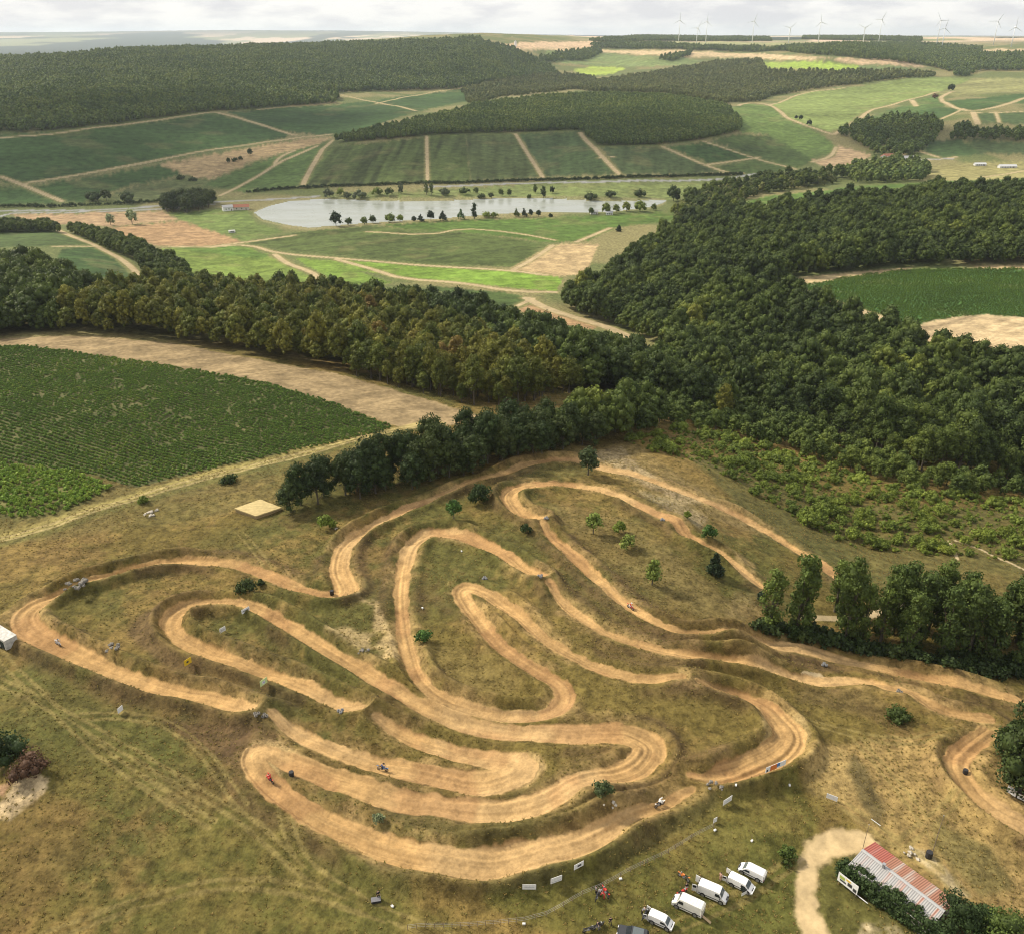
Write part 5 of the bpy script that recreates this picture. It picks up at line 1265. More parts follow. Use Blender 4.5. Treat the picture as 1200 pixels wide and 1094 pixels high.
def gz(x, y): return float(ground_z(np.array([x]), np.array([y]))[0])
def at_h(px, py, h):
    """the point seen at a place of the photo, h metres above the ground"""
    x, y = at_px(px, py)
    th, td = ray(px, py); th = float(th); td = float(td)
    for _ in range(12):
        z = gz(x, y) + h; r = (CAMH - z) / td; x = r * math.sin(th); y = r * math.cos(th)
    return Vector((x, y, gz(x, y) + h))
def heading(p, q):
    a = at_px(*p); b = at_px(*q); return math.atan2(b[1] - a[1], b[0] - a[0])

# ---- vans
def make_van(name, label, px, py, rz, Lg, H, W, paint, nose=.34, rear_open=False, front_open=False, group='vans parked on the grass', dark_bumper=True):
    Lg *= .80; H *= .80; W *= .83
    x, y = at_px(px, py); t = empty(name, (x, y, gz(x, y) + .02), rz)
    tag(t, label, 'van', group)
    h = Lg / 2
    prof = [(-h, .42), (-h + .02, H * .55), (-h + .10, H - .12), (-h + .25, H - .02), (h - Lg * nose - .35, H), (h - Lg * nose + .05, H - .10), (h - Lg * .155, H * .60), (h - .28, H * .47), (h - .06, H * .36), (h, .42), (h - .05, .30), (-h + .03, .30)]
    cx = 0.0; cz = H * .45
    def ring(sc, yy):
        out = []
        for (a, b) in prof:
            tum = 1 - .13 * max(0, (b - H * .45) / (H * .55)) ** 1.5
            out.append((cx + (a - cx) * (1 - (1 - sc) * 2 / Lg), yy * tum, cz + (b - cz) * (1 - (1 - sc) * .9 / H)))
        return out
    st = [(.88, -W / 2), (.975, -W / 2 + .015), (1.0, -W / 2 + .09), (1.012, -W * .2), (1.012, W * .2), (1.0, W / 2 - .09), (.975, W / 2 - .015), (.88, W / 2)]
    mb = MB(); n = len(prof); V = []
    for sc, yy in st: V += ring(sc, yy)
    Fq = [tuple(range(n))[::-1], tuple(range((len(st) - 1) * n, len(st) * n))]
    for k in range(len(st) - 1):
        for i in range(n):
            Fq.append((k * n + i, k * n + (i + 1) % n, (k + 1) * n + (i + 1) % n, (k + 1) * n + i))
    mb.add(V, Fq)
    for k in range(5): mb.box((-h + .5 + k * (Lg * .5 / 5) + .2, 0, H + .008), (.06, W * .7, .03))
    mb.build('body', M[paint], t)
    fl = lambda z: W / 2 * (1 - .13 * max(0, (z - H * .45) / (H * .55)) ** 1.5)
    a5, a6 = prof[5], prof[6]
    g = MB(); p0 = Vector((a5[0] + .03, 0, a5[1] - .02)); p1 = Vector((a6[0] - .02, 0, a6[1] + .03)); nr = Vector((p0.z - p1.z, 0, p1.x - p0.x)).normalized() * .02
    w0, w1 = fl(p0.z) - .12, fl(p1.z) - .08
    top = [p0 + nr + Vector((0, s * w0, 0)) for s in (-1, 1)]; bot = [p1 + nr + Vector((0, s * w1, 0)) for s in (-1, 1)]
    lo = [q - nr * 1.2 for q in (top[0], top[1], bot[1], bot[0])]
    g.add([top[0], top[1], bot[1], bot[0]] + lo, [(0, 1, 2, 3), (4, 7, 6, 5), (0, 4, 5, 1), (1, 5, 6, 2), (2, 6, 7, 3), (3, 7, 4, 0)])
    g.build('windscreen', M['glass_grey'], t)
    xs = (a6[0] - .14, a5[0] - .06, a5[0] - .62, a5[0] - .66); zs = (H * .60, H - .30, H - .30, H * .60)
    for s in (-1, 1):
        if front_open and s == -1: pass
        g = MB(); pts = []
        for d in (.012, -.02):
            for a, b in zip(xs, zs): pts.append((a, s * (fl(b) + d - .005), b))
        g.add(pts, [(0, 1, 2, 3), (4, 7, 6, 5), (0, 4, 5, 1), (1, 5, 6, 2), (2, 6, 7, 3), (3, 7, 4, 0)])
        g.build('side_window', M['glass_dark'], t)
        g = MB(); g.box((a6[0] - .25, s * (W / 2 + .10), H * .58), (.12, .16, .28), bev=.03); g.build('mirror', M['black_plastic'], t)
        g = MB(); g.box((h - .16, s * (W / 2 - .26), H * .385), (.30, .30, .17), Matrix.Rotation(.5, 3, 'Y'), bev=.03); g.build('headlight', M['lamp_clear'], t)
        g = MB(); g.box((-h - .005, s * (W / 2 - .12), H * .42), (.05, .13, .42), bev=.015); g.build('tail_light', M['lamp_red'], t)
        g = MB(); g.box((-.1, s * (W / 2 + .004), .62), (Lg * .86, .03, .12)); g.build('side_trim', M['black_plastic'], t)
        for wx in (h - Lg * .175, -h + Lg * .21):
            g = MB(); g.disc((wx, s * (W / 2 - .02), .40), .41, .07, 18); g.build('wheel_arch', M['black_plastic'], t)
            wg = MB(); wg.disc_wheel((wx, s * (W / 2 - .07), .34), .345, .23); wo = wg.build('wheel', M['rubber'], t)
            rg = MB(); rg.disc((wx, s * (W / 2 - .02), .34), .27, .16, 14); rg.build('rim', M['rim'], wo)
    g = MB(); g.box((h - .05, 0, .50), (.26, W * .96, .30), bev=.06); g.build('front_bumper', M['black_plastic'] if dark_bumper else M[paint], t)
    g = MB(); g.box((-h, 0, .46), (.16, W * .96, .18), bev=.04); g.build('rear_bumper', M['black_plastic'], t)
    g = MB(); g.box((h + .075, 0, .55), (.02, .5, .11)); g.build('number_plate', M['plate'], t)
    g = MB(); g.box((h - .13, 0, H * .385), (.14, W * .42, .14), Matrix.Rotation(.45, 3, 'Y'), bev=.02); g.build('grille', M['black_plastic'], t)
    for s in (-1, 1):
        g = MB()
        dw, dh = W / 2 - .12, H - .62
        if rear_open:
            ang = math.radians(100) * s
            R_ = Matrix.Rotation(-ang, 3, 'Z'); hinge = Vector((-h - .02, s * (W / 2 - .06), .48 + dh / 2))
            g.box(hinge + R_ @ Vector((0, -s * dw / 2, 0)), (.06, dw, dh), R_, bev=.02)
            o_ = g.build('rear_door', M[paint], t)
            g = MB(); g.box(hinge + R_ @ Vector((-.036, -s * dw / 2, dh * .24)), (.012, dw * .7, dh * .34), R_); g.build('window', M['glass_dark'], o_)
        else:
            g.box((-h - .012, s * (dw / 2 + .012), .50 + dh / 2), (.05, dw, dh), bev=.018)
            o_ = g.build('rear_door', M[paint], t)
            g = MB(); g.box((-h - .045, s * .12, .5 + dh * .45), (.03, .05, .16)); g.build('handle', M['black_plastic'], o_)
    if rear_open:
        g = MB(); g.box((-h - .01, 0, .48 + (H - .62) / 2), (.03, W - .3, H - .72)); g.build('load_opening', M['dark_inside'], t)
    if front_open:
        R_ = Matrix.Rotation(math.radians(62), 3, 'Z'); hinge = Vector((a6[0] - .12, -(W / 2 + .01), 0))
        g = MB(); g.box(hinge + R_ @ Vector((-.5, 0, H * .36)), (1.0, .06, H * .42), R_, bev=.02); d_ = g.build('front_door', M[paint], t)
        g = MB(); g.box(hinge + R_ @ Vector((-.52, 0, H * .68)), (.85, .03, H * .22), R_); g.build('window', M['glass_dark'], d_)
        g = MB(); g.box((a6[0] - .62, -(W / 2 + .006), H * .38), (.92, .03, H * .42)); g.build('door_opening', M['dark_inside'], t)
    return t
hd = heading((762, 1081.7), (780, 1091))
make_van('van', 'small white van nearest the bottom edge with open rear doors', 774, 1081, hd, 4.5, 1.95, 1.8, 'van_white', .30, rear_open=True, dark_bumper=False)
make_van('van', 'long cream white van with a loading plank behind it', 806, 1064, heading((810, 1072), (790, 1061)), 5.7, 2.55, 2.05, 'van_cream', .25)
make_van('van', 'large white high roof van with black bumper and open rear doors', 835, 1048, heading((825, 1047), (844, 1057)), 5.5, 2.5, 2.05, 'van_white', .26, rear_open=True)
make_van('van', 'white van with its front side door and rear doors open', 868, 1036.5, heading((857.5, 1035), (874, 1045)), 4.9, 2.0, 1.92, 'van_white', .30, rear_open=True, front_open=True, dark_bumper=False)
make_van('van', 'white van parked farthest from the bottom edge with its nose to the track', 881, 1023, heading((884, 1030), (867, 1020)), 5.0, 2.0, 1.95, 'van_white', .30)
# plank behind the cream van
a = at_h(819.5, 1069.5, .5); b = at_h(833, 1081, .06); mb = MB(); d = b - a
mb.box((a + b) / 2, (d.length, .38, .05), d.to_track_quat('X', 'Z').to_matrix()); tag(mb.build('loading_plank', M['timber']), 'pale wooden plank leaning from the back of the cream van to the grass', 'plank')
# dark car, cut by the bottom edge
x, y = at_px(741, 1098); t = empty('parked_car', (x, y, gz(x, y) + .02), heading((760, 1100), (728, 1091))); tag(t, 'black estate car partly cut off at the bottom edge beside the small van', 'car')
mb = MB(); st = [(.90, -.86), (1.0, -.80), (1.0, .80), (.90, .86)]; pr = [(-2.2, .45), (-2.2, .95), (-1.95, 1.38), (-1.4, 1.46), (.2, 1.44), (.95, 1.0), (1.9, .88), (2.15, .7), (2.2, .42), (2.1, .28), (-2.1, .28)]
V = [(p[0] * (.96 + .04 * s_), yy * (1 - .20 * max(0, p[1] - .9)), .75 + (p[1] - .75) * s_) for s_, yy in st for p in pr]; n = len(pr)
mb.add(V, [tuple(range(n))[::-1], tuple(range(3 * n, 4 * n))] + [(k * n + i, k * n + (i + 1) % n, (k + 1) * n + (i + 1) % n, (k + 1) * n + i) for k in range(3) for i in range(n)])
mb.build('body', M['car_black'], t)
mb = MB(); mb.box((-.75, 0, 1.475), (1.5, 1.3, .02), bev=.008); mb.build('glass_roof', M['glass_grey'], t)
mb = MB(); mb.box((.60, 0, 1.245), (.80, 1.36, .02), Matrix.Rotation(.53, 3, 'Y')); mb.build('windscreen', M['glass_dark'], t)
for s in (-1, 1):
    mb = MB(); mb.box((-.7, s * .79, 1.18), (2.1, .03, .34)); mb.build('side_window', M['glass_dark'], t)
    mb = MB(); mb.box((2.12, s * .6, .70), (.12, .36, .14), bev=.02); mb.build('headlight', M['lamp_clear'], t)
    for wx in (1.35, -1.35):
        wg = MB(); wg.disc_wheel((wx, s * .78, .32), .325, .21); wo = wg.build('wheel', M['rubber'], t)
        rg = MB(); rg.disc((wx, s * .82, .32), .24, .15, 14); rg.build('rim', M['rim'], wo)

# ---- shed with its hedge and sign
ZR, ZE = 3.3, 2.45
def at_z(px, py, z):
    th, td = ray(px, py); r = (CAMH - z) / float(td); return Vector((r * math.sin(float(th)), r * math.cos(float(th)), z))
_zs = np.mean([gz(*at_px(*p)) for p in ((1005, 1010), (1060, 1040), (1110, 1075), (1085, 1030))])
rA, rB = at_z(1013, 997, _zs + ZR), at_z(1104, 1065, _zs + ZR)
bA, bB = at_z(1034, 992, _zs + ZE), at_z(1121, 1050, _zs + ZE)
ax = Vector((rB.x - rA.x, rB.y - rA.y, 0)); LEN = ax.length; ax.normalize(); nx = Vector((-ax.y, ax.x, 0))
hw_ = abs(((bA - rA).dot(nx) + (bB - rB).dot(nx)) / 2); sgn = 1 if (bA - rA).dot(nx) > 0 else -1
zg = float(_zs); sh = empty('shed', (rA.x, rA.y, zg), math.atan2(ax.y, ax.x)); tag(sh, 'long low shed with a rusty red and grey sheet metal roof behind the hedge', 'shed')
WD = max(2.6, min(3.4, hw_)); back = sgn
def roof_mat(name, red0):
    m, nt_, bs, out = new_mat(name); L_ = nt_.links.new
    tc_ = nd(nt_, 'ShaderNodeTexCoord'); sp_ = nd(nt_, 'ShaderNodeSeparateXYZ'); L_(tc_.outputs['Object'], sp_.inputs[0])
    mp_ = nd(nt_, 'ShaderNodeMapping'); mp_.inputs['Scale'].default_value = (1.9, .10, .1); L_(tc_.outputs['Object'], mp_.inputs[0])
    n_ = nd(nt_, 'ShaderNodeTexNoise'); n_.inputs['Scale'].default_value = 1.0; n_.inputs['Detail'].default_value = 3; L_(mp_.outputs[0], n_.inputs['Vector'])
    r_ = nd(nt_, 'ShaderNodeValToRGB'); e2 = r_.color_ramp.elements
    if red0:
        e2[0].position = .38; e2[0].color = (.33, .16, .105, 1); e2[1].position = .66; e2[1].color = (.42, .35, .30, 1); q_ = e2.new(.52); q_.color = (.36, .19, .13, 1)
    else:
        e2[0].position = .40; e2[0].color = (.31, .305, .30, 1); e2[1].position = .68; e2[1].color = (.36, .19, .14, 1); q_ = e2.new(.52); q_.color = (.36, .35, .34, 1)
    L_(n_.outputs['Fac'], r_.inputs[0])
    mx_ = nd(nt_, 'ShaderNodeMix', data_type='RGBA'); L_(r_.outputs[0], mx_.inputs[6])
    mx_.inputs[7].default_value = (.36, .095, .075, 1) if red0 else (.33, .325, .32, 1)
    lt = nd(nt_, 'ShaderNodeMath', operation='LESS_THAN'); L_(sp_.outputs['X'], lt.inputs[0]); lt.inputs[1].default_value = LEN * .24
    mu_ = nd(nt_, 'ShaderNodeMath', operation='MULTIPLY'); L_(lt.outputs[0], mu_.inputs[0]); mu_.inputs[1].default_value = .75
    L_(mu_.outputs[0], mx_.inputs[0]); L_(mx_.outputs[2], bs.inputs['Base Color']); bs.inputs['Roughness'].default_value = .6; bs.inputs['Specular IOR Level'].default_value = .3
    return m
def corrugated(y0, z0, y1, z1, x0, x1, per=.32, amp=.03):
    n = int((x1 - x0) / per * 6); V, Fq = [], []
    d = Vector((0, y1 - y0, z1 - z0)).normalized(); up = Vector((0, -d.z, d.y)); up = up if up.z > 0 else -up
    for k in range(n + 1):
        xx = x0 + (x1 - x0) * k / n; o = amp * math.sin(2 * math.pi * (xx - x0) / per)
        for (yy, zz) in ((y0, z0), (y1, z1)): V.append(Vector((xx, yy, zz)) + up * o)
    for k in range(n + 1):
        for j in range(2): V.append(Vector(V[2 * k + j]) - up * .02)
    b = 2 * (n + 1)
    for k in range(n):
        Fq.append((2 * k, 2 * k + 1, 2 * k + 3, 2 * k + 2)); Fq.append((b + 2 * k, b + 2 * k + 2, b + 2 * k + 3, b + 2 * k + 1))
    return V, Fq
mb = MB(); V, Fq = corrugated(0, ZR, back * (WD + .3), ZE - .06, -.4, LEN + .4); mb.add(V, Fq); tag(mb.build('roof_panel', roof_mat('red_sheet_roof', True), sh), 'red rusty roof slope')
mb = MB(); V, Fq = corrugated(0, ZR, -back * (WD + .3), ZE - .06, -.4, LEN + .4); mb.add(V, Fq); tag(mb.build('roof_panel', roof_mat('grey_sheet_roof', False), sh), 'grey roof slope with rusty streaks')
mb = MB(); mb.box((LEN / 2, back * .13, ZR + .035), (LEN + .8, .30, .03), Matrix.Rotation(-back * .26, 3, 'X')); mb.box((LEN / 2, -back * .13, ZR + .035), (LEN + .8, .30, .03), Matrix.Rotation(back * .26, 3, 'X')); mb.build('ridge_cap', M['roof_grey'], sh)
mb = MB()
for yy in (-WD, WD): mb.box((LEN / 2, yy, ZE / 2 - .7), (LEN, .12, ZE + 1.0))
for xx in (0.06, LEN - .06):
    v = [(xx - .06, -WD + .06, 0), (xx - .06, WD - .06, 0), (xx - .06, WD - .06, ZE - .12), (xx - .06, 0, ZR - .1), (xx - .06, -WD + .06, ZE - .12)]
    v += [(p[0] + .12, p[1], p[2]) for p in v]; mb.add(v, [(0, 1, 2, 3, 4), (9, 8, 7, 6, 5)] + [(i, (i + 1) % 5, 5 + (i + 1) % 5, 5 + i) for i in range(5)])
mb.build('wall', M['wall_render'], sh)
mb = MB(); mb.box((LEN * .27, -back * .25, ZR + .30), (.32, .32, .7), bev=.02); ch = mb.build('chimney', M['grey'], sh); mb = MB(); mb.box((LEN * .27, -back * .25, ZR + .70), (.46, .46, .06)); mb.build('cap', M['steel'], ch)
for k in range(3):
    mb = MB(); mb.box((LEN * (.2 + .3 * k), back * (WD + .065), 1.05), (.95, .04, 2.0)); dd = mb.build('door', M['post_wood'], sh); mb = MB(); mb.box((LEN * (.2 + .3 * k) + .35, back * (WD + .10), 1.0), (.05, .05, .14)); mb.build('handle', M['steel'], dd)
def leafy_bank(name, label, p, q, wdt, hgt, n, leaf, seed, card=.30, cat='hedge'):
    g = np.random.default_rng(seed); a = np.array(at_px(*p)); b = np.array(at_px(*q)); d = b - a; Ln = np.hypot(*d); d /= Ln; m_ = np.array((-d[1], d[0]))
    nl = int(Ln / .55); V = []; lob = []
    for k in range(nl):
        u = (k + .5) / nl * Ln
        for s in (-.28, .28):
            for zz in (.25, .6, .86):
                lob.append((u + g.uniform(-.3, .3), s * wdt * (1.15 - .5 * zz) + g.uniform(-.12, .12), hgt * zz * g.uniform(.85, 1.12), wdt * g.uniform(.24, .36)))
    lob = np.array(lob); li = g.integers(0, len(lob), n); dr = g.normal(size=(n, 3)); dr[:, 2] += .3; dr /= np.linalg.norm(dr, axis=1)[:, None]
    pos = lob[li, :3] + dr * (lob[li, 3] * g.uniform(.8, 1.15, n))[:, None]
    nr = dr * .7 + g.normal(size=(n, 3)) * .55; nr /= np.linalg.norm(nr, axis=1)[:, None]; t1 = np.cross(nr, g.normal(size=(n, 3))); t1 /= np.linalg.norm(t1, axis=1)[:, None]; t2 = np.cross(nr, t1); s_ = card * g.uniform(.5, 1.2, n)
    Vq = np.stack([pos + t1 * (c1 * s_ * .5)[:, None] + t2 * (c2 * s_ * .5)[:, None] for c1, c2 in ((-1, -.7), (.8, -1), (1, .8), (-.7, 1))], 1).reshape(-1, 3); vv = np.repeat(g.uniform(.65, 1.35, n), 4); Q = np.arange(4 * n).reshape(n, 4); T = []
    iv, if_ = ICO1
    for l in lob:
        T.append(if_ + len(Vq)); Vq = np.concatenate([Vq, iv * l[3] * .8 + l[:3]]); vv = np.concatenate([vv, np.full(len(iv), .85)])
    x_ = a[0] + Vq[:, 0] * d[0] + Vq[:, 1] * m_[0]; y_ = a[1] + Vq[:, 0] * d[1] + Vq[:, 1] * m_[1]; z_ = ground_z(x_, y_) + np.maximum(Vq[:, 2], 0)
    o0 = np.array((a[0], a[1], gz(*a)))
    me = mesh_np(name, np.stack([x_, y_, z_], 1) - o0, Q, np.concatenate(T)); at = me.attributes.new('v', 'FLOAT', 'POINT'); at.data.foreach_set('value', vv.astype(np.float32)); me.materials.append(LEAF[leaf])
    o = link(name, me); o.location = o0; return tag(o, label, cat)
leafy_bank('hedge', 'thick dark green clipped hedge along the front of the red and grey shed', (984, 1024), (1106, 1108), 2.6, 2.9, 9000, 'hedge', 5)
def board(name, label, pL, pR, h, mat, clear=.35, prints=(), posts=2, cat='banner', group=None):
    A = Vector((*at_px(*pL), 0)); B = Vector((*at_px(*pR), 0)); d = B - A; ln = d.length
    t = empty(name, (A.x, A.y, max(gz(A.x, A.y), gz(B.x, B.y))), math.atan2(d.y, d.x)); tag(t, label, cat, group)
    mb = MB(); mb.box((ln / 2, 0, clear + h / 2), (ln, .05, h)); pn = mb.build('panel', M[mat], t)
    for (u0, u1, v0, v1, mt) in prints:
        mb = MB(); mb.box(((u0 + u1) / 2 * ln, -.035, clear + (v0 + v1) / 2 * h), ((u1 - u0) * ln, .012, (v1 - v0) * h)); mb.build('print', M[mt], pn)
    for k in range(posts):
        u = .06 + .88 * k / max(1, posts - 1); mb = MB(); mb.tube([(u * ln, .06, -.3), (u * ln, .06, clear + h + .08)], .035, 6); mb.build('post', M['post_wood'], t)
    return t
board('sign_board', 'big white sign board with dark printing leaning against the hedge', (980, 1035), (1003, 1052), 1.75, 'board_white', .7, ((.08, .34, .45, .8, 'print_green'), (.12, .42, .22, .40, 'ink'), (.50, .72, .25, .62, 'ink'), (.78, .95, .10, .45, 'ink'), (.40, .62, .68, .86, 'yellow')), cat='sign')
BN = [('banner', 'white advertising banner at the left end of the row below the lowest bend', (612, 1054), (628, 1053), 1.0, 'board_white', ((.15, .85, .35, .6, 'board_grey'),)),
 ('banner', 'white banner second from the left below the lowest bend', (645, 1049), (658, 1043), 1.1, 'board_white', ((.1, .9, .15, .3, 'board_grey'),)),
 ('banner', 'white banner with dark logo block, right end of the row below the lowest bend', (672, 1035), (683, 1028), 1.0, 'board_white', ((.35, .75, .3, .65, 'ink'),)),
 ('banner', 'orange white and blue banner beside the wide right hand bend', (895, 916), (918, 908), 1.15, 'board_white', ((.22, .55, .0, 1.0, 'orange'), (.55, .70, .3, 1.0, 'blue'), (.04, .12, .1, .5, 'ink'))),
 ('banner', 'plain white banner on the slope right of the orange one', (968, 934), (981, 939), 1.0, 'board_white', ()),
 ('banner', 'white banner beside the thin end of the lowest straight', (847, 945), (857, 939), 1.1, 'board_white', ((.3, .8, .3, .5, 'board_grey'),)),
 ('banner', 'white banner at the right edge under the big dark tree', (1178, 931), (1188, 938), 1.5, 'board_white', ()),
 ('banner', 'lower white banner right next to the one under the big dark tree', (1190, 939), (1204, 947), 1.0, 'board_white', ()),
 ('banner', 'small white banner in the middle of the inner left loop', (258, 744), (265, 740), 1.1, 'board_white', ((.2, .8, .3, .6, 'board_grey'),)),
 ('banner', 'small white banner in the upper part of the inner left loop', (285, 728), (294, 723), 1.0, 'board_white', ((.1, .9, .35, .6, 'grey'),)),
 ('banner', 'small yellow banner with a dark mark beside the inner left loop', (218, 787), (226, 782), 1.3, 'yellow', ((.3, .6, .35, .65, 'ink'),)),
 ('banner', 'small pale green banner between the two left straights', (307, 815), (315, 809), 1.3, 'palegreen', ((.3, .7, .2, .7, 'board_white'), (.45, .6, .3, .6, 'blue'))),
 ('banner', 'small tilted white banner on the grass left of the track', (139, 838), (145, 833), 1.1, 'board_white', ()),
 ('banner', 'tiny white board on the bank above the thin lower straight', (836, 963), (840, 961), 1.0, 'board_white', ())]
for nm, lb, a, b, hh, mt, pr in BN: board(nm, lb, a, b, hh, mt, .25, pr, group='banners around the track')
# fallen rail by the sign
a = at_h(1003, 1047, .5); b = at_h(1017, 1058, .5); mb = MB(); mb.tube([a, b], .07, 6); tag(mb.build('rail', M['board_grey']), 'thin white rail along the hedge right of the big sign', 'rail')
# poles
for (px, py, top, lb, w_) in [(1010, 998, 6.0, 'thin grey pole at the left end of the shed', .05), (1092, 1001, 8.2, 'taller thin pole behind the shed with a black drum at its foot', .06)]:
    x, y = at_px(px, py); t = empty('pole', (x, y, gz(x, y)), 0); tag(t, lb, 'pole'); mb = MB(); mb.tube([(0, 0, -.4), (0, 0, top * .5), (.05, 0, top)], [w_, w_ * .9, w_ * .6], 8); mb.build('mast', M['post_wood'], t); mb = MB(); mb.tube([(.05, 0, top), (.05, 0, top + .12)], w_ * 1.3, 8); mb.build('cap', M['steel'], t)
def drum(label, px, py, r, h, mat):
    x, y = at_px(px, py); t = empty('drum', (x, y, gz(x, y)), 0); tag(t, label, 'drum'); mb = MB(); mb.tube([(0, 0, -.1), (0, 0, h * .05), (0, 0, h * .33), (0, 0, h * .36), (0, 0, h * .66), (0, 0, h * .69), (0, 0, h)], [r, r, r, r * 1.05, r, r * 1.05, r], 14); mb.build('barrel', M[mat], t); mb = MB(); mb.tube([(0, 0, h), (0, 0, h + .03)], r * .92, 14); mb.build('lid', M[mat], t)
drum('big black drum at the foot of the taller pole behind the shed', 1088, 1004, .5, 1.1, 'black_plastic')
drum('black drum at the outside of the lower right bend', 1131, 905, .42, .9, 'black_plastic')
drum('black drum inside the lower left hairpin', 342, 910, .42, .85, 'black_plastic')
drum('black drum at the corner of the narrow left loop', 389, 695, .45, .9, 'black_plastic')
# rubble, tyres, blocks that mark the track
def heap(name, label, px, py, r, h, n, mat, seed, cat):
    g = random.Random(seed); x, y = at_px(px, py); t = empty(name, (x, y, gz(x, y)), g.uniform(0, 6)); tag(t, label, cat)
    for k in range(n):
        a = g.uniform(0, 6.28); q = r * math.sqrt(g.random()); s = g.uniform(.16, .40) * r / 1.6
        bm = bmesh.new(); bmesh.ops.create_icosphere(bm, subdivisions=2, radius=1)
        for v in bm.verts:
            f = 1 + .35 * math.sin(v.co.x * 4 + k) * math.cos(v.co.y * 3.3 + k * 2) + g.uniform(-.06, .06); v.co = Vector((v.co.x * s * 1.3, v.co.y * s, v.co.z * s * .75)) * f + Vector((math.cos(a) * q, math.sin(a) * q, max(.1, h * (1 - q / r) * .8)))
        me = bpy.data.meshes.new('stone'); bm.to_mesh(me); bm.free(); link('stone', me, t, M[mat])
def tyres(label, px, py, n, seed, mat='rubber', cat='tyre stack'):
    g = random.Random(seed); x, y = at_px(px, py); t = empty('tyre_stack', (x, y, gz(x, y)), g.uniform(0, 6)); tag(t, label, cat)
    for k in range(n):
        V, Fq = [], []; a0 = k % 3 * 2.09; cx, cy_ = .38 * math.cos(a0), .38 * math.sin(a0); zz = .11 + .2 * (k // 3); R0, r1 = .22, .10
        for i in range(12):
            for j in range(7):
                A, B = 2 * math.pi * i / 12, 2 * math.pi * j / 7; V.append((cx + (R0 + r1 * math.cos(B)) * math.cos(A), cy_ + (R0 + r1 * math.cos(B)) * math.sin(A), zz + r1 * math.sin(B)))
        for i in range(12):
            for j in range(7): Fq.append((i * 7 + j, ((i + 1) % 12) * 7 + j, ((i + 1) % 12) * 7 + (j + 1) % 7, i * 7 + (j + 1) % 7))
        mb = MB(); mb.add(V, Fq); mb.build('tyre', M[mat], t, True)
heap('rubble_heap', 'grey rubble heap inside the left corner of the outer loop', 91, 697, 2.4, 1.2, 14, 'stone', 1, 'rubble')
heap('rubble_heap', 'small grey stone heap beside the left straight', 134, 769, 1.6, .8, 9, 'stone', 2, 'rubble')
heap('rubble_heap', 'pale stones scattered on the rough ground by the vineyard lane', 178, 600, 2.2, .3, 9, 'chalk', 3, 'rubble')
heap('rubble_heap', 'grey stones on the bank between the two middle legs', 428, 771, 1.3, .6, 7, 'stone', 4, 'rubble')
heap('rubble_heap', 'grey stones at the end of the wide right hand bend', 838, 928, 1.4, .8, 8, 'stone', 5, 'rubble')
heap('rubble_heap', 'pale stones by the thicket above the lower straight', 712, 955, 1.2, .5, 7, 'chalk', 6, 'rubble')
heap('rubble_heap', 'pale rocks beside the shed on the bare ground', 1068, 1000, 1.3, .5, 6, 'chalk', 7, 'rubble')
heap('rubble_heap', 'small stones beside the bush at the tip of the belt', 394, 620, .9, .4, 5, 'chalk', 8, 'rubble')
for k, (px, py, mt, lb) in enumerate([(400, 841, 'grey', 'grey tyre stack at the foot of the left jump'), (633, 688, 'grey', 'grey tyre stack below the crossing of the two upper legs'), (776, 612, 'grey', 'grey tyre stack inside the top loop'), (1052, 817, 'stone', 'grey tyre stack on the right straight'), (966, 779, 'grey', 'grey tyre stack between the two right straights'), (568, 681, 'grey', 'grey tyre stack above the narrow hairpin'), (303, 851, 'stone', 'left grey tyre stack by the gap in the left straight'), (312, 850, 'stone', 'right grey tyre stack by the gap in the left straight'), (640, 617, 'grey', 'grey tyre stack at the jump of the top loop')]):
    tyres(lb, px, py, 6, k, mt)
for k, (px, py, lb) in enumerate([(614, 1085, 'at the corner of the fence below the lowest bend'), (727, 1032, 'beside the fence above the people'), (838, 971, 'below the tiny white board'), (881, 985, 'on the green grass above the vans'), (861, 929, 'on the bank below the wide right hand bend'), (925, 921, 'on the bank right of the orange banner'), (541, 648, 'inside the upper middle bend'), (495, 711, 'inside the straight middle leg'), (460, 1064, 'near the standing marshal')]):
    x, y = at_px(px, py); t = empty('marker_post', (x, y, gz(x, y)), .3 * k); tag(t, 'white footed marker post ' + lb, 'marker'); mb = MB(); mb.box((0, 0, .12), (.45, .32, .26), bev=.05); mb.build('foot', M['board_white'], t); mb = MB(); mb.tube([(0, .1, .3), (0, .1, 1.25)], .03, 6); mb.build('stick', M['post_wood'], t)
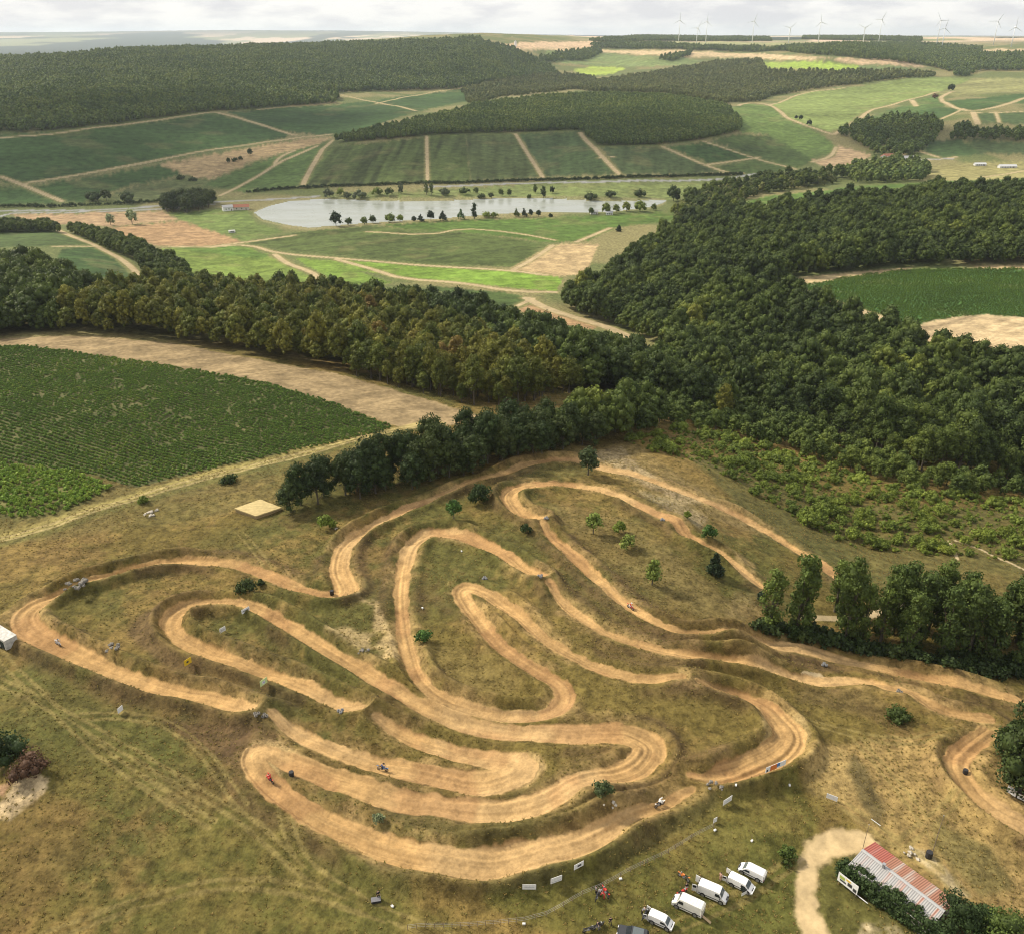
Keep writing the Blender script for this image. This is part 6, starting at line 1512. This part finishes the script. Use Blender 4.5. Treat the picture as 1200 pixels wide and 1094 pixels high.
# straw coloured stack
c4 = [at_h(*p, .9) for p in ((275, 597), (305, 585.5), (330, 593.5), (300, 605))]; cen = sum(c4, Vector()) / 4; zg = gz(cen.x, cen.y)
t = empty('straw_stack', (cen.x, cen.y, zg), 0); tag(t, 'flat pale yellow straw stack at the left tip of the tree belt', 'straw stack')
def slab(z0, z1, k0, k1, mid):
    mb = MB(); lo = [((p - cen).x * k0, (p - cen).y * k0, z0) for p in c4]; hi = [((p - cen).x * k1, (p - cen).y * k1, z1) for p in c4]
    N = 6; V = []
    for i in range(N + 1):
        for j in range(N + 1):
            u, v = i / N, j / N; P = [Vector(q) for q in hi]; p = (P[0] * (1 - u) + P[1] * u) * (1 - v) + (P[3] * (1 - u) + P[2] * u) * v
            V.append((p.x, p.y, z1 + mid * 4 * u * (1 - u) * 4 * v * (1 - v) * .5 + (.06 * math.sin(i * 3.1 + j * 2.3))))
    Fq = [(i * (N + 1) + j, i * (N + 1) + j + 1, (i + 1) * (N + 1) + j + 1, (i + 1) * (N + 1) + j) for i in range(N) for j in range(N)]
    mb.add(V, Fq); mb.add(lo + hi, [(0, 1, 5, 4), (1, 2, 6, 5), (2, 3, 7, 6), (3, 0, 4, 7), (3, 2, 1, 0)]); return mb
slab(-.3, .62, .97, .97, 0).build('base', M['straw_side'], t); slab(.64, .92, 1.0, 1.0, .35).build('top_layer', M['straw'], t)
# box trailer at the left edge
A = Vector((*at_px(10, 768), 0)); B = Vector((*at_px(22, 761), 0)); d = (B - A).normalized(); e2 = Vector((-d.y, d.x, 0)); far_ = Vector((*at_px(-10, 757), 0)); e2 = e2 if (far_ - A).dot(e2) > 0 else -e2
t = empty('box_trailer', (A.x, A.y, gz(A.x, A.y)), math.atan2(e2.y, e2.x)); tag(t, 'weathered white box trailer with a dark open side at the left edge', 'trailer')
ys = 1 if Vector((-e2.y, e2.x, 0)).dot(d) > 0 else -1
mb = MB(); mb.box((3.0, ys * 1.25, 1.55), (6.0, 2.5, 2.2), bev=.05); bd_ = mb.build('body', M['trailer_panel'], t)
mb = MB(); mb.box((3.0, ys * 1.25, 2.68), (6.1, 2.6, .07)); mb.build('roof', M['trailer_panel'], t)
mb = MB(); mb.box((1.3, -ys * .012, 1.35), (1.5, .03, 1.6)); mb.build('side_opening', M['dark_inside'], t)
for k in range(2):
    mb = MB(); mb.disc_wheel((2.6 + k * .9, ys * .05, .36), .36, .22); wo = mb.build('wheel', M['rubber'], t); mb = MB(); mb.disc((2.6 + k * .9, ys * .02, .36), .26, .2); mb.build('rim', M['rim'], wo)
# fence along the paddock
fp = [(478, 1092), (520, 1090), (560, 1088), (614, 1083), (640, 1076), (660, 1066), (682, 1053), (703, 1044), (727, 1030), (750, 1018), (775, 1003), (800, 988), (820, 976), (836, 968)]
t0 = at_px(*fp[0]); t = empty('wire_fence', (t0[0], t0[1], gz(*t0)), 0); tag(t, 'low wire fence with wooden posts between the paddock and the track', 'fence'); org = Vector(t.location)
P3 = [Vector((*at_px(*p), 0)) for p in densify(fp, 9, False)]; P3 = [Vector((p.x, p.y, gz(p.x, p.y))) - org for p in P3]
for p in P3: mb = MB(); mb.tube([p + Vector((0, 0, -.3)), p + Vector((0, 0, 1.15))], .045, 5); mb.build('post', M['post_wood'], t)
for hgt in (.45, .8, 1.1): mb = MB(); mb.tube([p + Vector((0, 0, hgt)) for p in P3], .012, 4); mb.build('wire', M['steel'], t)
mb = MB(); q = [at_h(*p, .9) for p in ((1021, 959), (1032, 967))]; mb.tube(q, .06, 6); tag(mb.build('fallen_rail', M['board_grey']), 'grey rail lying across the dark grass above the shed', 'rail')

# ---- people and motorcycles
def skin_mesh(name, chains, mat, parent):
    """one continuous skinned surface over a branching skeleton; chains share joints by name"""
    idx = {}; V = []; Rd = []; E = []
    for ch in chains:
        prev = None
        for (key, p, r) in ch:
            if key not in idx: idx[key] = len(V); V.append(p); Rd.append(r)
            if prev is not None: E.append((prev, idx[key]))
            prev = idx[key]
    me = bpy.data.meshes.new(name); me.from_pydata(V, E, []); me.update()
    o = link(name, me, parent); me.materials.append(mat)
    o.modifiers.new('skin', 'SKIN'); o.modifiers.new('smooth', 'SUBSURF').levels = 1; o.modifiers['smooth'].render_levels = 1
    for k, d_ in enumerate(me.skin_vertices[0].data): d_.radius = (Rd[k], Rd[k]); d_.use_root = (k == 0)
    return o
def pose(kind):
    """joint positions: x forward, z up, for a 1.75 m adult"""
    J = dict(pelvis=(0, 0, .95), waist=(0, 0, 1.12), chest=(0, 0, 1.33), neck=(0, 0, 1.50), head=(.02, 0, 1.64), top=(.01, 0, 1.75))
    for s, n in ((1, 'l'), (-1, 'r')):
        J[n + 'sho'] = (0, s * .19, 1.42); J[n + 'elb'] = (-.03, s * .26, 1.13); J[n + 'wri'] = (.08, s * .27, .88)
        J[n + 'hip'] = (0, s * .095, .90); J[n + 'kne'] = (.02, s * .11, .49); J[n + 'ank'] = (-.02, s * .12, .08); J[n + 'toe'] = (.17, s * .14, .035)
    if kind == 'walk':
        J['lkne'] = (.16, .10, .50); J['lank'] = (.20, .11, .08); J['ltoe'] = (.38, .12, .04); J['rkne'] = (-.06, -.10, .50); J['rank'] = (-.30, -.11, .14); J['rtoe'] = (-.15, -.12, .04); J['lwri'] = (-.12, .27, .90); J['rwri'] = (.20, -.26, .95)
    if kind == 'bend':
        J.update(waist=(.12, 0, 1.08), chest=(.30, 0, 1.20), neck=(.44, 0, 1.28), head=(.55, 0, 1.34), top=(.64, 0, 1.38))
        for s, n in ((1, 'l'), (-1, 'r')): J[n + 'sho'] = (.38, s * .19, 1.22); J[n + 'elb'] = (.46, s * .24, .96); J[n + 'wri'] = (.58, s * .18, .76)
    if kind == 'ride':
        J.update(pelvis=(-.20, 0, 1.02), waist=(-.10, 0, 1.17), chest=(.05, 0, 1.33), neck=(.16, 0, 1.47), head=(.24, 0, 1.59), top=(.26, 0, 1.70))
        for s, n in ((1, 'l'), (-1, 'r')):
            J[n + 'sho'] = (.08, s * .20, 1.41); J[n + 'elb'] = (.26, s * .36, 1.22); J[n + 'wri'] = (.44, s * .33, 1.10)
            J[n + 'hip'] = (-.17, s * .11, .99); J[n + 'kne'] = (.16, s * .19, .78); J[n + 'ank'] = (-.12, s * .19, .42); J[n + 'toe'] = (.08, s * .21, .40)
    return J
def person(label, px, py, rz, kind, top, legs, hat=None, lift=0.0, off=None):
    if off is None: x, y = at_px(px, py); z = gz(x, y)
    else: x, y, z = off
    t = empty('person', (x, y, z + lift), rz); tag(t, label, 'person')
    J = pose(kind); c = []
    c.append([('pelvis', J['pelvis'], .145), ('waist', J['waist'], .125), ('chest', J['chest'], .155), ('neck', J['neck'], .062), ('head', J['head'], .095), ('top', J['top'], .062)])
    hd_ = Vector(J['head']); fw = Vector((1, 0, -.1 if kind != 'bend' else -.8)).normalized()
    c.append([('head', J['head'], .095), ('nose', tuple(hd_ + fw * .115), .018)])
    for n, s in (('l', 1), ('r', -1)):
        c.append([('chest', J['chest'], .155), (n + 'sho', J[n + 'sho'], .068), (n + 'elb', J[n + 'elb'], .045), (n + 'wri', J[n + 'wri'], .030)])
        w_ = Vector(J[n + 'wri']); dr = (w_ - Vector(J[n + 'elb'])).normalized(); pal = w_ + dr * .07
        c.append([(n + 'wri', tuple(w_), .030), (n + 'pal', tuple(pal), .034)])
        sd_ = dr.cross(Vector((0, 0, 1))); sd_ = sd_.normalized() if sd_.length > .1 else Vector((1, 0, 0))
        for k, (o_, l_) in enumerate(((-.030, .070), (-.010, .082), (.010, .078), (.028, .060))):
            f1 = pal + dr * .035 + sd_ * o_; f2 = f1 + dr * l_ * .55; f3 = f2 + (dr * .5 - Vector((0, 0, .5))).normalized() * l_ * .45
            c.append([(n + 'pal', tuple(pal), .034), (n + 'f%da' % k, tuple(f1), .009), (n + 'f%db' % k, tuple(f2), .008), (n + 'f%dc' % k, tuple(f3), .007)])
        th1 = w_ + dr * .04 + sd_ * .045; c.append([(n + 'wri', tuple(w_), .030), (n + 'tha', tuple(th1), .010), (n + 'thb', tuple(th1 + dr * .04 + sd_ * .012), .008)])
        c.append([('pelvis', J['pelvis'], .145), (n + 'hip', J[n + 'hip'], .092), (n + 'kne', J[n + 'kne'], .058), (n + 'ank', J[n + 'ank'], .040), (n + 'toe', J[n + 'toe'], .032)])
    skin_mesh('body', c, M['skin'], t)
    jk = [[('pelvis', tuple(Vector(J['pelvis']) + Vector((0, 0, .03))), .158), ('waist', J['waist'], .143), ('chest', J['chest'], .172), ('nk', tuple(Vector(J['chest']).lerp(Vector(J['neck']), .75)), .085)]]
    for n in 'lr': jk.append([('chest', J['chest'], .172), (n + 'sho', J[n + 'sho'], .082), (n + 'elb', J[n + 'elb'], .058), (n + 'w', tuple(Vector(J[n + 'elb']).lerp(Vector(J[n + 'wri']), .92)), .042)])
    skin_mesh('jacket', jk, M[top], t)
    tr = [[('waist', tuple(Vector(J['waist']).lerp(Vector(J['pelvis']), .6)), .150), ('pelvis', J['pelvis'], .160)]]
    for n in 'lr': tr.append([('pelvis', J['pelvis'], .160), (n + 'hip', J[n + 'hip'], .105), (n + 'kne', J[n + 'kne'], .072), (n + 'a', tuple(Vector(J[n + 'kne']).lerp(Vector(J[n + 'ank']), .92)), .054)])
    skin_mesh('trousers', tr, M[legs], t)
    for n in 'lr': skin_mesh('boot', [[('a', tuple(Vector(J[n + 'ank']) + Vector((0, 0, .08))), .052), ('b', J[n + 'ank'], .052), ('c', J[n + 'toe'], .042)]], M['black_plastic'], t)
    bm = bmesh.new(); bmesh.ops.create_uvsphere(bm, u_segments=12, v_segments=8, radius=1)
    me = bpy.data.meshes.new('hair')
    hc_ = hd_ + Vector((-.02, 0, .035)); sc_ = (.145, .135, .15) if hat else (.112, .098, .10)
    for v in bm.verts: v.co = Vector((v.co.x * sc_[0], v.co.y * sc_[1], v.co.z * sc_[2])) + hc_
    bm.to_mesh(me); bm.free(); o = link('helmet' if hat else 'hair', me, t, M[hat or 'hair'])
    if hat: mb = MB(); mb.box(hd_ + Vector((.115, 0, .03)), (.06, .17, .08), bev=.02); mb.build('visor', M['glass_dark'], o); mb = MB(); mb.box(hd_ + Vector((.17, 0, .12)), (.15, .16, .025)); mb.build('peak', M[hat], o)
    return t
def motorbike(label, px, py, rz, paint, lean=0.0):
    x, y = at_px(px, py); t = empty('motorcycle', (x, y, gz(x, y)), rz); t.rotation_euler = (lean, 0, rz); tag(t, label, 'motorcycle', 'motocross bikes')
    for nm_w, wx, r in (('front_wheel', .72, .36), ('rear_wheel', -.70, .34)):
        V, Fq = [], []
        for i in range(18):
            for j in range(6):
                A, B = 2 * math.pi * i / 18, 2 * math.pi * j / 6; V.append((wx + (r - .06 + .06 * math.cos(B)) * math.cos(A), .055 * math.sin(B), r + (r - .06 + .06 * math.cos(B)) * math.sin(A)))
        for i in range(18):
            for j in range(6): Fq.append((i * 6 + j, ((i + 1) % 18) * 6 + j, ((i + 1) % 18) * 6 + (j + 1) % 6, i * 6 + (j + 1) % 6))
        mb = MB(); mb.add(V, Fq); wo = mb.build(nm_w, M['rubber'], t, True); mb = MB(); mb.disc((wx, 0, r), r * .55, .04, 12); mb.build('rim', M['steel'], wo)
    mb = MB()
    for s in (-1, 1): mb.tube([(.72, s * .09, .36), (.48, s * .09, .95), (.42, s * .09, 1.05)], .028, 6)
    mb.build('fork', M['steel'], t)
    mb = MB(); mb.tube([(.42, -.40, 1.12), (.44, -.2, 1.08), (.44, .2, 1.08), (.42, .40, 1.12)], .018, 6); mb.build('handlebar', M['black_plastic'], t)
    mb = MB(); mb.box((0, 0, .48), (.42, .24, .36), bev=.05); mb.build('engine', M['grey'], t)
    mb = MB(); mb.tube([(.42, 0, .95), (.1, 0, .62), (-.15, 0, .50)], .035, 6); mb.tube([(-.70, .1, .34), (-.15, .1, .50)], .03, 6); mb.tube([(-.70, -.1, .34), (-.15, -.1, .50)], .03, 6); mb.build('frame', M['black_plastic'], t)
    mb = MB(); mb.box((.14, 0, .86), (.55, .24, .22), Matrix.Rotation(.2, 3, 'Y'), bev=.06); mb.box((.32, .15, .74), (.38, .04, .30), Matrix.Rotation(.35, 3, 'Y')); mb.box((.32, -.15, .74), (.38, .04, .30), Matrix.Rotation(.35, 3, 'Y')); mb.build('tank', M[paint], t)
    mb = MB(); mb.box((-.35, 0, .95), (.72, .17, .09), bev=.03); mb.build('seat', M['cloth_black'], t)
    mb = MB(); mb.box((-.78, 0, .98), (.42, .17, .035), Matrix.Rotation(.25, 3, 'Y')); mb.build('rear_mudguard', M[paint], t); mb = MB(); mb.box((.82, 0, .78), (.55, .14, .035), Matrix.Rotation(-.1, 3, 'Y')); mb.build('front_mudguard', M[paint], t)
    mb = MB(); mb.box((.55, 0, .98), (.04, .24, .26), bev=.02); mb.build('number_board', M['board_white'], t)
    mb = MB(); mb.tube([(.1, -.14, .45), (-.2, -.17, .55), (-.75, -.17, .80)], [.03, .04, .055], 7); mb.build('exhaust', M['steel'], t)
    return t
RIDERS = [(69, 757, (60, 755), (80, 767), 'cloth_white', 'cloth_grey', 'cloth_grey', 'board_white', 'grey and white rider coming down the left straight'),
          (739, 708, (731, 703), (751, 717), 'cloth_red', 'cloth_white', 'board_white', 'red', 'red and white rider on the long leg inside the top loop'),
          (448, 898, (441, 894), (480, 902), 'cloth_blue', 'cloth_black', 'cloth_black', 'blue', 'dark blue rider on the left lower straight'),
          (317, 916, (320, 923), (305, 908), 'cloth_red', 'cloth_red', 'red', 'red', 'rider all in red in the lower left hairpin'),
          (773, 941, (761, 949), (791, 934), 'cloth_white', 'cloth_black', 'board_white', 'board_white', 'white helmeted rider on the thin lower straight')]
for (px, py, a, b, tp, lg, hl, bk, lb) in RIDERS:
    rz = heading(a, b); m_ = motorbike('motocross bike under the ' + lb, px, py, rz, bk)
    person(lb, px, py, rz, 'ride', tp, lg, hl, .02, off=tuple(m_.location))
for (px, py, rz, bk, lb) in [(801, 1029, 2.4, 'orange', 'orange and white bike standing above the cream van'), (798, 1047, .5, 'red', 'red bike close to the nose of the cream van'), (699, 1054, 1.2, 'ink', 'black bike left of the group by the fence'), (709, 1050, 2.0, 'red', 'red bike in the group by the fence'), (690, 1091, .3, 'ink', 'left black bike at the bottom edge'), (700, 1087, .5, 'ink', 'right black bike at the bottom edge'), (755, 1074, 1.0, 'ink', 'dark bike behind the small van')]:
    motorbike(lb, px, py, rz, bk, .12)
for (px, py, rz, kd, tp, lg, lb) in [(804, 1043, -1.2, 'stand', 'cloth_black', 'cloth_white', 'person in black top and white trousers between the two long vans'), (703, 1052, -1.6, 'stand', 'cloth_white', 'cloth_grey', 'person in white by the fence'), (708, 1055, 2.6, 'bend', 'cloth_red', 'cloth_red', 'person in red bending over a bike by the fence'), (698, 1050, .3, 'stand', 'cloth_grey', 'cloth_black', 'person in grey standing at the left of the group by the fence'),
    (715, 1084, 1.8, 'walk', 'cloth_black', 'cloth_black', 'person all in dark clothes walking on the grass near the bottom edge'), (702, 1090, 2.0, 'bend', 'cloth_black', 'cloth_grey', 'person in black bending over the bikes at the bottom edge'), (444, 1055, -1.2, 'stand', 'cloth_black', 'cloth_black', 'marshal in dark clothes standing alone below the lowest bend'), (844, 1030, .6, 'stand', 'cloth_pink', 'cloth_pink', 'person in pale pinkish clothes behind the white van with the open doors'), (752, 1072, .2, 'bend', 'cloth_grey', 'cloth_black', 'person leaning into the back of the small van')]:
    person(lb, px, py, rz, kd, tp, lg)
mb = MB(); x, y = at_px(441, 1058); t = empty('box', (x, y, gz(x, y)), .2); tag(t, 'dark box lying on the grass at the feet of the marshal', 'box'); mb.box((0, 0, .22), (1.4, .8, .42), bev=.05); mb.build('case', M['black_plastic'], t); mb = MB(); mb.box((0, 0, .455), (1.42, .82, .05), bev=.02); mb.build('lid', M['cloth_grey'], t)

# ---- wind turbines on the plateau
TUR = [(797, 24, 44), (817.5, 33, 47), (829, 25.5, 45), (884, 25, 47), (926, 33, 55), (962, 26, 47), (1014, 33, 47), (1034, 23, 49), (1103, 24, 49), (1108, 33, 54), (1170, 25, 47), (1190, 32, 57)]
def blade_mesh(Lb):
    V = []; F_ = []; st = [(0, .8, 1.0), (.05, .9, .9), (.2, 1.6, .5), (.5, 1.05, .3), (.8, .65, .2), (1.0, .2, .1)]
    for (t_, c_, th_) in st: V += [(-.3 * c_ * 2, -th_ / 2, t_ * Lb), (.7 * c_ * 1.6, 0, t_ * Lb), (-.1 * c_, th_ / 2, t_ * Lb)]
    for k in range(len(st) - 1):
        for i in range(3): F_.append((k * 3 + i, k * 3 + (i + 1) % 3, k * 3 + 3 + (i + 1) % 3, k * 3 + 3 + i))
    F_ += [(0, 1, 2), tuple(range(len(V) - 3, len(V)))[::-1]]; return V, F_
for k, (px, hy, by) in enumerate(TUR):
    r = 4450.0 if hy < 28 else 4300.0
    th, td = ray(px, hy); th = float(th); hubz = CAMH - r * float(td); x, y = r * math.sin(th), r * math.cos(th); z0 = gz(x, y)
    z0 = min(z0, hubz - 60)
    H_ = hubz - z0; t = empty('wind_turbine', (x, y, z0), -th + random.uniform(-.5, .5)); 
    LB = ['leftmost of all, left of the close pair', 'shorter one of the close pair at the left', 'taller one of the close pair at the left', 'alone, fourth from the left', 'short one before the wood, fifth from the left', 'tall one, sixth from the left', 'shorter of the two turbines in the middle right', 'taller of the two turbines in the middle right', 'taller turbine with its rotor crossing another', 'shorter turbine with its rotor crossing another', 'second turbine from the right', 'rightmost turbine of the row']
    tag(t, 'white wind turbine on the horizon, ' + LB[k], 'wind turbine', 'wind turbines on the plateau')
    mb = MB(); mb.tube([(0, 0, -5), (0, 0, H_ * .5), (0, 0, H_ - 1.5)], [1.8, 1.5, 1.0], 14); mb.build('tower', M['turbine_white'], t, True)
    mb = MB(); mb.box((0, 1.5, H_), (4.2, 11, 4.2), bev=.8); mb.build('nacelle', M['turbine_white'], t)
    mb = MB(); mb.tube([(0, -4.0, H_), (0, -5.5, H_), (0, -7.2, H_)], [2.2, 2.2, .6], 12); mb.build('hub', M['turbine_white'], t, True)
    a0 = [0.05, .5, .1, .3, .8, 1.9, 1.0, .45, 1.6, .2, .5, .0][k]
    for j in range(3):
        V, F_ = blade_mesh(34.0); R_ = Matrix.Rotation(a0 + j * 2.094, 3, 'Y'); mb = MB(); mb.add([R_ @ Vector(v) + Vector((0, -5.6, H_)) for v in V], F_); mb.build('blade', M['turbine_white'], t)

# ---- houses in the valley
def house(label, px, py, rz, Lh, Wh, Hh, wall, roof, name='house', win=2):
    x, y = at_px(px, py); t = empty(name, (x, y, gz(x, y) - .2), rz); tag(t, label, 'house' if name == 'house' else name.replace('_', ' '))
    mb = MB(); rg = Hh + Wh * .30
    v = [(-Lh / 2, -Wh / 2, 0), (-Lh / 2, Wh / 2, 0), (-Lh / 2, Wh / 2, Hh), (-Lh / 2, 0, rg), (-Lh / 2, -Wh / 2, Hh)]; v += [(-p[0], p[1], p[2]) for p in v]
    mb.add(v, [(0, 1, 2, 3, 4), (9, 8, 7, 6, 5)] + [(i, (i + 1) % 5, 5 + (i + 1) % 5, 5 + i) for i in (0, 1, 4)]); mb.build('wall', M[wall], t)
    mb = MB(); sl = math.atan2(rg - Hh, Wh / 2); ln = math.hypot(Wh / 2, rg - Hh) + .5
    for s in (-1, 1): mb.box((0, s * (Wh / 4 + .12), (rg + Hh) / 2 + .02), (Lh + .8, ln, .16), Matrix.Rotation(-s * sl, 3, 'X'))
    mb.build('roof', M[roof], t)
    for k in range(win):
        mb = MB(); mb.box((-Lh / 2 + Lh * (k + 1) / (win + 1.5), -Wh / 2 - .02, Hh * .55), (1.1, .08, 1.2)); mb.build('window', M['glass_dark'], t)
    mb = MB(); mb.box((Lh * .32, -Wh / 2 - .02, 1.05), (1.1, .08, 2.1)); mb.build('door', M['post_wood'], t)
house('red roofed long building at the left end of the lake', 282, 246, .25, 19, 8, 3.4, 'wall_render', 'roof_tile'); house('grey white house beside the red roofed building by the lake', 267, 247, .5, 11, 7, 4.0, 'board_white', 'roof_grey')
house('small white hut among the trees on the near lake shore', 696, 251, .1, 8, 5, 3.0, 'board_white', 'roof_grey', 'hut'); house('second small white hut on the near lake shore, right of the other', 714, 252, -.2, 7, 4.5, 2.6, 'board_white', 'roof_grey', 'hut')
house('pale farm building beside the right valley road', 1066, 189, .1, 26, 10, 5, 'board_white', 'roof_grey', 'farm_building', 4); house('second pale farm building at the right valley road', 1040, 186, .3, 14, 9, 5, 'wall_render', 'roof_tile', 'farm_building', 3)
house('long white greenhouse in the right valley', 1180, 197, .05, 24, 7, 2.4, 'board_grey', 'board_grey', 'greenhouse', 5); house('white greenhouse left of the long one in the right valley', 1148, 194, .05, 16, 6, 2.2, 'board_grey', 'board_grey', 'greenhouse', 4)
house('pale house between the trees of the right valley', 1035, 187, 1.2, 10, 8, 5, 'board_white', 'roof_tile')
x, y = at_px(604, 54); t = empty('silo', (x, y, gz(x, y)), 0); tag(t, 'tiny white silo on the plateau edge below the horizon', 'silo'); mb = MB(); mb.tube([(0, 0, -1), (0, 0, 16)], 4.5, 12); mb.build('tank', M['board_white'], t); mb = MB(); mb.tube([(0, 0, 16), (0, 0, 19)], [4.6, .6], 12); mb.build('cap', M['roof_grey'], t)
x, y = at_px(272, 273); t = empty('caravan', (x, y, gz(x, y)), .2); tag(t, 'white caravan alone on the meadow by the brown field', 'caravan'); mb = MB(); mb.box((0, 0, 1.5), (6.5, 2.4, 2.3), bev=.3); mb.build('body', M['board_white'], t); mb = MB(); mb.box((.4, -1.21, 1.7), (3.4, .05, .7)); mb.build('window', M['glass_dark'], t)
for s in (-1, 1): mb = MB(); mb.disc_wheel((0, s * 1.05, .36), .36, .22); mb.build('wheel', M['rubber'], t)
print('done', round(time.time() - T00, 1))
